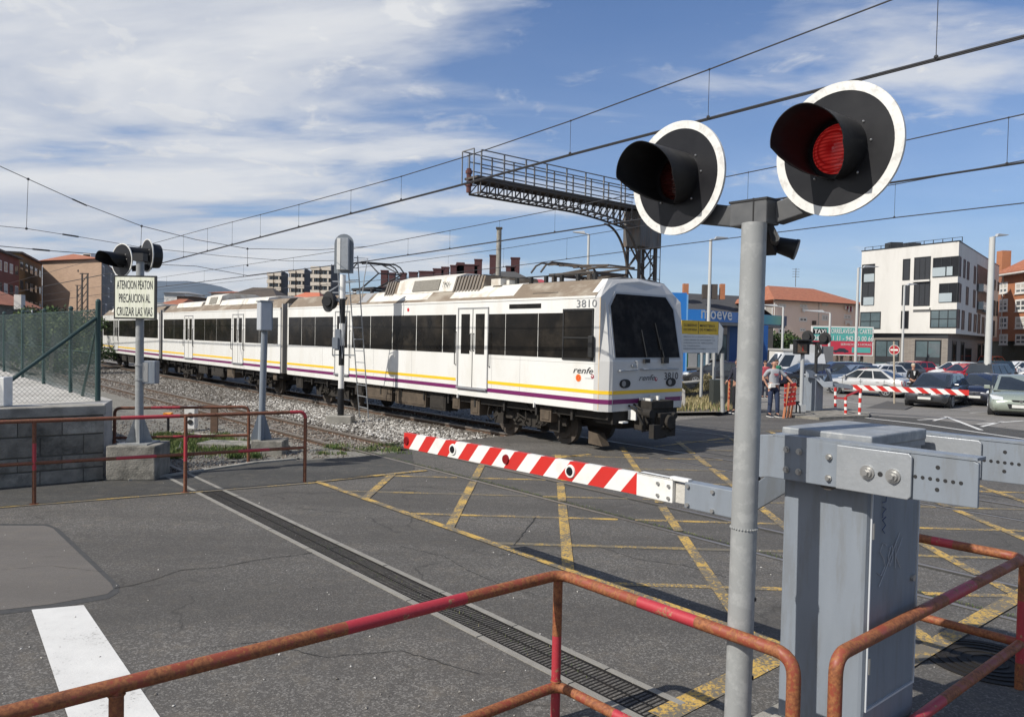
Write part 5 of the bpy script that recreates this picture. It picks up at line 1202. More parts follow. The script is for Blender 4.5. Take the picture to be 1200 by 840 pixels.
droppers(t, S, C3, M3, [s_of(x, y, 9.2) for x, y in ((1048, 255), (762, 291), (664, 304), (590, 313), (525, 321))]+[-14, -20, -26])
# span wires at the left
def span(lst, D0, r, label, tags=()):
    return [D(x, y, d) for x, y, d in lst]
t = thing('span_wire', 'sagging cross span wires with droppers and insulators, coming in from the upper left', 'overhead wire', D(-60, 170, 24.6))
U1 = [D(-60, 166, 24.4), D(0, 195, 25.1), D(33, 210, 25.6), D(95, 238, 26.8), D(166, 265, 28), D(230, 281, 29.5), D(290, 291.5, 31), D(372, 293, 32.6), D(430, 289, 34), D(520, 272, 36)]
L1_ = [D(-60, 258, 24.4), D(0, 265, 25.1), D(31, 268, 25.6), D(95, 278, 26.8), D(166, 290, 28), D(205, 294, 28.7), D(260, 300, 30), D(340, 306, 32), D(430, 305, 34)]
L2_ = [D(-60, 283, 24.4), D(0, 288.5, 25.1), D(60, 294, 26), D(115, 298, 27)]
for P_, r in ((U1, .012), (L1_, .009), (L2_, .012)): b = MB(); b.tube(P_, r, 6); b.build('wire', wire_m, t)
b = MB(); b.tube([D(185, 310, 28.4), D(230, 312, 29.2), D(290, 323, 31), D(330, 318, 32), D(385, 312, 33)], .011, 5); b.build('wire', wire_m, t)
for a, c in ((D(33, 210, 25.6), D(31, 268, 25.6)), (D(166, 265, 28), D(165, 289, 28)), (D(290, 291.5, 31), D(290, 311, 31))): b = MB(); b.cyl(a, c, .008, n=5); b.sph(a, .045, 8, 5); b.sph(c, .045, 8, 5); b.build('dropper', wire_m, t)
b = MB()
for P_, x0 in ((L1_, .1), (L1_, .55), (L1_, .35), (L2_, .6), (U1, .33)):
    k = x0*(len(P_)-1); i = int(k); q = P_[i].lerp(P_[i+1], k-i); dv = (P_[i+1]-P_[i]).normalized(); b.cyl(q-dv*.25, q+dv*.25, .028, n=6)
b.build('insulator', black_m, t)
# signal gantry (cantilever over the tracks)
g0 = Vector((D(550, 213, 31).x, 31, 0)); g1 = Vector((D(742, 250, 37.4).x, 37.4, 0)); ge = (g1-g0).normalized(); gn = Vector((ge.y, -ge.x, 0)); GL = (g1-g0).length; ZD = 8.48
gt_ = thing('signal_gantry', 'dark steel cantilever signal gantry with railed walkway reaching over the tracks behind the train', 'gantry', g1)
def gp_(u, v, z): return g0+ge*u+gn*v+UP*z
wid = .75
b = MB()
for v in (0, wid):
    b.bar(gp_(0, v, ZD), gp_(GL+1.0, v, ZD), .08, .09)
    zb = lambda u: ZD-.50-.45*max(0, (u-GL*.55)/(GL*.45))**1.6
    n = 22; P_ = [gp_(GL*i/n, v, zb(GL*i/n)) for i in range(n+1)]
    for a, c in zip(P_, P_[1:]): b.bar(a, c, .07, .07)
    for i in range(n+1):
        b.bar(P_[i], gp_(GL*i/n, v, ZD), .04, .04, ge)
        if i < n: b.bar(P_[i], gp_(GL*(i+1)/n, v, ZD), .035, .035, gn)
n = 22
for i in range(n+1): b.bar(gp_(GL*i/n, 0, ZD-.5 if i < 12 else zb(GL*i/n)), gp_(GL*i/n, wid, ZD-.5 if i < 12 else zb(GL*i/n)), .04, .04)
b.build('truss', dark_steel, gt_)
b = MB(); b.fbox(g0, ge, gn, -.2, GL+1.0, -.06, wid+.06, ZD+.05, ZD+.13); b.build('walkway', dark_steel, gt_)
for v in (-.02, wid+.02):
    for i in range(9): b = MB(); b.bar(gp_(GL*i/8.5, v, ZD+.05), gp_(GL*i/8.5, v, ZD+1.15), .05, .05, ge); b.build('railing_post', galv if False else mat('grey_steel', (.20, .20, .20), .6, .2), gt_)
    for zz_ in (.45, .8, 1.15): b = MB(); b.bar(gp_(0, v, ZD+zz_), gp_(GL, v, ZD+zz_), .04, .04); b.build('railing_bar', mat('grey_steel', (.20, .20, .20), .6, .2), gt_)
b = MB(); b.bar(gp_(-.35, -.02, ZD-.2), gp_(-.35, -.02, ZD+1.15), .04, .04, ge); b.bar(gp_(-.35, wid, ZD-.2), gp_(-.35, wid, ZD+1.15), .04, .04, ge); b.bar(gp_(-.35, 0, ZD+1.15), gp_(-.35, wid, ZD+1.15), .04, .04); b.bar(gp_(-.35, 0, ZD+1.15), gp_(0, 0, ZD+1.15), .04, .04); b.bar(gp_(-.4, 0, ZD-.15), gp_(.3, 0, ZD-.1), .05, .05); b.build('end_cage', mat('grey_steel', (.20, .20, .20), .6, .2), gt_)
b = MB(); c = gp_(-.1, .1, ZD); b.cyl(c-UP*.45, c+UP*.5, .10, n=10); b.cyl(c+UP*.3, c+UP*.42, .14, n=10); b.cyl(c-UP*.2, c-UP*.08, .14, n=10); b.build('insulator', mat('brown_ceramic', (.12, .04, .03), .3), gt_)
# tower with curved bracket, equipment box, ladder
b = MB(); xs = (GL-.35, GL+.80)
for u in xs:
    for v in (0, wid): b.bar(gp_(u, v, 0), gp_(u, v, ZD), .12, .12, ge)
k = 0; z = .5
while z < ZD-.6:
    for v in (0, wid): b.bar(gp_(xs[0], v, z), gp_(xs[1], v, z+1.3), .06, .06, gn); b.bar(gp_(xs[1], v, z), gp_(xs[0], v, z+1.3), .06, .06, gn)
    for u in xs: b.bar(gp_(u, 0, z), gp_(u, wid, z+.7), .05, .05, ge)
    b.bar(gp_(xs[0], 0, z), gp_(xs[1], 0, z), .06, .06, gn); z += 1.3
b.fbox(g0, ge, gn, xs[0]-.1, xs[1]+.1, -.1, wid+.1, 5.0, 5.12)
b.build('tower', dark_steel, gt_)
for v in (0, wid):
    b = MB(); P_ = [gp_(GL-.9+1.05*sin(a), v, ZD-2.9+1.95*cos(a)) for a in [i/12*pi/2 for i in range(13)]]
    P2 = [gp_(GL-2.0+1.7*sin(a), v, ZD-3.4+2.6*cos(a)) for a in [i/12*pi/2 for i in range(13)]]
    for Pq in (P2,):
        for a, c in zip(Pq, Pq[1:]): b.bar(a, c, .08, .08, gn)
    b.build('curved_bracket', dark_steel, gt_)
b = MB(); b.fbox(g0, ge, gn, GL-.50, GL+1.05, -.16, wid+.16, ZD-1.75, ZD-.05); b.build('equipment_box', mat('rust_stained_zinc', (.15, .145, .14), .6, .3, c2=(.09, .08, .07), sc1=1.6, amt=.9, stretch=(3, 3, .5), c3=(.2, .11, .06), sc3=2, amt3=.5), gt_)
b = MB()
for v in (.1, .5): b.bar(gp_(xs[1]+.45, v, .2), gp_(xs[1]+.45, v, ZD-.6), .035, .035, ge)
for k in range(24): b.bar(gp_(xs[1]+.45, .1, .5+k*.33), gp_(xs[1]+.45, .5, .5+k*.33), .03, .03)
for k in range(6): b.bar(gp_(xs[1]+.1, .3, 2+k*1.1), gp_(xs[1]+.95, .3, 2+k*1.1), .03, .03)
b.bar(gp_(xs[1]+.95, .3, 1), gp_(xs[1]+.95, .3, 7.9), .03, .03, ge); b.build('ladder', mat('grey_steel', (.20, .20, .20), .6, .2), gt_)

def pole(label, px, pz_top, d, r, m_, name='catenary_pole', cat='pole', top=None, group=None):
    p = D(px, pz_top, d); t = thing(name, label, cat, (p.x, p.y, 0), group=group)
    b = MB(); b.cyl((p.x, p.y, -.3), p, r*1.25, r, n=10); b.build('pole', m_, t, smooth=40); return t, p
t, p = pole('slim grey concrete catenary pole rising behind the train roof', 585, 268, 40.7, .13, conc); b = MB(); b.box(p+UP*.02, (.34, .34, .08)); b.build('pole_cap', dark_steel, t)
def lamp(px, py, d, dirx, label, r=.07, L=1.0, both=False):
    t, p = pole(label, px, py+2, d, r, mat('pale_lamp_post', (.50, .50, .48), .5, c2=(.4, .4, .38), sc1=2), 'street_lamp', 'street lamp', group='street lamps')
    b = MB(); dv = Vector((dirx, .25, 0)).normalized(); b.bar(p+UP*.02, p+dv*L*.35+UP*.07, .06, .06)
    b.prism([p+dv*L*.2+UP*.02+Vector((0, -.14, 0)), p+dv*L+UP*.16+Vector((0, -.1, 0)), p+dv*L*1.02+UP*.20+Vector((0, -.1, 0)), p+dv*L*.3+UP*.22+Vector((0, -.14, 0))], Vector((0, .28, 0)))
    if both: b.prism([p-dv*L*.2+UP*.02, p-dv*L+UP*.12, p-dv*L*1.02+UP*.17, p-dv*L*.3+UP*.2], Vector((0, .28, 0)))
    b.build('lamp_head', mat('lamp_head_grey', (.42, .43, .44), .4), t, bevel=.02)
lamp(833, 279, 49.8, 1, 'slender street lamp left of the signal mast, above the blue canopy', .10, 1.2)
lamp(690, 273, 48.6, -1, 'street lamp with its head pointing left, standing behind the train beside the gantry', .08, 1.0)
lamp(918, 358, 62, -1, 'short street lamp right of the signal mast, in front of the pink building', .08, 1.9)
lamp(973, 365, 58, -1, 'street lamp with a wide flat head in front of the taxi billboard', .08, 1.9)
lamp(1006, 312, 66, 1, 'tall street lamp at the left corner of the white apartment block', .10, 2.0)
lamp(1060, 333, 64, 1, 'street lamp in the middle of the white apartment block front', .08, 1.2)
lamp(1163, 276, 45.5, 1, 'tallest street lamp, with an angled head, at the right edge near the orange brick building', .16, 1.1)

# ================================================================== BUILDINGS
def frame2(A, B):
    A = Vector((A[0], A[1], 0)); B = Vector((B[0], B[1], 0)); e = (B-A).normalized(); n = Vector((e.y, -e.x, 0))
    if n.dot(A) > 0: n = -n                                    # outward = towards the viewer
    return A, e, n, (B-A).length
def pxwin(A, B, x0, y0, x1, y1):                               # sighted rectangle on a facade
    xm, ym = (x0+x1)/2, (y0+y1)/2
    u0 = PL(x0, ym, A, B)[0]; u1 = PL(x1, ym, A, B)[0]; z1 = PL(xm, y0, A, B)[1]; z0 = PL(xm, y1, A, B)[1]
    return min(u0, u1), max(u0, u1), z0, z1
RB = random.Random(3)
def win(parent, F, u0, u1, z0, z1, fm, gm, fw=.08, mull=0, proud=.05, trans=0, nm='window', sill=None):
    A, e, n, L = F; b = MB(); g = proud
    b.fbox(A, e, n, u0, u1, .0, g, z0, z0+fw); b.fbox(A, e, n, u0, u1, .0, g, z1-fw, z1); b.fbox(A, e, n, u0, u0+fw, 0, g, z0+fw, z1-fw); b.fbox(A, e, n, u1-fw, u1, 0, g, z0+fw, z1-fw)
    for k in range(mull): u = u0+(u1-u0)*(k+1)/(mull+1); b.fbox(A, e, n, u-fw*.4, u+fw*.4, 0, g-.003, z0+fw, z1-fw)
    if trans: z = z0+(z1-z0)*trans; b.fbox(A, e, n, u0+fw, u1-fw, 0, g-.006, z-fw*.4, z+fw*.4)
    o = b.build(nm, fm, parent); b = MB(); b.fbox(A, e, n, u0+fw*.9, u1-fw*.9, .0, g*.35, z0+fw*.9, z1-fw*.9); b.build('pane', gm, o)
    if fm is white_p and RB.random() < .6:
        hh2 = (z1-z0)*RB.uniform(.2, .7); b = MB(); b.fbox(A, e, n, u0+fw*.9, u1-fw*.9, .0, g*.55, z1-fw-hh2, z1-fw*.9); b.build('blind', mat('roller_blind', (.52, .50, .45), .8), o)
    if sill: b = MB(); b.fbox(A, e, n, u0-.08, u1+.08, 0, .12, z0-.08, z0-.002); b.build('sill', sill, o)
    return o
def footprint(pts, z0, z1, mb=None, mi=0): b = mb or MB(); b.prism([Vector((p[0], p[1], z0)) for p in pts], UP*(z1-z0), mi); return b
anth = mat('anthracite_frame', (.022, .024, .027), .45); anth2 = mat('anthracite_panel', (.03, .032, .036), .5)
w_gl = mat('blue_grey_glass', (.05, .075, .085), .08, spec=.7, c2=(.14, .18, .19), sc1=.35, amt=.9); w_gl2 = mat('pale_balcony_glass', (.33, .38, .40), .15, c2=(.42, .46, .47), sc1=.5)
render_w = mat('white_render', (.62, .60, .56), .85, c2=(.54, .52, .485), sc1=.5, amt=.8, stretch=(1, 1, .25), c3=(.46, .44, .40), sc3=1.2, amt3=.3)
brick_g = None
def brickmat(name, c1, c2, mo, sc_, bw=.5, bh=.25, bump=.3):
    M = bpy.data.materials.new(name); M.use_nodes = True; nt = M.node_tree; b = nt.nodes['Principled BSDF']
    g = N(nt, 'ShaderNodeNewGeometry'); t = N(nt, 'ShaderNodeTexCoord'); sp = N(nt, 'ShaderNodeSeparateXYZ'); nt.links.new(t.outputs['Object'], sp.inputs[0])
    nn = N(nt, 'ShaderNodeSeparateXYZ'); nt.links.new(g.outputs['Normal'], nn.inputs[0])
    u = math_(nt, 'ADD', math_(nt, 'MULTIPLY', sp.outputs[0], .8), math_(nt, 'MULTIPLY', sp.outputs[1], .6)); cb_ = N(nt, 'ShaderNodeCombineXYZ'); nt.links.new(u, cb_.inputs[0]); nt.links.new(sp.outputs[2], cb_.inputs[1])
    br = N(nt, 'ShaderNodeTexBrick', _Scale=sc_); nt.links.new(cb_.outputs[0], br.inputs[0]); br.inputs['Color1'].default_value = (*c1, 1); br.inputs['Color2'].default_value = (*c2, 1); br.inputs['Mortar'].default_value = (*mo, 1); br.inputs['Mortar Size'].default_value = .012
    ns = N(nt, 'ShaderNodeTexNoise', _Scale=.4, _Detail=6); nt.links.new(t.outputs['Object'], ns.inputs[0])
    nt.links.new(mixc(nt, ramp(nt, ns.outputs[0], [(.4, 0), (.7, .35)]).outputs[0], br.outputs[0], tuple(x*.6 for x in c1)), b.inputs['Base Color']); b.inputs['Roughness'].default_value = .9; return M
grey_brick = brickmat('grey_brown_brick', (.235, .205, .175), (.18, .155, .135), (.26, .25, .23), 3)
orange_brick = brickmat('orange_brick', (.42, .155, .065), (.36, .13, .055), (.35, .25, .18), 3.2)
tan_brick = brickmat('tan_brick', (.42, .285, .195), (.36, .24, .165), (.38, .3, .24), 2.2)
red_brick = brickmat('dark_red_brick', (.20, .05, .035), (.16, .045, .03), (.16, .09, .07), 2.5)
ochre = mat('ochre_render', (.26, .165, .06), .85, c2=(.19, .12, .045), sc1=.5, amt=.8)
tile = mat('clay_roof_tiles', (.36, .12, .06), .85, c2=(.24, .085, .045), sc1=1.6, amt=1, bump=.7, bsc=9, c3=(.42, .2, .11), sc3=4, amt3=.6)
# ---- white apartment block
Z1 = 3.4; ZTOP = 11.55
def atz(x, y, z): return G(x, y, z)
c0_ = atz(1124, 283, ZTOP); c0_.z = 0; lf = atz(1010, 295, ZTOP); lf.z = 0; rf = atz(1171, 312.5, ZTOP); rf.z = 0
wbk = lf+(rf-c0_)
wb = thing('apartment_block', 'modern white rendered apartment block with black window bands and a grey brick ground floor', 'building', c0_)
FL = frame2(c0_, lf); FR = frame2(c0_, rf)
b = footprint([c0_, rf, wbk, lf], Z1, ZTOP); b.build('upper_storeys', render_w, wb)
ins = .5; gi = [c0_+FL[1]*.9-FR[2]*0, rf, wbk, lf]
gc0 = c0_-FL[2]*.55-FR[2]*.9; glf = lf-FL[2]*.55; grf = rf-FR[2]*.9
b = footprint([gc0, grf, wbk, glf], -.3, Z1); b.build('ground_floor', grey_brick, wb)
GLF = frame2(gc0, glf); GRF = frame2(gc0, grf)
b = MB(); b.fbox(c0_, FL[1], FL[2], -.02, FL[3]+.05, -.3, .03, ZTOP, ZTOP+.10); b.fbox(c0_, FR[1], FR[2], .04, FR[3], -.3, .03, ZTOP, ZTOP+.10); b.build('parapet_cap', anth, wb)
b = MB(); b.fbox(gc0, GLF[1], GLF[2], 0, GLF[3], 0, .02, Z1-.42, Z1-.01); b.fbox(gc0, GRF[1], GRF[2], 0, GRF[3], 0, .02, Z1-.42, Z1-.01); b.build('dark_fascia', anth2, wb)
zz7 = lambda x, y: (990+x/4.667, 260+y/4.667)
def WL(x0, y0, x1, y1, m_fr=anth, g=w_gl, **k): a = zz7(x0, y0); c = zz7(x1, y1); return win(wb, FL, *pxwin(c0_, lf, a[0], a[1], c[0], c[1]), m_fr, g, **k)
def WR(x0, y0, x1, y1, m_fr=anth, g=anth2, **k): a = zz7(x0, y0); c = zz7(x1, y1); return win(wb, FR, *pxwin(c0_, rf, a[0], a[1], c[0], c[1]), m_fr, g, **k)
WL(95, 232, 165, 330, g=glass_dk, mull=1); WL(92, 330, 163, 455, g=anth2, mull=1)
WL(85, 492, 197, 585, mull=1, trans=.45)
WL(318, 203, 358, 318, g=anth2); WL(313, 345, 355, 455, g=anth2); WL(308, 487, 350, 583, g=glass_dk)
WL(380, 192, 470, 318, g=anth2, mull=2); WL(378, 330, 467, 460, g=anth2, mull=2)
WL(483, 192, 628, 300, g=glass_dk, mull=2); WL(516, 335, 625, 440, g=glass_dk, mull=1); WL(468, 480, 615, 580, mull=2, trans=.5)
def BL(x0, y0, x1, y1):
    a = zz7(x0, y0); c = zz7(x1, y1); u0, u1, z0, z1 = pxwin(c0_, lf, a[0], a[1], c[0], c[1]); b = MB(); b.fbox(c0_, FL[1], FL[2], u0, u1, .06, .09, z0, z1); b.build('balcony_glass', w_gl2, wb)
for q in ((108, 285, 163, 328), (105, 412, 160, 455), (482, 250, 553, 298), (560, 245, 592, 293), (518, 390, 588, 438)): BL(*q)
b = MB(); 
for y in (318, 470): 
    a = zz7(375, y); c = zz7(470, y+10); u0, u1, z0, z1 = pxwin(c0_, lf, a[0], a[1], c[0], c[1]); b.fbox(c0_, FL[1], FL[2], u0, u1, 0, .25, z0, z1)
b.build('ledge', render_w, wb)
for q in ((648, 205, 658, 308), (668, 218, 679, 318), (705, 242, 715, 340), (722, 248, 785, 390), (790, 300, 800, 370), (815, 316, 823, 375), (835, 330, 843, 380), (662, 355, 674, 455), (701, 372, 712, 470), (722, 380, 785, 505), (812, 430, 822, 515), (828, 434, 836, 515), (612, 478, 626, 583), (638, 484, 652, 590), (675, 497, 690, 598), (704, 505, 718, 603), (725, 503, 738, 610), (748, 520, 760, 612), (766, 528, 778, 615), (783, 535, 793, 618), (810, 540, 818, 625), (613, 335, 634, 440), (625, 190, 634, 300)):
    WR(*q)
def BR(x0, y0, x1, y1):
    a = zz7(x0, y0); c = zz7(x1, y1); u0, u1, z0, z1 = pxwin(c0_, rf, a[0], a[1], c[0], c[1]); b = MB(); b.fbox(c0_, FR[1], FR[2], u0, u1, .06, .5, z0, z1); b.build('balcony', w_gl2, wb)
for q in ((728, 345, 752, 385), (758, 350, 783, 392), (727, 440, 752, 482), (756, 448, 783, 497)): BR(*q)
for q in ((165, 645, 297, 800, 1, .32), (383, 645, 527, 808, 1, .28)):
    a = zz7(q[0], q[1]); c = zz7(q[2], q[3]); o = win(wb, GLF, *pxwin(gc0, glf, a[0], a[1], c[0], c[1]), anth, w_gl, mull=q[4], trans=q[5], fw=.12)
    u0, u1, z0, z1 = pxwin(gc0, glf, a[0], a[1], c[0], c[1]); b = MB(); b.fbox(gc0, GLF[1], GLF[2], u0+.1, u1-.1, .03, .065, z0+(z1-z0)*.22, z0+(z1-z0)*.42); b.build('spandrel', anth2, o)
for q in ((585, 650, 608, 800), (632, 655, 650, 800), (655, 690, 690, 805), (725, 665, 742, 770), (750, 665, 765, 770)):
    a = zz7(q[0], q[1]); c = zz7(q[2], q[3]); win(wb, GRF, *pxwin(gc0, grf, a[0], a[1], c[0], c[1]), anth, glass_dk, fw=.08)
b = MB()
for x, w_ in ((310, 30), (410, 26)): a = D(990+x/4.667, 288, 74); b.box((a.x, a.y+1.5, ZTOP+.35), (1.2, 1.2, .7))
for k in range(12): u = FL[3]*k/11; b.fbox(c0_, FL[1], FL[2], u, u+.05, -.5, -.45, ZTOP, ZTOP+.45)
b.fbox(c0_, FL[1], FL[2], 0, FL[3], -.5, -.46, ZTOP+.42, ZTOP+.46); b.build('roof_rail', anth, wb)
# ---- orange brick apartments at the right
oa = D(1172, 430, 92); ob = D(1260, 430, 78); oa.z = ob.z = 0
og = thing('apartment_block', 'orange brick apartment block with white windows and tiled roof, cut by the right edge', 'building', oa)
FO = frame2(oa, ob); zo = D(1172, 322, 92).z; b = footprint([oa, ob, ob+Vector((6, 14, 0)), oa+Vector((6, 14, 0))], 3.0, zo); b.build('walls', orange_brick, og)
b = footprint([oa+Vector((.8, 1, 0)), ob+Vector((0, 1, 0)), ob+Vector((6, 14, 0)), oa+Vector((6, 14, 0))], -.3, 3.0); b.build('ground_floor', mat('dark_olive_wall', (.09, .08, .045), .9), og)
b = MB(); A_2 = oa-FO[1]*.8+FO[2]*.8; B_2 = ob+FO[2]*.8; b.prism([Vector((*A_2[:2], zo)), Vector((*B_2[:2], zo)), Vector((*(B_2-FO[2]*4)[:2], zo+2.6)), Vector((*(A_2-FO[2]*4+FO[1]*3)[:2], zo+2.6))], UP*.12)
b.build('roof', tile, og); b = MB(); b.fbox(oa, FO[1], FO[2], -.8, FO[3], -.2, .85, zo-.18, zo-.01); b.build('eaves', render_w, og)
q = D(1176, 311, 95); b = MB(); b.box((q.x, q.y, zo+1.9), (1.1, 1.1, 2.6)); b.build('chimney', orange_brick, og)
for y0, y1 in ((331, 344), (350.5, 365), (371, 385), (391.5, 404)):
    for x0, x1 in ((1171.5, 1181), (1190, 1203), (1214, 1226)):
        o = win(og, FO, *pxwin(oa, ob, x0, y0, x1, y1), white_p, glass_bl, mull=1, fw=.22, trans=.45, sill=render_w)
# ---- pink building
pa = D(905, 400, 96); pb = D(1007, 400, 104); pa.z = pb.z = 0
pk = thing('pink_house', 'pale pink apartment house with a low clay tiled roof and laundry at its windows', 'building', pa)
FP = frame2(pa, pb); zp = D(905, 351, 96).z; b = footprint([pa, pb, pb+Vector((6, 15, 0)), pa+Vector((7, 15, 0))], -.3, zp); b.build('walls', mat('pink_render', (.84, .67, .56), .85, c2=(.78, .61, .51), sc1=.4, amt=.7), pk)
b = MB(); e_, n_ = FP[1], FP[2]; P_ = lambda u, v, z: pa+e_*u+n_*v+UP*z
b.add([P_(-.6, .7, zp), P_(FP[3]+.6, .7, zp), P_(FP[3]+4, -15, zp), P_(6.6, -15, zp), P_(6.5, -7, zp+2.4), P_(FP[3]-1, -7, zp+2.4)], [(0, 1, 5, 4), (1, 2, 5), (2, 3, 4, 5), (3, 0, 4), (0, 3, 2, 1)]); b.build('roof', tile, pk)
b = MB(); b.fbox(pa, e_, n_, -.6, FP[3]+.6, .5, .72, zp-.16, zp); b.build('eaves', mat('dark_eave', (.10, .07, .05), .8), pk)
zz6 = lambda x, y: (800+x/5.714, 330+y/5.714)
for q in ((785, 152, 832, 172), (932, 142, 975, 162), (1083, 140, 1130, 162), (932, 222, 973, 262), (1080, 222, 1126, 250), (640, 312, 682, 348), (785, 312, 820, 335), (780, 240, 832, 268), (640, 150, 690, 172)):
    a = zz6(q[0], q[1]); c = zz6(q[2], q[3]); win(pk, FP, *pxwin(pa, pb, *a, *c), white_p, glass_dk, mull=1, fw=.18)
for i, q in enumerate(((790, 176, 828, 212), (1075, 165, 1128, 208), (1078, 258, 1125, 300))):
    a = zz6(q[0], q[1]); c = zz6(q[2], q[3]); u0, u1, z0, z1 = pxwin(pa, pb, *a, *c)
    for k in range(5):
        b = MB(); u = u0+(u1-u0)*k/5; b.fbox(pa, e_, n_, u, u+(u1-u0)/5*.85, .25+.05*(k % 2), .32+.05*(k % 2), z0+random.uniform(0, .5), z1); b.build('laundry', [white_p, mat('maroon_cloth', (.20, .02, .05), .9), white_p][i if k % 2 else 0], pk)
for q in ((866, 262, 878, 290),): a = zz6(q[0], q[1]); c = zz6(q[2], q[3]); u0, u1, z0, z1 = pxwin(pa, pb, *a, *c); b = MB(); b.fbox(pa, e_, n_, u0, u1, 0, .4, z0, z1); b.build('meter_box', dark_steel, pk)
b = MB(); q = P_(FP[3]*.72, -7, zp+2.5); b.cyl(q, q+UP*2.6, .04, n=6); 
for k in range(4): b.bar(q+UP*(1.4+k*.35)+Vector((-.5, 0, 0)), q+UP*(1.4+k*.35)+Vector((.5, 0, 0)), .04, .04)
b.build('aerial', dark_steel, pk)
for F_d, par, us, z0_, z1_, m_d in ((FP, pk, (.15, FP[3]*.5, FP[3]-.2), 0, zp, render_w), (FO, og, (.1, 5.6), 3.0, zo, render_w)):
    for u in us: b = MB(); b.cyl(F_d[0]+F_d[1]*u+F_d[2]*.08+UP*z0_, F_d[0]+F_d[1]*u+F_d[2]*.08+UP*z1_, .05, n=6); b.build('downpipe', m_d, par)
# ---- petrol station canopy and totem
blue = mat('station_blue', (.02, .17, .50), .35, c2=(.02, .14, .42), sc1=.5); navy = mat('station_navy', (.012, .04, .12), .45)
ca = D(826, 380, 60); cb_ = D(921, 380, 70); ca.z = cb_.z = 0
cn = thing('station_canopy', 'blue petrol station canopy with white moeve lettering on dark blue columns', 'petrol station', ca)
FC = frame2(ca, cb_); zc0 = D(826, 380, 60).z; zc1 = D(826, 363.5, 60).z
b = footprint([ca, cb_, cb_-FC[2]*9, ca-FC[2]*9], zc0+.25, zc1); b.build('canopy', blue, cn)
u_g, _ = PL(884, 372, ca, cb_); b = MB(); b.fbox(ca, FC[1], FC[2], u_g, FC[3], 0, .03, zc0+.28, zc1-.02)
Mg = bpy.data.materials.new('blue_green_fade'); Mg.use_nodes = True; nt = Mg.node_tree; t_ = N(nt, 'ShaderNodeTexCoord'); s_ = N(nt, 'ShaderNodeSeparateXYZ'); nt.links.new(t_.outputs['Generated'], s_.inputs[0]); r_ = ramp(nt, s_.outputs[0], [(.05, (.03, .25, .50)), (.5, (.10, .40, .42)), (.95, (.24, .50, .30))]); nt.links.new(r_.outputs[0], nt.nodes['Principled BSDF'].inputs['Base Color'])
b.build('fascia_panel', Mg, cn); b = MB(); b.fbox(ca, FC[1], FC[2], FC[3]-1.0, FC[3]+.05, 0, .05, zc0+.2, zc1); b.build('canopy_end', navy, cn)
b = MB(); b.fbox(ca, FC[1], FC[2], -1.8, FC[3], -9, -.05, zc0+.0, zc0+.26); b.build('canopy_soffit', mat('grey_soffit', (.20, .2, .2), .7), cn)
b = MB(); sl = D(803, 372, 56); b.prism([ca, ca-FC[1]*1.9-FC[2]*1.4, ca-FC[1]*1.9-FC[2]*9, ca-FC[2]*9], UP*(zc1-zc0-.2)); 
o = b.build('canopy_side', blue, cn); o.location = (0, 0, zc0+.25)
u0, u1, z0, z1 = pxwin(ca, cb_, 821, 364.5, 857.5, 374.5)
text('moeve', ca+FC[1]*u0+FC[2]*.04+UP*z0, FC[1], UP, (z1-z0)*1.0, white_p, cn, width=u1-u0, ext=.01, bold=.012)
for px, w_ in ((859, .75), (895, .5)): q = D(px, 400, 66); b = MB(); b.box((q.x, q.y, zc0/2), (w_*1.1, w_, zc0+.3)); b.build('column', mat('column_blue', (.012, .07, .24), .4), cn)
q = D(797, 400, 50); tt = thing('totem_sign', 'tall blue station totem with part of a white letter, just right of the train front', 'sign', (q.x, q.y, 0))
zt = D(797, 343, 50).z; b = MB(); b.bx(q.x-1.2, q.x+.36, q.y, q.y+.5, -.3, zt); b.build('panel', blue, tt); b = MB(); b.bx(q.x+.36, q.x+.46, q.y-.02, q.y+.5, -.3, zt-.1); b.build('edge', mat('totem_pale_blue', (.16, .35, .6), .4), tt)
text('m', Vector((q.x-1.05, q.y-.02, zt-2.0)), X_, UP, .9, white_p, tt, width=1.0, bold=.02)
# shop behind canopy
sa = D(800, 430, 76); sb_ = D(905, 430, 80); sa.z = sb_.z = 0; FS = frame2(sa, sb_)
sh = thing('station_shop', 'dim petrol station shop with glass front under the blue canopy', 'building', sa)
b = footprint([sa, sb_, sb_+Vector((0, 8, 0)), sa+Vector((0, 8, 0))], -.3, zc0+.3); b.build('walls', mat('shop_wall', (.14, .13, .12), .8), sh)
for k in range(5): win(sh, FS, .3+k*1.7, 1.8+k*1.7, .4, 3.0, white_p if k % 2 else anth, w_gl, mull=1, fw=.1)
for (x0, y0, x1, y1, m_) in ((801, 413, 805, 432, mat('shop_green', (.12, .35, .2), .6)), (806, 414, 816, 430, mat('poster_white', (.6, .6, .6), .6)), (817, 415, 826, 431, mat('poster_blue', (.2, .35, .45), .6)), (846, 422, 852, 432, mat('poster_white', (.6, .6, .6), .6)), (856, 412, 861, 421, mat('poster_white', (.6, .6, .6), .6))):
    u0, u1, z0, z1 = pxwin(sa, sb_, x0, y0, x1, y1); b = MB(); b.fbox(sa, FS[1], FS[2], u0, u1, .06, .12, z0, z1); b.build('poster', m_, sh)
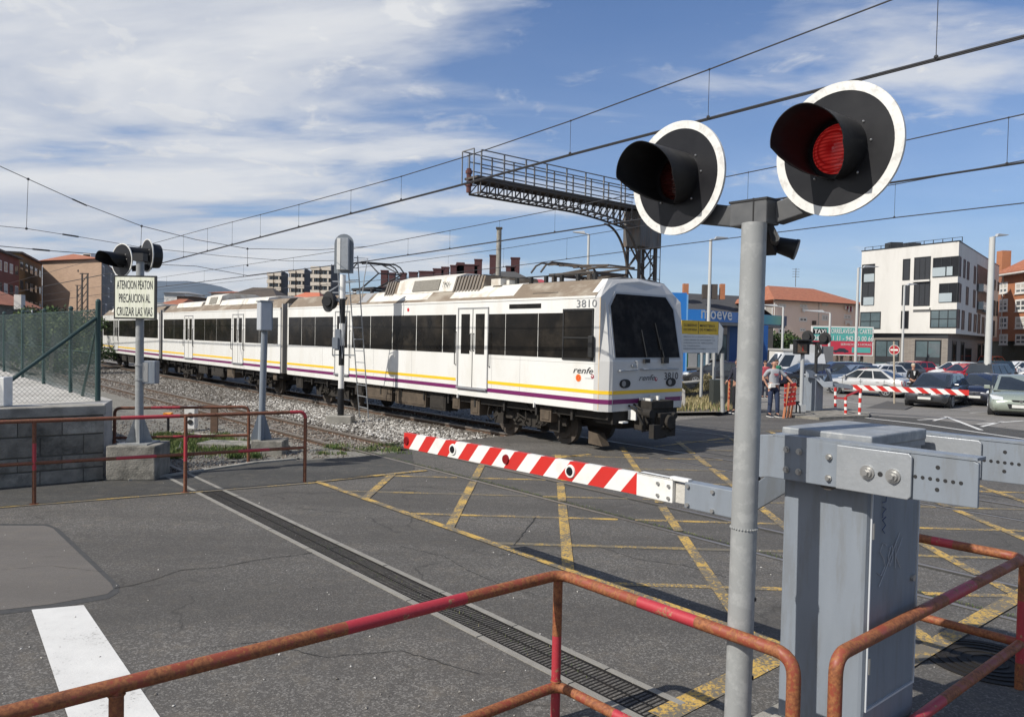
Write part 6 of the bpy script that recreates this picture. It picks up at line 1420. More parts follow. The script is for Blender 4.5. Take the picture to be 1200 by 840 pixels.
# dark roofed house behind station
ha = D(760, 400, 100); hb = D(902, 400, 108); ha.z = hb.z = 0; FH = frame2(ha, hb)
hh_ = thing('slate_roof_house', 'long dark slate roofed house with orange chimneys behind the petrol station', 'building', ha)
z0h = D(810, 366, 102).z; z1h = D(830, 343.5, 107).z; b = footprint([ha, hb, hb+Vector((0, 10, 0)), ha+Vector((0, 10, 0))], -.3, z0h); b.build('walls', mat('drab_wall', (.25, .22, .2), .9), hh_)  # walls in one even brownish grey
b = MB(); b.prism([ha+UP*z0h+FH[2]*.5, ha+UP*z0h-FH[2]*10.5, ha+UP*(z1h)-FH[2]*5], FH[1]*FH[3]); b.build('roof', mat('slate_roof', (.055, .055, .058), .8, c2=(.08, .078, .075), sc1=1.5), hh_)
for px, hgt, w_ in ((803, .4, .7), (846, .5, .6), (828, .3, 1.2), (836, .4, .9)):
    q = D(px, 350, 105); b = MB(); b.box((q.x, q.y, z1h+hgt*.2), (w_, .8, hgt+1.6)); b.build('chimney', orange_brick if px in (803, 846) else dark_steel, hh_)
# ---- taxi billboard
ba = D(950, 447, 72); bb = D(1024.5, 447, 72); ba = Vector((ba.x, ba.y, 0)); bb = Vector((bb.x, bb.y, 0)); FB = frame2(ba, bb)
bl = thing('taxi_billboard', 'large taxi billboard, teal above and red below, left of the white apartment block', 'billboard', ba)
u0, u1, z0, z1 = pxwin(ba, bb, 951, 382.5, 1023.5, 416.5)
b = MB(); b.fbox(ba, FB[1], FB[2], u0, u1, -.2, 0, z0, z1); b.build('board', white_p, bl)
zm = z0+(z1-z0)*.50
b = MB(); b.fbox(ba, FB[1], FB[2], u0+.12, u1-.12, 0, .02, zm, z1-.12); b.build('teal_field', mat('teal_print', (.10, .40, .36), .5), bl)
b = MB(); b.fbox(ba, FB[1], FB[2], u0+.12, u1-.12, 0, .02, z0+.12, zm-.02); b.build('red_field', mat('red_print', (.55, .04, .07), .5), bl)
def bt(s, px, py_, w_px, h_px, m_, bold=0): 
    ua, ub, za, zb_2 = pxwin(ba, bb, px, py_-h_px, px+w_px, py_); text(s, ba+FB[1]*ua+FB[2]*.035+UP*za, FB[1], UP, zb_2-za, m_, bl, width=ub-ua, ext=.01, bold=bold)
b = MB(); ua, ub, za, zb_2 = pxwin(ba, bb, 952.5, 385, 969, 391.5); b.fbox(ba, FB[1], FB[2], ua, ub, .02, .03, za, zb_2); b.build('taxi_field', black, bl)
bt('TAXI', 954, 391, 14, 5.2, white_p, .02); bt('TORRELAVEGA & CARTES', 971, 391, 52, 5.5, white_p, .015); bt('942 89 11 11 - 942 80 00 66', 953.5, 399.5, 69.5, 6, white_p, .015)
bt('SERVICIO 24 HORAS', 985, 405, 36, 2.6, white_p)
b = MB(); ua, ub, za, zb_2 = pxwin(ba, bb, 998, 407, 1020, 413.5); b.fbox(ba, FB[1], FB[2], ua, ub, .02, .03, za, zb_2); b.build('teal_panel', mat('teal_print', (.10, .40, .36), .5), bl)
ua, ub, za, zb_2 = pxwin(ba, bb, 975, 408, 994, 413.5); b = MB(); w_ = ub-ua; b.prism([ba+FB[1]*(ua+w_*x)+FB[2]*.03+UP*(za+(zb_2-za)*y) for x, y in ((0, .3), (.1, .55), (.3, .65), (.42, 1), (.75, 1), (.9, .65), (1, .55), (1, .2), (.85, .2), (.8, 0), (.7, .2), (.3, .2), (.22, 0), (.12, .2))], FB[2]*.01); b.build('printed_car', mat('print_dark', (.03, .035, .05), .5), bl)
for u in (u0+1, (u0+u1)/2, u1-1): b = MB(); b.fbox(ba, FB[1], FB[2], u, u+.2, -.4, -.2, -.3, z1); b.build('leg', dark_steel, bl)
# ---- white kiosk / container behind cars
q0_ = D(917, 437, 56); q1_ = D(966, 437, 56); kz = D(930, 381, 56).z
ki = thing('white_container', 'low white prefab cabin with a grey end, behind the parked cars', 'cabin', q0_); q0_.z = 0
b = MB(); b.bx(q0_.x, q1_.x, 56, 59, -.3, D(930, 411, 56).z); b.build('walls', mat('cabin_white', (.62, .60, .56), .7, c2=(.52, .5, .46), sc1=1), ki)
b = MB(); b.bx(q0_.x-.08, q1_.x+.08, 55.9, 59.1, D(930, 411, 56).z, D(930, 410, 56).z+.06); b.build('roof', mat('cabin_roof', (.40, .39, .37), .7), ki)
x_a = D(963, 410, 55.9).x; x_b = D(976, 410, 55.9).x; b = MB(); b.bx(x_a, x_b, 55.8, 58.8, -.3, D(930, 405, 56).z); b.build('grey_end', mat('cabin_grey', (.16, .16, .165), .7), ki)
b = MB(); b.bx(D(939, 410, 55.7).x, D(963, 410, 55.7).x, 55.7, 58, -.3, D(950, 404, 55.7).z); b.build('tall_section', mat('cabin_light_grey', (.42, .42, .42), .7), ki)
# ---- left: tan block, red and ochre blocks, low station house
ta = D(49.5, 395, 118); tb = D(118.5, 395, 112); td_ = D(134, 395, 138); ta.z = tb.z = td_.z = 0
tn = thing('apartment_block', 'plain tan brick apartment block with a clay roof, left of the warning sign', 'building', tb)
zt_ = D(49.5, 306, 118).z; FT = frame2(ta, tb); FT2 = frame2(tb, td_)
b = footprint([ta, tb, td_, ta+(td_-tb)], -.3, zt_); b.build('walls', tan_brick, tn)
b = MB(); pk_ = (ta+tb)/2+(td_-tb)*.5; b.add([ta+UP*zt_-FT[1]*.5+FT[2]*.5, tb+UP*zt_+FT[1]*.5+FT[2]*.5, td_+UP*zt_+FT[1]*.5, ta+(td_-tb)+UP*zt_, (ta+tb)/2+FT[1]*-1+(td_-tb)*.3+UP*(zt_+1.7), (ta+tb)/2+FT[1]*2+(td_-tb)*.7+UP*(zt_+1.7)], [(0, 1, 4), (1, 2, 5, 4), (2, 3, 5), (3, 0, 4, 5), (3, 2, 1, 0)]); b.build('roof', tile, tn)
q = D(97, 303, 123); b = MB(); b.box((q.x+.3, q.y, zt_+.8), (2.6, 1.5, 1.5)); b.build('stair_head', white_p, tn); q = D(105, 301, 123); b = MB(); b.box((q.x, q.y, zt_+.9), (1.2, 1.5, 1.6)); b.build('chimney', white_p, tn)
for fl in range(7):
    for k in range(5):
        u0 = 1.5+k*(FT2[3]-2)/5; win(tn, FT2, u0, u0+(FT2[3]-2)/5*.62, zt_-2.3-fl*2.75, zt_-.8-fl*2.75, white_p if (k+fl) % 3 == 0 else anth, glass_bl, mull=1, fw=.15)
b = MB(); b.fbox(tb, FT2[1], FT2[2], .2, FT2[3], 0, .04, -.3, zt_-.1); b.build('shaded_side', mat('side_shade_grey', (.16, .155, .15), .9, c2=(.11, .105, .10), sc1=.4), tn)  # flat dark panel, the unlit side's shade put into its colour
b = MB(); 
for k in range(3): q = FT[3]*.42; b.fbox(ta, FT[1], FT[2], q*1.45, q*1.45+.25, 0, .03, zt_-1.8-k*3.6, zt_-1.5-k*3.6)
b.build('wall_vent', black_m, tn)
def slab_block(label, xa, xb, da, db, ya, m_, floors, bays, frm, roofm, group=None, sd=0, wz=1.3):
    a = D(xa, 395, da); c = D(xb, 395, db); a.z = c.z = 0; F = frame2(a, c); z = D(xa, ya, da).z
    t = thing('apartment_block', label, 'building', a)
    b = footprint([a, c, c-F[2]*5, a-F[2]*5], -.3, z); b.build('walls', m_, t); b = MB(); b.fbox(a, F[1], F[2], -.3, F[3]+.3, -5, .5, z, z+.25); b.build('roof', roofm, t)
    r_2 = random.Random(sd)
    for f_ in range(floors):
        for k in range(bays):
            u = F[3]*(k+.22)/bays; w_ = F[3]/bays*.56; zz_ = z-1.0-f_*2.8
            win(t, F, u, u+w_, zz_-wz, zz_, frm if r_2.random() < .6 else anth, glass_bl, mull=1, fw=.12)
    return t, F, z
slab_block('dark red brick apartment block at the far left edge', -28, 22, 88, 108, 285, red_brick, 6, 7, white_p, dark_steel, sd=1)
slab_block('ochre apartment block between the red and the tan blocks', 22, 49, 112, 132, 297, ochre, 6, 5, white_p, dark_steel, sd=2)
# low white station house with clay roof
la_ = D(-40, 400, 52); lb_ = D(37, 400, 66); la_.z = lb_.z = 0; FLH = frame2(la_, lb_); zl_ = D(0, 357, 57).z
lh = thing('station_house', 'low grey station house with clay tile roof behind the fence at the far left', 'building', lb_)
b = footprint([la_, lb_, lb_-FLH[2]*8, la_-FLH[2]*8], -.3, zl_); b.build('walls', mat('grey_station_wall', (.24, .23, .22), .9, c2=(.13, .125, .12), sc1=1, amt=.9), lh)
b = MB(); b.prism([la_+UP*zl_+FLH[2]*.8, la_+UP*zl_-FLH[2]*8.8, la_+UP*(zl_+2.0)-FLH[2]*4], FLH[1]*(FLH[3]+1.0)); b.build('roof', tile, lh)
for k in range(8): win(lh, FLH, 1+k*(FLH[3]-1)/8, 1.9+k*(FLH[3]-1)/8, zl_-2.0, zl_-.7, anth, glass_dk, fw=.1)
q = D(19, 349, 58); b = MB(); b.box((q.x, q.y+.4, q.z-.3), (.55, .5, 1.1)); b.build('chimney', render_w, lh); 
q = D(30, 366.5, 62); b = MB(); b.box((q.x, q.y, q.z), (1.1, .1, .55)); b.build('station_sign', white_p, lh)
# ---- far white slab towers
tg = None
def tower(x0, x1, y0, xs, d, label):
    global tg
    a = D(x0, 390, d); c = D(x1, 390, d); e2_ = D(xs, 390, d*1.06); a.z = c.z = e2_.z = 0; z = D(x0, y0, d).z
    t = thing('tower_block', label, 'building', a, group='distant slab towers'); F = frame2(a, c); F2 = frame2(c, e2_)
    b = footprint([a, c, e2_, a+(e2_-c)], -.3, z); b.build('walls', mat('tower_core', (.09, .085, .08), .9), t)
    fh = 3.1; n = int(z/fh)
    b = MB(); b.fbox(c, F2[1], F2[2], 0, F2[3], 0, .05, 0, z+.9); b.build('shaded_side', mat('tower_dark_side', (.065, .06, .06), .9), t)  # near-black panel carries the tower side's shade as colour
    for k in range(n):
        b = MB(); zz_ = z-k*fh; b.fbox(a, F[1], F[2], -.1, F[3]*.44, 0, 1.1, zz_-fh*.50, zz_-.1); b.fbox(a, F[1], F[2], F[3]*.56, F[3]+.1, 0, 1.1, zz_-fh*.50, zz_-.1); b.fbox(a, F[1], F[2], F[3]*.44, F[3]*.56, 0, .5, zz_-fh*.4, zz_-.3)
        b.fbox(a, F[1], F[2], F[3]*.10, F[3]*.16, 0, 1.0, zz_-fh, zz_-.1); b.fbox(a, F[1], F[2], F[3]*.84, F[3]*.9, 0, 1.0, zz_-fh, zz_-.1); b.build('balcony', mat('tower_white', (.66, .58, .48), .85), t)
        b = MB()
        for u in (.2, .34, .62, .76): b.fbox(a, F[1], F[2], F[3]*u, F[3]*(u+.05), 0, .6, zz_-fh, zz_-fh*.5)
        b.build('window', glass_bl, t)
tower(313, 329, 319, 337, 330, 'leftmost of the three distant white slab towers above the train roof')
tower(338, 356, 316, 364, 320, 'middle one of the three distant white slab towers above the train roof')
tower(364, 387, 312, 397, 305, 'rightmost of the three distant white slab towers, beside the railway signal')
# ---- small houses on the left horizon and roofs with chimneys behind the train
def house(x0, x1, y0, y1, d, wm, rm, label, ridge=.5, dep=9, cat='house', nm='house', wn=2):
    a = D(x0, 395, d); c = D(x1, 395, d); a.z = c.z = 0; ze = D(x0, y1, d).z; zr_ = D(x0, y0, d).z
    t = thing(nm, label, cat, a); b = MB(); b.bx(a.x, c.x, d, d+dep, -.3, ze); b.build('walls', wm, t)
    b = MB(); e_3 = .4; b.add([Vector((a.x-e_3, d-e_3, ze)), Vector((c.x+e_3, d-e_3, ze)), Vector((c.x+e_3, d+dep+e_3, ze)), Vector((a.x-e_3, d+dep+e_3, ze)), Vector((a.x+(c.x-a.x)*ridge*.5, d+dep/2, zr_)), Vector((c.x-(c.x-a.x)*ridge*.5, d+dep/2, zr_))], [(0, 1, 5, 4), (1, 2, 5), (2, 3, 4, 5), (3, 0, 4), (0, 3, 2, 1)]); b.build('roof', rm, t)
    F = (a, X_, Vector((0, -1, 0)), c.x-a.x)
    a2_ = Vector((a.x, d, 0))
    for k in range(wn): u = (c.x-a.x)*(k+.3)/wn; win(t, (a2_, X_, Vector((0, -1, 0)), 1), u, u+(c.x-a.x)/wn*.4, ze-2.4, ze-1.0, white_p, glass_bl, fw=.15)
    return t, zr_
brn = mat('brown_roof', (.10, .075, .055), .85, c2=(.06, .05, .04), sc1=1, amt=.8); cr = mat('cream_render', (.50, .46, .40), .85); gr = mat('grey_render', (.28, .28, .28), .85)
house(186, 208, 348, 357, 95, cr, tile, 'small cream house with red roof just right of the warning sign')
house(192, 216, 340, 343, 135, white_p, gr, 'flat white building above the red roofed houses on the left skyline', wn=4)
house(207, 219, 345, 347, 110, mat('brown_render', (.16, .11, .08), .9), brn, 'narrow brown house between the red roofed and the grey house')
house(217, 229, 346, 349, 120, gr, mat('blue_grey_roof', (.20, .23, .26), .7), 'pale grey house with many windows on the left skyline', wn=3)
house(229, 249, 347, 352, 125, cr, tile, 'far house with an orange roof left of the dark gabled house')
house(243, 292, 342, 357, 80, mat('dark_panel', (.09, .085, .08), .9), brn, 'dark house with a grey glazed gable on the left skyline', ridge=.35, wn=3)
house(247, 272, 339, 343, 100, cr, tile, 'orange roofed house peeking over the dark gabled house')
house(262, 322, 333.5, 349, 88, gr, brn, 'large brown hip roofed house behind the equipment post', ridge=.6, wn=4)
house(337, 372, 340, 352, 98, cr, mat('bright_clay_tiles', (.55, .17, .09), .8, c2=(.42, .12, .06), sc1=2), 'house with a bright orange roof peeking between the train roof and the towers', ridge=.5)
t, zr_ = house(452, 618, 322, 336, 90, cr, mat('slate_roof', (.055, .055, .058), .8), 'long dark roofed terrace with a row of brick chimneys behind the train', ridge=.08, dep=10, nm='terrace_house', wn=6)
for i, (px, py, w_) in enumerate(((449, 318, .9), (458, 321, .8), (471, 321, .8), (483, 320, 1.1), (499, 319, 2.0), (513, 316, 1.4), (521, 314, 1.0), (531, 312, .9), (539, 309, 1.0), (547, 311, 2.8), (560, 305, 1.0), (578, 300, 1.0), (604, 303, 1.2), (598, 313, 1.2))):
    q = D(px, py, 93); b = MB(); b.box((q.x, q.y+1.2, q.z-1.0), (w_*.9, .9, 2.2)); b.box((q.x, q.y+1.2, q.z+.14), (w_, 1.0, .16)); b.build('chimney', mat('chimney_brick', (.085, .03, .03), .9, c2=(.06, .03, .03), sc1=2), t)
house(560, 625, 314, 330, 86, cr, mat('dark_shingle', (.07, .068, .066), .85), 'dark mansard roofed house behind the catenary pole', ridge=.7, dep=8)
house(590, 640, 324, 332, 80, cr, mat('red_sheet_roof', (.38, .05, .05), .6), 'house with a red sheet roof glimpsed left of the folded pantograph', ridge=.2, dep=6)
house(888, 912, 346, 352, 125, cr, tile, 'house with a small orange roof behind the blue canopy')
# hills
b = MB(); n = 140; V = []
def hz_(x):
    pts = [(-900, 345), (0, 336), (120, 331), (185, 328.5), (215, 329), (235, 331), (260, 335), (285, 345), (330, 356), (420, 372), (620, 380), (900, 384), (2100, 390)]
    return np.interp(x, [p[0] for p in pts], [p[1] for p in pts])
rows = []
for i in range(n+1):
    x = -900+2900*i/n; y = hz_(x)+.8*sin(i*1.7)+.5*sin(i*.6); p = D(x, y, 2600); rows.append((p.x, p.z))
for (x, z) in rows: V += [(x, 2300, -5), (x*.97, 2420, z*.55), (x, 2600, z), (x, 2900, z*.5)]
fs = []
for i in range(n):
    for k in range(3): a = i*4+k; fs.append((a, a+4, a+5, a+1))
b.add(V, fs); structure('hills', b, mat('hazy_hillside', (.075, .10, .13), .95, c2=(.05, .075, .10), sc1=.006, amt=1, bump=.3, bsc=.01, c3=(.12, .14, .15), sc3=.004, amt3=.4), smooth=80)  # distance haze mixed into the hillside colour as blue
# ================================================================== CARS
tyre_m = mat('tyre', (.018, .018, .018), .85); rim_m = mat('alloy_rim', (.38, .39, .40), .35, .6); car_gl = mat('car_glass', (.018, .022, .026), .05, spec=.8, c2=(.04, .05, .06), sc1=1.5)
hl_m = mat('headlight_glass', (.55, .57, .58), .12, c2=(.3, .32, .34), sc1=9); tl_m = mat('tail_light_glass', (.35, .01, .01), .2); plate_m = mat('number_plate', (.62, .62, .58), .5); grille_m = mat('grille_black', (.012, .012, .013), .5); chrome = mat('chrome', (.6, .6, .6), .15, 1.0)
trim_m = mat('bumper_plastic', (.03, .03, .032), .6)
def paint(name, c, met=.0, r=.28): return mat('paint_'+name, c, r, met, c2=tuple(x*.85 for x in c), sc1=1.5, coat=.8)
def make_car(label, loc, rz, pm, L=4.15, W=1.74, H=1.45, kind='hatch', group='cars in the car park', light_trim=False):
    t = thing('parked_car', label, 'car', (loc[0], loc[1], ZP(loc[1])), rz, group)
    hw = W/2; R = .31
    if kind == 'saloon': st = [(-.5, .80, .34, .80), (-.49, .90, .27, .93), (-.44, .97, .2, .98), (-.30, 1, .19, .98), (0, 1, .18, .93), (.22, 1, .18, .90), (.36, .99, .2, .83), (.45, .95, .21, .74), (.49, .87, .26, .62), (.5, .74, .32, .54)]
    elif kind == 'suv': st = [(-.5, .84, .42, .95), (-.49, .94, .34, 1.05), (-.44, .99, .28, 1.10), (0, 1, .26, 1.08), (.20, 1, .26, 1.04), (.38, .99, .28, .98), (.46, .95, .3, .90), (.49, .88, .34, .76), (.5, .78, .42, .66)]
    else: st = [(-.5, .82, .36, .84), (-.49, .92, .28, .94), (-.45, .98, .2, .98), (-.25, 1, .19, .97), (0, 1, .18, .95), (.20, 1, .18, .92), (.34, .99, .2, .86), (.44, .95, .21, .77), (.485, .87, .26, .66), (.5, .74, .32, .56)]
    b = MB(); rows = []
    for f, wf, zb, zt in st:
        w = hw*wf; x = f*L; zm = (zb+zt)/2
        ring = [(-w*.90, zb), (-w*.985, zb+.10), (-w, zm), (-w*.975, zt-.10), (-w*.90, zt-.02), (-w*.5, zt+.035), (0, zt+.045)]
        ring = ring+[(-y, z) for y, z in ring[-2::-1]]; rows.append([Vector((x, y, z)) for y, z in ring])
    n = len(rows[0]); vs = [p for r in rows for p in r]; fs = []
    for k in range(len(rows)-1):
        for i in range(n): fs.append((k*n+i, k*n+(i+1) % n, (k+1)*n+(i+1) % n, (k+1)*n+i))
    fs += [tuple(range(n))[::-1], tuple((len(rows)-1)*n+i for i in range(n))]
    b.add(vs, fs); bo = b.build('body', pm, t, smooth=38, world=False)
    zb = {'suv': 1.06}.get(kind, .93)
    if kind == 'saloon': xs = (-.40*L, -.22*L, .06*L, .27*L)
    elif kind == 'suv': xs = (-.47*L, -.43*L, .04*L, .20*L)
    elif kind == 'van': xs = (-.49*L, -.47*L, .18*L, .34*L)
    else: xs = (-.46*L, -.34*L, .05*L, .30*L)
    yb, yt = hw*.90, hw*.70; zt = H
    def P_(k, sgn, top): return Vector((xs[{0: 0, 1: 1, 2: 2, 3: 3}[k]], sgn*(yt if top else yb), zt if top else zb))
    Bl = [Vector((xs[0], -yb, zb)), Vector((xs[3], -yb*.96, zb-.03)), Vector((xs[3], yb*.96, zb-.03)), Vector((xs[0], yb, zb))]
    Tp = [Vector((xs[1], -yt, zt-.03)), Vector((xs[2], -yt, zt-.02)), Vector((xs[2], yt, zt-.02)), Vector((xs[1], yt, zt-.03))]
    xm = (xs[1]+xs[2])/2; M1_, M2_ = Vector((xm, -yt*.98, zt+.012)), Vector((xm, yt*.98, zt+.012)); mc_ = Vector((xm, 0, zt+.05)); f0_ = Vector((xs[2], 0, zt+.015)); r0__ = Vector((xs[1], 0, zt+.005))
    b = MB(); b.add(Bl+Tp+[M1_, M2_, mc_, f0_, r0__], [(0, 1, 5, 8, 4), (1, 2, 6, 12, 5) if 0 else (1, 2, 6, 11, 5), (2, 3, 7, 9, 6), (3, 0, 4, 12, 7), (4, 8, 10, 12), (8, 5, 11, 10), (11, 6, 9, 10), (9, 7, 12, 10)]); b.build('cabin', pm, t, smooth=35, world=False)
    def inset(q, u0, u1, v0, v1, nm, m_=car_gl, off=.012):      # q: bl, br, tr, tl
        f = lambda u, v: (q[0]*(1-u)+q[1]*u)*(1-v)+(q[3]*(1-u)+q[2]*u)*v
        c = [f(u0, v0), f(u1, v0), f(u1, v1), f(u0, v1)]; nn = (c[1]-c[0]).cross(c[3]-c[0]).normalized(); cen = Vector(((xs[0]+xs[3])/2, 0, 1.1))
        if nn.dot(c[0]-cen) < 0: nn = -nn
        b = MB(); b.prism([p+nn*off for p in c], -nn*.02); return b.build(nm, m_, t, world=False)
    inset([Bl[2], Bl[1], Tp[1], Tp[2]], .07, .93, .05, .93, 'windscreen')
    inset([Bl[0], Bl[3], Tp[3], Tp[0]], .08, .92, .12, .9, 'rear_window')
    for sgn in (-1, 1):
        b0 = Bl[0] if sgn < 0 else Bl[3]; b1 = Bl[1] if sgn < 0 else Bl[2]; t0 = Tp[0] if sgn < 0 else Tp[3]; t1 = Tp[1] if sgn < 0 else Tp[2]
        for u0, u1 in ((.07, .36), (.39, .66), (.69, .95)) if kind != 'van' else ((.72, .95),): inset([b0, b1, t1, t0], u0, u1, .08, .88, 'side_window')
        b = MB(); b.box((xs[3]-.35, sgn*(hw+.06), zb+.07), (.12, .18, .13)); b.build('mirror', pm, t, world=False, bevel=.02)
        b = MB()
        for x in (-.02*L, -.22*L): b.bx(x-.02, x+.14, *sorted((sgn*hw*.99, sgn*(hw+.012))), zb-.17, zb-.14)
        b.build('door_handle', pm if not light_trim else trim_m, t, world=False)
        for x in (-.22*L-.28, -.005*L, .22*L): b = MB(); b.bx(x, x+.008, *sorted((sgn*hw*.96, sgn*(hw+.003))), .30, zb-.04); b.build('door_gap', grille_m, t, world=False)
        for x, nm in ((.315*L, 'wheel'), (-.31*L, 'wheel')):
            b = MB(); b.cyl((x, sgn*(hw-.20), R), (x, sgn*(hw+.004), R), R+.055, n=26); b.build('wheel_arch', trim_m, t, world=False)
            b = MB(); b.cyl((x, sgn*(hw-.19), R), (x, sgn*(hw+.008), R), R, n=26); b.cyl((x, sgn*(hw+.008), R), (x, sgn*(hw+.02), R), R*.95, R*.86, n=26); w_ = b.build('wheel', tyre_m, t, world=False, smooth=30)
            b = MB(); c = Vector((x, sgn*(hw+.022), R)); ax = Vector((0, sgn, 0)); b.ring(c, ax, R*.58, R*.68, .012, 24)
            for k in range(6):
                a = k*pi/3; dv = Vector((cos(a), 0, sin(a))); b.bar(c+ax*.004, c+ax*.004+dv*R*.62, .05, .012, ax)
            b.cyl(c, c+ax*.012, R*.16, n=10); o = b.build('rim', rim_m, w_)
    fx = L*.5
    for sgn in (-1, 1):
        b = MB(); y0_ = sgn*hw*.52; y1_ = sgn*hw*.93; z = .62 if kind != 'suv' else .80
        pts = [Vector((fx-.035, y0_, z-.02)), Vector((fx-.13, sgn*hw*.86, z-.02)), Vector((fx-.42, y1_*1.03, z+.13)), Vector((fx-.24, sgn*hw*.80, z+.145)), Vector((fx-.10, y0_*1.05, z+.08))]
        b.prism(pts, Vector((.025, sgn*.018, .03))); b.build('headlight', hl_m, t, world=False)
        b = MB(); b.prism([Vector((-fx+.01, sgn*hw*.62, z+.02)), Vector((-fx+.08, sgn*hw*.93, z+.02)), Vector((-fx+.12, sgn*hw*.93, z+.26)), Vector((-fx+.02, sgn*hw*.68, z+.24))], Vector((-.03, sgn*.012, 0))); b.build('tail_light', tl_m, t, world=False)
    b = MB(); z = .50 if kind != 'suv' else .66; b.prism([Vector((fx-.02, y, zz_)) for y, zz_ in ((-hw*.42, z), (hw*.42, z), (hw*.36, z-.17), (-hw*.36, z-.17))], Vector((.03, 0, 0))); b.prism([Vector((fx-.03, y, zz_)) for y, zz_ in ((-hw*.30, z+.14), (hw*.30, z+.14), (hw*.24, z+.06), (-hw*.24, z+.06))], Vector((.03, 0, 0))); b.build('grille', grille_m, t, world=False)
    b = MB(); b.cyl((fx-.0, 0, z+.10), (fx+.014, 0, z+.10), .05, n=14); b.build('badge', chrome, t, world=False)
    for sgn in (-1, 1): b = MB(); b.box((sgn*(fx+.012), 0, z-.075 if sgn > 0 else z+.12), (.012, .50, .11)); b.build('number_plate', plate_m, t, world=False)
    b = MB(); b.bx(-L*.44, L*.44, -hw*.8, hw*.8, .14, .26); b.build('underbody', trim_m, t, world=False)
    t.scale = (1.0, 1.0, .95)
    return t
def at(px, py): return GP(px, py)
def dirv(a): return Vector((cos(radians(a)), sin(radians(a)), 0))
# near row, noses towards the crossing
fr = at(1083, 477.5); make_car('dark grey hatchback facing the camera behind the far barrier boom, white number plate', fr+dirv(47)*2.05, radians(47+180), paint('dark_grey', (.040, .042, .047), .3), 4.2, 1.76, 1.49)
fr = at(1141, 475.5); make_car('dark blue black small hatchback parked directly right of the dark grey hatchback', fr+dirv(48)*1.95, radians(48+180), paint('midnight', (.012, .014, .028), .2), 3.95, 1.70, 1.44)
fr = at(1196, 489); make_car('pale green silver saloon cut by the right edge, nose towards the camera', fr+dirv(58)*2.25, radians(58+180), paint('green_silver', (.33, .37, .31), .35), 4.6, 1.82, 1.42, 'saloon')
fw_x = at(990, 462); rw = at(1045.5, 466); ax_ = (fw_x-rw).normalized(); make_car('silver grey saloon seen side on behind the striped posts, nose to the left', (fw_x+rw)/2+Vector((.35, .8, 0)), atan2(ax_.y, ax_.x), paint('light_silver', (.46, .46, .45), .3), 4.25, 1.70, 1.43, 'saloon')
# further rows
def car_px(label, px, py, ang, pc, kind='hatch', L=4.1, H=1.45, **k): p = at(px, py); return make_car(label, p+dirv(ang)*(-L*.45), radians(ang), pc, L, 1.74, H, kind, **k)
c_white = paint('white', (.66, .66, .65)); c_red = paint('red', (.36, .012, .02)); c_black = paint('black', (.012, .012, .014)); c_blue = paint('steel_blue', (.10, .14, .20), .3); c_navy = paint('navy', (.014, .02, .055)); c_or = paint('orange_red', (.55, .06, .015)); c_teal = paint('teal', (.03, .10, .14), .2)
car_px('white hatchback parked behind the silver saloon, under the taxi billboard', 1003, 453, 205, c_white)
car_px('steel blue compact car to the left of the white hatchback, beside the grey barrier cabinet', 975, 455, 210, c_blue)
car_px('navy people carrier left of the far barrier cabinet', 938, 452, 175, c_navy, 'suv', 4.5, 1.6)
car_px('black car behind the man in the grey shirt', 911, 452, 190, c_black)
car_px('dark estate car between the grey barrier cabinet and the steel blue compact', 958, 449, 200, paint('graphite', (.03, .032, .036), .2), 'hatch', 4.3, 1.5)
car_px('black off road car with a red tail light, behind the pale green silver saloon', 1183, 456, 35, c_black, 'suv', 4.5, 1.72)
car_px('red car roof showing behind the man with the cap', 1047, 444, 200, c_red)
car_px('red hatchback behind the dark blue black hatchback', 1110, 449, 205, c_red)
car_px('white car with roof rails parked in front of the grey brick ground floor', 1098, 446, 200, c_white, 'hatch', 4.4, 1.5)
car_px('dark green estate car right of the white car in the far row', 1137, 447, 205, paint('dark_green', (.012, .03, .025)), 'suv', 4.4, 1.65)
car_px('white hatchback behind the black off road car, near the orange brick building', 1172, 443, 200, c_white, 'hatch', 4.2, 1.5)
car_px('white van at the right edge of the far row', 1204, 447, 190, c_white, 'van', 4.6, 1.9)
car_px('orange red off road car parked higher up beside the olive wall', 1177, 434.5, 30, c_or, 'suv', 4.3, 1.7)
car_px('dark red car behind the stone wall, left part under the yellow board', 815, 449, 175, paint('plum', (.09, .012, .03)))
car_px('dark blue estate behind the stone wall, right of the plum coloured car', 838, 450, 170, c_navy, 'hatch', 4.3)
car_px('black car half hidden left of the yellow board behind the train front', 803, 450, 170, c_black)
car_px('white delivery van far back under the blue canopy', 893, 444, 190, c_white, 'van', 4.8, 2.0)
car_px('grey car in the far row between the taxi billboard legs', 1024, 446, 195, paint('mid_grey', (.12, .12, .12), .3))

# ================================================================== FAR SIDE OF THE CROSSING
fc = at(955, 484.5); cb2 = thing('crossing_barrier', 'far grey barrier machine with its striped boom lowered in front of the parked cars', 'barrier', fc)
e_, n_ = dirv(-50), dirv(40)
o_ = fc
b = MB(); b.fbox(o_, e_, n_, -.45, 0, 0, .5, .0, 1.22); b.build('housing', cab_grey, cb2, bevel=.02)
b = MB(); b.fbox(o_, e_, n_, .003, .006, .05, .45, .12, 1.15); b.build('door', mat('cabinet_shadow_door', (.20, .22, .245), .45), cb2)  # slightly darker cabinet grey, with this side's shade put into it
b = MB(); b.fbox(o_, e_, n_, -.5, .05, -.05, .55, 1.22, 1.28); b.build('lid', galv, cb2, bevel=.01)
b = MB(); q = [(956-.0, 437), ]
def A2(x, y, d=25.1): return D(x, y, d)
b.prism([A2(945, 433.5), A2(952, 434), A2(966.5, 447.5), A2(976, 447), A2(976, 453.8), A2(965, 453.8), A2(955, 443.5), A2(945, 442)], Vector((.02, .12, 0))); b.build('arm_plate', mat('arm_light_grey', (.40, .43, .46), .4), cb2, bevel=.006)
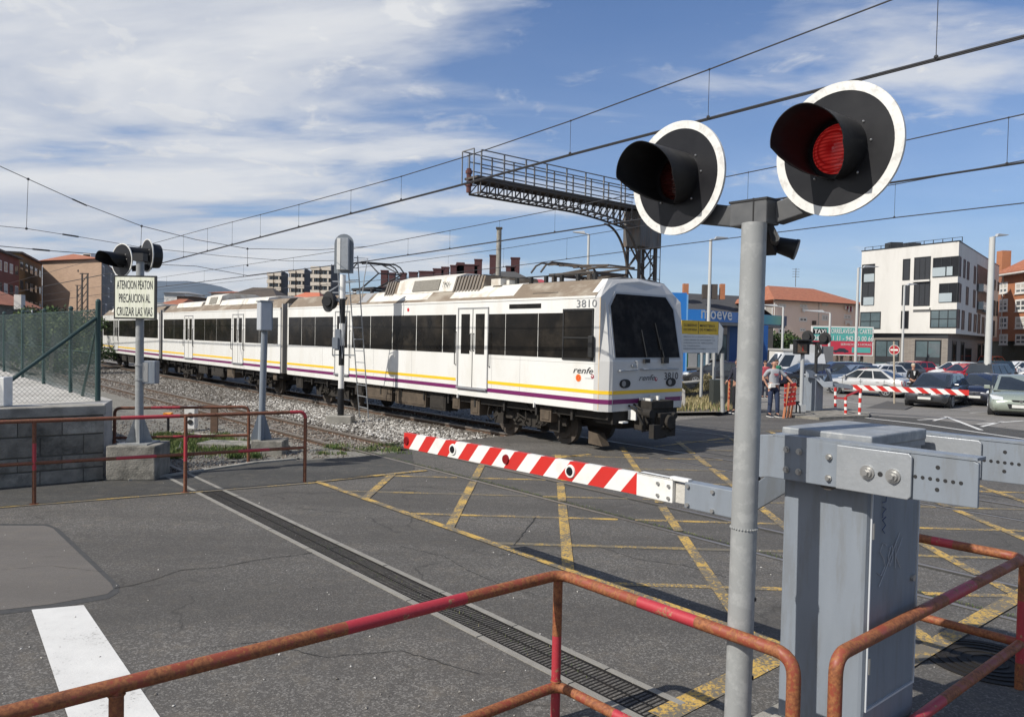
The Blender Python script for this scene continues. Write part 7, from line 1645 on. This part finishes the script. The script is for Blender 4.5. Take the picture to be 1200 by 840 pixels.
b = MB(); b.prism([A2(966, 447.5, 25.6), A2(973, 433.5, 25.6), A2(976, 447, 25.6)], Vector((.0, .05, 0))); b.prism([A2(968, 432, 25.5), A2(972.5, 432, 25.5), A2(976, 448, 25.4), A2(974, 448, 25.4)], Vector((0, .1, 0))); b.build('arm_plate', cab_grey, cb2)
far_b = cb2
p0_ = A2(998.5, 453.6, 25.3); p1_ = A2(1135.5, 460.2, 23.2); bd = Vector((p1_.x-p0_.x, p1_.y-p0_.y, 0)); Lb = bd.length; bd.normalize(); bn = Vector((-bd.y, bd.x, 0))
pr0 = Vector((p1_.x, p1_.y, 0)); ed_ = -bd
boom(far_b, pr0, ed_, bn, 0, Lb+.25, lambda s: p1_.z+(p0_.z-p1_.z)*s/Lb, .165, .05, 9, .20)
b = MB(); q0b = A2(974, 450, 25.3); b.bar(q0b, p0_, .10, .14); b.build('boom_root', cab_grey, far_b)
# pedestrian light and flashing pair on their posts
q = at(938.5, 485); t = thing('pedestrian_signal', 'black pedestrian crossing light on a slim grey post beside the man in the grey shirt', 'signal', q)
b = MB(); b.cyl(q, Vector((q.x, q.y, D(939, 415, q.y).z)), .062, n=12); b.fbox(q, X_, Y_, -.12, .12, -.1, .1, 0, .3); b.build('post', mat('post_pale_grey', (.40, .41, .41), .5), t)
hc2 = D(939, 407.5, q.y); b = MB(); b.box(hc2, (.44, .3, .42)); b.box(hc2+Vector((0, -.1, .24)), (.48, .5, .06)); b.build('housing', black, t, bevel=.02)
b = MB(); b.box(hc2+Vector((-.02, -.155, -.02)), (.30, .012, .28)); b.build('lens', mat('dim_amber_lens', (.10, .07, .05), .3, c2=(.16, .10, .06), sc1=8), t)
b = MB(); b.fbox(hc2, X_, Y_, -.03, .01, -.166, -.158, -.10, .06); b.build('red_figure', mat('red_figure', (.35, .03, .02), .5), t)
q = at(955.5, 481); t = thing('crossing_signal', 'pair of black round crossing lights on a dark mast behind the far barrier cabinet', 'signal', q)
q.y += .8; q.x = D(955.5, 450, q.y).x
b = MB(); b.cyl((q.x, q.y, 0), (q.x, q.y, D(955, 402, q.y).z), .055, n=10); zc = D(955, 402, q.y).z; b.tube([Vector((q.x, q.y, zc-.5)), Vector((q.x+.12, q.y-.1, zc-.3)), Vector((q.x, q.y-.05, zc))], .06, 8); b.bar(Vector((q.x-.35, q.y, zc)), Vector((q.x+.35, q.y, zc)), .1, .1); b.build('mast', black_m, t)
for px, py, hx in ((946.5, 394.5, .34), (966.5, 396.5, .30)):
    c = D(px, py, q.y); b = MB(); fwv = Vector((.72, .69, 0)); b.cyl(c, c+fwv*.02, .22, n=28); b.cyl(c-fwv*.12, c, .13, n=16); b.cyl(c+fwv*.02, c+fwv*hx, .10, n=16); b.tube([c+fwv*.02, c+fwv*hx+Vector((0, 0, -.03))], .11, 12); b.build('light_head', black_m, t, smooth=35)
# red and white posts with bars
for i, (px, py, yt_, lab) in enumerate(((979, 481.5, 454, 'leftmost and farthest red and white post beside the far barrier cabinet'), (991, 488, 465, 'shortest of the red and white posts, in the middle of the three'), (1007, 488.5, 455, 'rightmost red and white post, leaning slightly, nearest the parked cars'))):
    q = at(px, py); t = thing('striped_post', lab, 'bollard', q, group='red and white posts'); top_ = D(px+(1.5 if i == 2 else 0), yt_, q.y); n = 6
    for k in range(n): b = MB(); b.cyl(q.lerp(top_, k/n), q.lerp(top_, (k+1)/n), .045, n=10); b.build('red_band' if k % 2 else 'white_band', red_p if k % 2 else white_p, t)
    if i: b = MB(); b.bar(top_-UP*.05, D(px-13 if i == 1 else px-15, yt_+(1 if i == 1 else 9), q.y+(1.2 if i == 1 else 0)), .05, .05); b.build('bar', red_dk, t)
isl = MB(); ip = [at(925, 489), at(960, 492), at(1018, 489.5), at(1020, 486.5), at(985, 481), at(950, 480), at(925, 484)]; isl.prism([Vector((p.x, p.y, -.05)) for p in ip], UP*.13); structure('traffic_island', isl, conc_dk)
q = at(1048, 473); t = thing('no_entry_sign', 'red round no entry sign on a tan post in the car park', 'sign', q); q2 = D(1048, 400, q.y)
b = MB(); b.cyl(q, Vector((q2.x, q.y+.03, q2.z)), .04, n=8); b.build('post', mat('tan_post', (.40, .34, .26), .7), t)
c = D(1048, 410, q.y); fv = Vector((-.62, -.78, 0)); b = MB(); b.cyl(c, c+fv*.01, .22, n=28); b.build('disc', mat('sign_red', (.33, .012, .02), .5), t); sdv = UP.cross(fv); b = MB(); b.fbox(c, sdv, fv, -.155, .155, .011, .014, -.037, .037); b.build('white_bar', white_p, t); b = MB(); b.ring(c+fv*.008, fv, .203, .22, .004, 28); b.build('rim', white_p, t)
b = MB(); ti = [at(1015, 478), at(1060, 480), at(1075, 474), at(1040, 470)]; b.prism([Vector((p.x, p.y, p.z-.05)) for p in ti], UP*.06); structure('sign_island', b, mat('patched_asphalt', (.08, .075, .07), .9))
# yellow notice board
q = at(836, 474); dN = q.y; t = thing('notice_board', 'yellow and white official notice board on posts right of the train front', 'notice board', q)
bA = D(798.5, 395, dN-1.2); bB = D(841.5, 395, dN+.2); bA.z = bB.z = 0; FN = frame2(bA, bB)
u0, u1, z0, z1 = pxwin(bA, bB, 798.5, 376, 841.5, 413.5); z_m = z0+(z1-z0)*.575
b = MB(); b.fbox(bA, FN[1], FN[2], u0, u1, -.04, 0, z0, z_m); b.build('white_panel', mat('board_white', (.62, .62, .60), .5, c2=(.54, .54, .52), sc1=4), t)
b = MB(); b.fbox(bA, FN[1], FN[2], u0, u1, -.04, .002, z_m+.005, z1); b.build('yellow_panel', mat('board_yellow', (.72, .46, .02), .5), t)
W_b = u1-u0; hz2 = z1-z_m
for i, (tx, uu, ww, vv) in enumerate((('GOBIERNO', .05, .36, .56), ('DE ESPAÑA', .05, .36, .26), ('MINISTERIO', .48, .42, .56), ('DE FOMENTO', .48, .46, .26))): text(tx, bA+FN[1]*(u0+W_b*uu)+FN[2]*.006+UP*(z_m+hz2*vv), FN[1], UP, hz2*.19, black_m, t, width=W_b*ww, bold=.01)
b = MB(); b.fbox(bA, FN[1], FN[2], u0+W_b*.44, u0+W_b*.45, 0, .005, z_m+.03, z1-.03); b.build('divider', black_m, t)
gm = mat('board_grey_print', (.25, .26, .27), .6)
for i, tx in enumerate(('MEJORA DE LA SEGURIDAD EN LA', 'LINEA FERREA DE SANTANDER Y LA', 'INTEGRACION DEL FERROCARRIL', 'EN TORRELAVEGA', 'PRESUPUESTO Y PLAZO')): text(tx, bA+FN[1]*(u0+W_b*.06)+FN[2]*.006+UP*(z_m-(z_m-z0)*(.18+.16*i)), FN[1], UP, (z_m-z0)*.075, gm, t, width=W_b*(.82, .86, .8, .45, .6)[i], bold=.008)
b = MB(); b.fbox(bA, FN[1], FN[2], u0+W_b*.04, u1-W_b*.04, 0, .004, z0+(z_m-z0)*.22, z0+(z_m-z0)*.235); b.build('rule', gm, t)
for u, nm in ((u1-.08, 'post'), (u0+W_b*.62, 'post'), (u0+.15, 'post')): b = MB(); b.fbox(bA, FN[1], FN[2], u-.04, u+.04, -.15, -.05, 0, z1 if u > W_b*.8 else z0+.1); b.build(nm, mat('board_post', (.33, .33, .32), .6), t)
q = at(847, 483); t = thing('sign_back', 'grey angled metal sign back on a thick post beside the notice board', 'sign', q); top_ = D(847, 386, q.y)
b = MB(); b.cyl(q, Vector((D(846, 420, q.y).x, q.y, D(846, 414, q.y).z)), .07, n=10); b.build('post', mat('board_post', (.33, .33, .32), .6), t); b = MB(); b.prism([D(842.5, 378, q.y-.1), D(847.5, 385, q.y-.1), D(846, 406, q.y-.1), D(841, 416, q.y-.1)], Vector((.03, .05, 0))); b.build('plate', galv, t)
# rubble wall with dry ivy
wa = at(778, 472); wb2 = at(846, 462.5); F_ = frame2(wa, wb2); hW = D(800, 442, wa.y+1.2).z
t = thing('stone_wall', 'low rubble stone wall overgrown with dry creeper, behind the train front', 'wall', wa)
rub = mat('rubble_stone', (.20, .175, .145), .95, c2=(.10, .09, .075), sc1=5, amt=.9, bump=.8, bsc=20)
b = MB(); b.fbox(wa, F_[1], F_[2], 0, F_[3], -.4, -.03, -.1, hW-.03); b.build('core', mat('wall_mortar', (.26, .24, .2), .95, bump=.5), t)
z = 0; rw_ = random.Random(5)
while z < hW-.05:
    h = rw_.uniform(.13, .2); x = -rw_.uniform(0, .2)
    while x < F_[3]:
        w_ = rw_.uniform(.18, .42); b = MB(); b.fbox(wa, F_[1], F_[2], max(0, x)+.01, min(F_[3], x+w_)-.01, -.06, rw_.uniform(-.01, .03), z+.01, min(hW, z+h)-.008); 
        if min(F_[3], x+w_)-max(0, x) > .08: b.build('stone', rub, t, bevel=.02)
        x += w_
    z += h
b = MB(); b.fbox(wa, F_[1], F_[2], -.05, F_[3]+.05, -.45, .06, hW, hW+.07); b.build('coping', conc, t)
def creeper(rg):
    u = rg.uniform(0, F_[3]); v = rg.random()**1.5; z = v*hW*(.55+.5*sin(u*1.7)); p = wa+F_[1]*u+F_[2]*(.06+.25*(1-v)*rg.random()); return (p.x, p.y, max(0, z))
blades('dry_creeper', 5000, creeper, (.04, .14), 'dry brown and green creeper covering the rubble wall', dry_m, 21, 'creeper', .012)
def wg(rg): x = rg.uniform(772, 858); y = rg.normal(474+(x-800)*-.02, 3.2); p = GP(x, max(468, min(482, y))); return (p.x, p.y, p.z)
blades('dry_grass', 7000, wg, (.05, .3), 'dry yellow grass and weeds at the foot of the rubble wall', dry_m, 22, wd=.01)
blades('green_weeds', 2500, wg, (.04, .2), 'green weeds among the dry grass by the rubble wall', grass_m, 23, wd=.01)
b = MB(); vp = [at(770, 476), at(790, 484), at(850, 483), at(862, 474), at(846, 463), at(778, 472)]; b.poly([Vector((p.x, p.y, p.z+.012)) for p in vp]); structure('weedy_verge', b, earth)
q = D(800, 478, 24.5); q = at(799, 479); t = thing('marker_stone', 'whitewashed stone marker post at the foot of the rubble wall next to the train', 'marker', q); b = MB(); b.prism([q+Vector((-.13, 0, 0)), q+Vector((.13, 0, 0)), q+Vector((.10, 0, .62)), q+Vector((0, 0, .70)), q+Vector((-.10, 0, .60))], Vector((0, .16, 0))); b.build('stone', mat('whitewash', (.52, .49, .44), .9, bump=.4), t, bevel=.015)
b = MB(); da_ = at(853, 478); b.box((da_.x, da_.y+.6, D(853, 446, da_.y).z/2), (.9, .6, D(853, 446, da_.y).z)); tag(b.build('dark_cabinet', mat('dark_green_cabinet', (.03, .035, .03), .6), bevel=.01), 'dark utility cabinet between the rubble wall and the signal mast', 'cabinet')

# ---- folding red barricades
def barricade(px, py, h_px, label, wd_, lean=0):
    q = at(px, py); t = thing('folding_barricade', label, 'barricade', q); H_ = D(px, py-h_px, q.y).z
    for k, dx_ in enumerate((0, .16, .30)):
        if dx_ > wd_: break
        b = MB(); b.bar(q+Vector((dx_, .12*k, 0)), q+Vector((dx_+lean, .12*k, H_*(1-.06*k))), .05, .05, Y_); b.build('leg', mat('pale_orange_leg', (.62, .25, .12), .6), t)
    for k in range(5):
        z = H_*(.38+.13*k); b = MB(); b.bar(q+Vector((.0, -.03, z)), q+Vector((min(wd_, .32)+lean*.5, .1, z+.05)), .03, .10, UP); b.build('red_slat' if k % 2 == 0 else 'white_slat', red_p if k != 3 else mat('red_slat', (.6, .08, .05), .5), t)
barricade(918, 490, 42, 'folded red and white plastic barricade held by the man in the grey shirt', .34, .14)
barricade(853.5, 481, 38, 'red and white striped barricade edge just left of the signal mast', .06)
q = at(928, 487); t = thing('low_bench_frame', 'small black metal stand on the ground between the barricade and the pedestrian light post', 'stand', q)
b = MB()
for x in (-.12, .22): b.tube([q+Vector((x, -.1, 0)), q+Vector((x-.02, -.1, .3)), q+Vector((x, .2, .42)), q+Vector((x, .25, 0))], .025, 6)
b.bar(q+Vector((-.14, .2, .40)), q+Vector((.3, .2, .42)), .05, .05); b.build('frame', black_m, t)

# ================================================================== PEOPLE
def skin_obj(name, joints, edges, m_, parent, sub=2, label=None):
    me = bpy.data.meshes.new(name); me.from_pydata([j[0] for j in joints], edges, []); o = bpy.data.objects.new(name, me); col.objects.link(o)
    o.modifiers.new('skin', 'SKIN'); 
    for i, j in enumerate(joints):
        r = j[1]; me.skin_vertices[0].data[i].radius = r if isinstance(r, tuple) else (r, r)
    me.skin_vertices[0].data[0].use_root = True
    s = o.modifiers.new('sub', 'SUBSURF'); s.levels = s.render_levels = sub
    dg = bpy.context.evaluated_depsgraph_get(); m2 = bpy.data.meshes.new_from_object(o.evaluated_get(dg)); bpy.data.objects.remove(o)
    m2.materials.clear(); m2.materials.append(m_); m2.name = name; m2.polygons.foreach_set('use_smooth', [True]*len(m2.polygons))
    return link(name, m2, parent, world=False, label=label)
skin_m = mat('skin', (.46, .25, .17), .55, c2=(.38, .19, .13), sc1=9)
def person(label, loc, rz, shirt, trousers, shoes, arms, hairm=None, legs=((.10, .0), (-.10, .06)), sleeve=.55, jacket=False, H=1.75, head_turn=0, hat=None):
    """arms: two (elbow, wrist) pairs in local coordinates (x right of the person as seen from behind.., y forward)"""
    t = thing('person', label, 'person', loc, rz); k = H/1.75; V = lambda x, y, z: (x*k, y*k, z*k)
    J = [(V(0, 0, .96), (.135, .10)), (V(0, .0, 1.10), (.14, .105)), (V(0, .01, 1.27), (.155, .11)), (V(0, 0, 1.42), (.12, .085)), (V(0, .0, 1.50), (.05, .05)), (V(0, .012, 1.56), (.052, .056)), (V(0, .02, 1.64), (.076, .092)), (V(0, .012, 1.71), (.066, .080))]
    E_ = [(i, i+1) for i in range(7)]
    for sgn, (el, wr) in zip((-1, 1), arms):
        i0 = len(J); sh_ = Vector((sgn*.19, 0, 1.41)); J.append((V(*sh_), .052)); E_.append((3, i0)); el = Vector(el); wr = Vector(wr)
        J.append((V(*sh_.lerp(el, .5)), .046)); J.append((V(*el), .038)); J.append((V(*el.lerp(wr, .5)), .034)); J.append((V(*wr), .026)); E_ += [(i0, i0+1), (i0+1, i0+2), (i0+2, i0+3), (i0+3, i0+4)]
        dv = (wr-el).normalized(); sdv = dv.orthogonal().normalized(); palm = wr+dv*.06; J.append((V(*palm), (.036, .018))); E_.append((i0+4, i0+5)); fw2 = dv.cross(Vector((sgn, 0, 0))); fw2 = Vector((0, 1, 0)) if fw2.length < .1 else fw2.normalized()
        for q, (off, ln) in enumerate(((-.030, .070), (-.010, .082), (.010, .078), (.030, .062))):
            a = palm+fw2*off+dv*.03; J.append((V(*a), .010)); J.append((V(*(a+dv*ln*.55+Vector((-sgn*.008, 0, 0)))), .009)); J.append((V(*(a+dv*ln+Vector((-sgn*.025, 0, 0)))), .008)); m0 = len(J)-3; E_ += [(i0+5, m0), (m0, m0+1), (m0+1, m0+2)]
        a = wr+dv*.03+fw2*.035; J.append((V(*a), .011)); J.append((V(*(a+dv*.035+fw2*.02)), .010)); m0 = len(J)-2; E_ += [(i0+4, m0), (m0, m0+1)]
    fts = []
    for sgn, (fx_, fy_) in zip((1, -1), legs):
        i0 = len(J); hip = Vector((sgn*.095, 0, .90)); ft = Vector((fx_, fy_, .09)); kn = hip.lerp(ft, .5)+Vector((0, .03, .02)); fts.append(ft)
        J += [(V(*hip), .088), (V(*hip.lerp(kn, .5)), .078), (V(*kn), .058), (V(*kn.lerp(ft, .4)), .056), (V(*ft), .038), (V(ft.x, ft.y+.11, .045), (.038, .028))]; E_ += [(0, i0), (i0, i0+1), (i0+1, i0+2), (i0+2, i0+3), (i0+3, i0+4), (i0+4, i0+5)]
    skin_obj('body', J, E_, skin_m, t)
    # clothing
    S = [(J[0][0], (.150, .118)), (J[1][0], (.158, .122)), (J[2][0], (.172, .128)), (J[3][0], (.135, .098)), (V(0, 0, 1.475), (.066, .062))]; SE = [(0, 1), (1, 2), (2, 3), (3, 4)]
    for sgn, (el, wr) in zip((-1, 1), arms):
        el = Vector(el); wr = Vector(wr); sh_ = Vector((sgn*.195, 0, 1.41)); i0 = len(S); S += [(V(*sh_), .068)]; SE.append((3, i0))
        pts = [sh_.lerp(el, .5), sh_.lerp(el, .85)] if sleeve < 1 else [sh_.lerp(el, .5), el, el.lerp(wr, .5), el.lerp(wr, .93)]
        for q, p in enumerate(pts): S.append((V(*p), .062 if q == 0 else (.060 if sleeve < 1 else .048-.004*q))); SE.append((i0+q, i0+q+1))
    skin_obj('shirt' if not jacket else 'jacket', S, SE, shirt, t)
    Tt = [(V(0, 0, 1.0), (.142, .112)), (V(0, 0, .93), (.150, .118))]; TE = [(0, 1)]
    for sgn, (fx_, fy_) in zip((1, -1), legs):
        hip = Vector((sgn*.095, 0, .88)); ft = Vector((fx_, fy_, .09)); kn = hip.lerp(ft, .5)+Vector((0, .03, .02)); i0 = len(Tt)
        Tt += [(V(*hip), .100), (V(*hip.lerp(kn, .5)), .092), (V(*kn), .076), (V(*kn.lerp(ft, .5)), .070), (V(*kn.lerp(ft, .97)), .064)]; TE += [(1, i0), (i0, i0+1), (i0+1, i0+2), (i0+2, i0+3), (i0+3, i0+4)]
    skin_obj('trousers', Tt, TE, trousers, t)
    for ft in fts:
        b = MB(); c = Vector(V(ft.x, ft.y, 0)); prof = [(-.09, 0), (.20, 0), (.205, .03), (.14, .065), (.04, .10), (-.07, .11), (-.095, .05)]
        b.prism([c+Vector((-.048, y*k, z*k)) for y, z in prof], X_*.096); s_o = b.build('shoe', shoes, t, world=False, bevel=.014); b = MB(); b.bx(c.x-.05, c.x+.05, c.y-.097*k, c.y+.21*k, 0, .022); b.build('sole', white_p, s_o)
    hz3 = 1.65; b = MB()
    for sgn in (-1, 1): b.sph(Vector(V(sgn*.032, .112, hz3+.01)), .011*k, 8, 6)
    b.build('eye', mat('dark_eye', (.03, .02, .02), .3), t, world=False)
    b = MB(); b.sph(Vector(V(0, .122, hz3-.025)), (.014, .02, .026), 8, 6); 
    for sgn in (-1, 1): b.sph(Vector(V(sgn*.086, .01, hz3-.01)), (.012, .02, .032), 8, 6)
    b.build('nose_and_ears', skin_m, t, world=False); b = MB(); b.sph(Vector(V(0, .110, hz3-.07)), (.026, .012, .007), 8, 5); b.build('mouth', mat('lips', (.32, .12, .10), .6), t, world=False)
    if hairm:
        b = MB(); c = Vector(V(0, -.012, 1.70)); 
        b.sph(c, (.088*k, .105*k, .085*k), 16, 10); o = b.build('hair', hairm, t, world=False, smooth=60)
    return t
tee = mat('grey_tshirt', (.33, .34, .36), .9, c2=(.26, .27, .29), sc1=6, bump=.5, bsc=9); jean = mat('dark_blue_trousers', (.02, .032, .07), .9, c2=(.035, .05, .10), sc1=9, bump=.5, bsc=12); shoe_d = mat('dark_shoe', (.02, .02, .025), .6)
m1 = at(905.5, 488); ang = radians(180+8)     # local +y (front) towards the camera
man = person('bald man in grey T-shirt and dark blue trousers, one hand on a red barricade', (m1.x, m1.y, 0), ang, tee, jean, shoe_d, (((-.44, .06, 1.20), (-.58, .18, 1.00)), ((.30, -.10, 1.18), (.22, .0, .98))), None, ((.13, .02), (-.10, .10)))
b = MB(); b.tube([Vector((.165*cos(a), .135*sin(a), 1.01)) for a in [i/16*2*pi for i in range(17)]], .028, 6); b.build('belt', mat('pale_belt', (.5, .5, .5), .7), man, world=False)
b = MB(); b.box((.10, .145, .97), (.17, .06, .13)); b.box((.18, .10, .93), (.06, .08, .12)); b.build('waist_bag', white_p, man, world=False, bevel=.015)
b = MB(); b.box((0, .146, 1.32), (.15, .006, .035)); b.box((-.01, .150, 1.285), (.11, .006, .022)); b.build('chest_print', mat('red_print_cloth', (.42, .06, .08), .8), man, world=False, bevel=.003)
b = MB(); b.box((0, .152, 1.235), (.13, .006, .012)); b.build('chest_print', mat('blue_print_cloth', (.06, .09, .2), .8), man, world=False)
dk = mat('navy_jacket_cloth', (.018, .02, .035), .9, c2=(.03, .032, .05), sc1=7, bump=.5, bsc=10); dk2 = mat('black_jacket_cloth', (.012, .012, .014), .85); 
m2 = at(863.5, 484); person('man in navy work clothes and cap standing half hidden behind the near signal mast', (m2.x, m2.y, 0), radians(120), dk, mat('black_trousers', (.012, .012, .016), .9), shoe_d, (((-.28, .05, 1.15), (-.24, .22, 1.0)), ((.28, .05, 1.15), (.22, .25, 1.02))), mat('dark_cap', (.02, .02, .03), .8), sleeve=1, jacket=True)
m3 = D(1070.5, 470, 33.5); p3 = person('person in a black jacket and pale cap standing behind the dark grey hatchback', (D(1070, 440, 36.0).x, 36.0, ZP(36)-.0), radians(175), dk2, dk2, shoe_d, (((-.28, .03, 1.15), (-.22, .20, 1.02)), ((.28, .03, 1.15), (.20, .22, 1.05))), mat('beige_cap', (.45, .38, .28), .85), sleeve=1, jacket=True)
b = MB(); b.prism([Vector((-.05, .135, 1.42)), Vector((.05, .135, 1.42)), Vector((.02, .142, 1.22)), Vector((-.02, .142, 1.22))], Vector((0, .006, 0))); b.build('collar', white_p, p3, world=False)
for i, (px, dpt, c_, lab) in enumerate(((883.5+13, 36, mat('red_shirt', (.35, .05, .07), .9), 'distant person in a red top left of the bald man'), (910, 38.5, mat('green_shirt', (.04, .25, .14), .9), 'distant person in a green top right behind the bald man'))):
    person(lab, (D(px, 440, dpt).x, dpt, ZP(dpt)), radians(180+20*i), c_, dk, shoe_d, (((-.25, .03, 1.15), (-.24, .1, .92)), ((.25, .03, 1.15), (.24, .1, .92))), mat('brown_hair', (.05, .03, .02), .8))

# ================================================================== TREES AND SHRUBS
leaf_m = stone_mat('leaf', [(0, (.018, .035, .012)), (.5, (.04, .075, .02)), (1, (.085, .13, .035))]); leaf_l = stone_mat('light_leaf', [(0, (.04, .06, .015)), (.6, (.09, .13, .03)), (1, (.16, .19, .06))]); bark = mat('bark', (.08, .06, .045), .95, bump=.6)
def tree(px, d, h, r, n, label, lm=leaf_m, trunk=.35, name='tree', seed=0, cat='tree', ls=.09, group=None):
    rg = np.random.default_rng(seed+100); q = D(px, 400, d); t = thing(name, label, cat, (q.x, d, 0), group=group)
    b = MB(); b.tube([Vector((0, 0, -.2)), Vector((.05, 0, h*.3)), Vector((.0, .05, h*.75))], [r*.10+.04, r*.08+.03, .03], 7)
    for k in range(6): a = k*1.05; z = h*(trunk+.08*k); b.tube([Vector((0, 0, z)), Vector((cos(a)*r*.35, sin(a)*r*.35, z+h*.12)), Vector((cos(a)*r*.7, sin(a)*r*.7, z+h*.2))], [.05, .035, .015], 5)
    b.build('trunk', bark, t, world=False)
    cl = [(rg.normal(0, r*.42), rg.normal(0, r*.42), rg.uniform(h*trunk, h*.93), rg.uniform(.25, .5)*r) for _ in range(16)]
    V = []; Fc = []
    for i in range(n):
        c = cl[int(rg.integers(len(cl)))]; v = rg.normal(0, 1, 3); v /= np.linalg.norm(v); rr = c[3]*rg.uniform(.55, 1.05); p = np.array([c[0], c[1], c[2]])+v*rr*np.array([1, 1, .8]); a = rg.normal(0, 1, 3); a /= np.linalg.norm(a); bb_ = np.cross(a, v); bb_ /= np.linalg.norm(bb_)+1e-6; s = ls*rg.uniform(.6, 1.4); j = len(V)
        V += [tuple(p-a*s), tuple(p+bb_*s*.5), tuple(p+a*s), tuple(p-bb_*s*.5)]; Fc.append((j, j+1, j+2, j+3))
    me = bpy.data.meshes.new('crown'); me.from_pydata(V, [], Fc); me.materials.append(lm); me.update(); link('crown', me, t, world=False)
    return t
tree(62, 40, 3.1, 2.0, 3500, 'green bush behind the chain link fence under the tan block', leaf_l, .1, 'shrub', 1, 'shrub', .10)
tree(85, 46, 3.3, 2.0, 3000, 'dark ragged shrub behind the tallest fence post', leaf_m, .15, 'shrub', 2, 'shrub', .10)
tree(104, 52, 3.5, 2.1, 3000, 'dark shrub behind the fence below the tan block corner', leaf_m, .15, 'shrub', 3, 'shrub', .10)
tree(43, 50, 3.8, 1.8, 2500, 'dark bushy tree between the station house and the green bush', leaf_m, .15, 'shrub', 4, 'shrub', .10)
tree(912, 82, 3.3, 2.2, 2500, 'dark green small tree in front of the pink house, left one', leaf_m, .25, 'tree', 5, 'tree', .16)
tree(925, 84, 3.0, 1.9, 2000, 'dark green small tree in front of the pink house, right one', leaf_m, .25, 'tree', 6, 'tree', .15)
tree(981, 76, 3.2, 1.2, 900, 'young tree under the taxi billboard, left one', leaf_m, .4, 'tree', 7, 'tree', .12)
tree(997, 78, 3.2, 1.3, 900, 'young tree under the taxi billboard, right one', leaf_m, .4, 'tree', 8, 'tree', .12)
# pair of lattice catenary masts far left
for px, y0, d, lab in ((99.5, 320, 62, 'dark steel lattice catenary mast in front of the tan block, taller one'), (93, 334, 78, 'dark steel lattice catenary mast in front of the tan block, shorter one')):
    q = D(px, y0, d); t = thing('catenary_mast', lab, 'mast', (q.x, d, 0)); b = MB(); w_ = .22
    for x in (-w_, w_): b.bar(Vector((q.x+x, d, 0)), Vector((q.x+x, d, q.z)), .10, .10, X_)
    for k in range(int(q.z/.6)): b.bar(Vector((q.x-w_, d, k*.6)), Vector((q.x+w_, d, k*.6+.6)), .05, .05, X_)
    b.bar(Vector((q.x-.4, d, q.z-.05)), Vector((q.x+.3, d, q.z-.05)), .08, .08); b.build('mast', dark_steel, t)
# ---- thin clear air: one closed box round everything below the sky
hzb = MB(); hzb.bx(-2600, 2600, -80, 3600, -6.5, 420); hz_o = hzb.build('haze', [], kind='stuff')
HM = bpy.data.materials.new('haze_air'); HM.use_nodes = True; nt = HM.node_tree; nt.nodes.clear(); o = nt.nodes.new('ShaderNodeOutputMaterial'); pv = nt.nodes.new('ShaderNodeVolumePrincipled'); pv.inputs['Color'].default_value = (.75, .85, 1, 1); pv.inputs['Density'].default_value = .00007; pv.inputs['Anisotropy'].default_value = .3; nt.links.new(pv.outputs[0], o.inputs['Volume']); hz_o.data.materials.clear(); hz_o.data.materials.append(HM)
hz_o['label'] = 'thin bluish air fading the far hills'
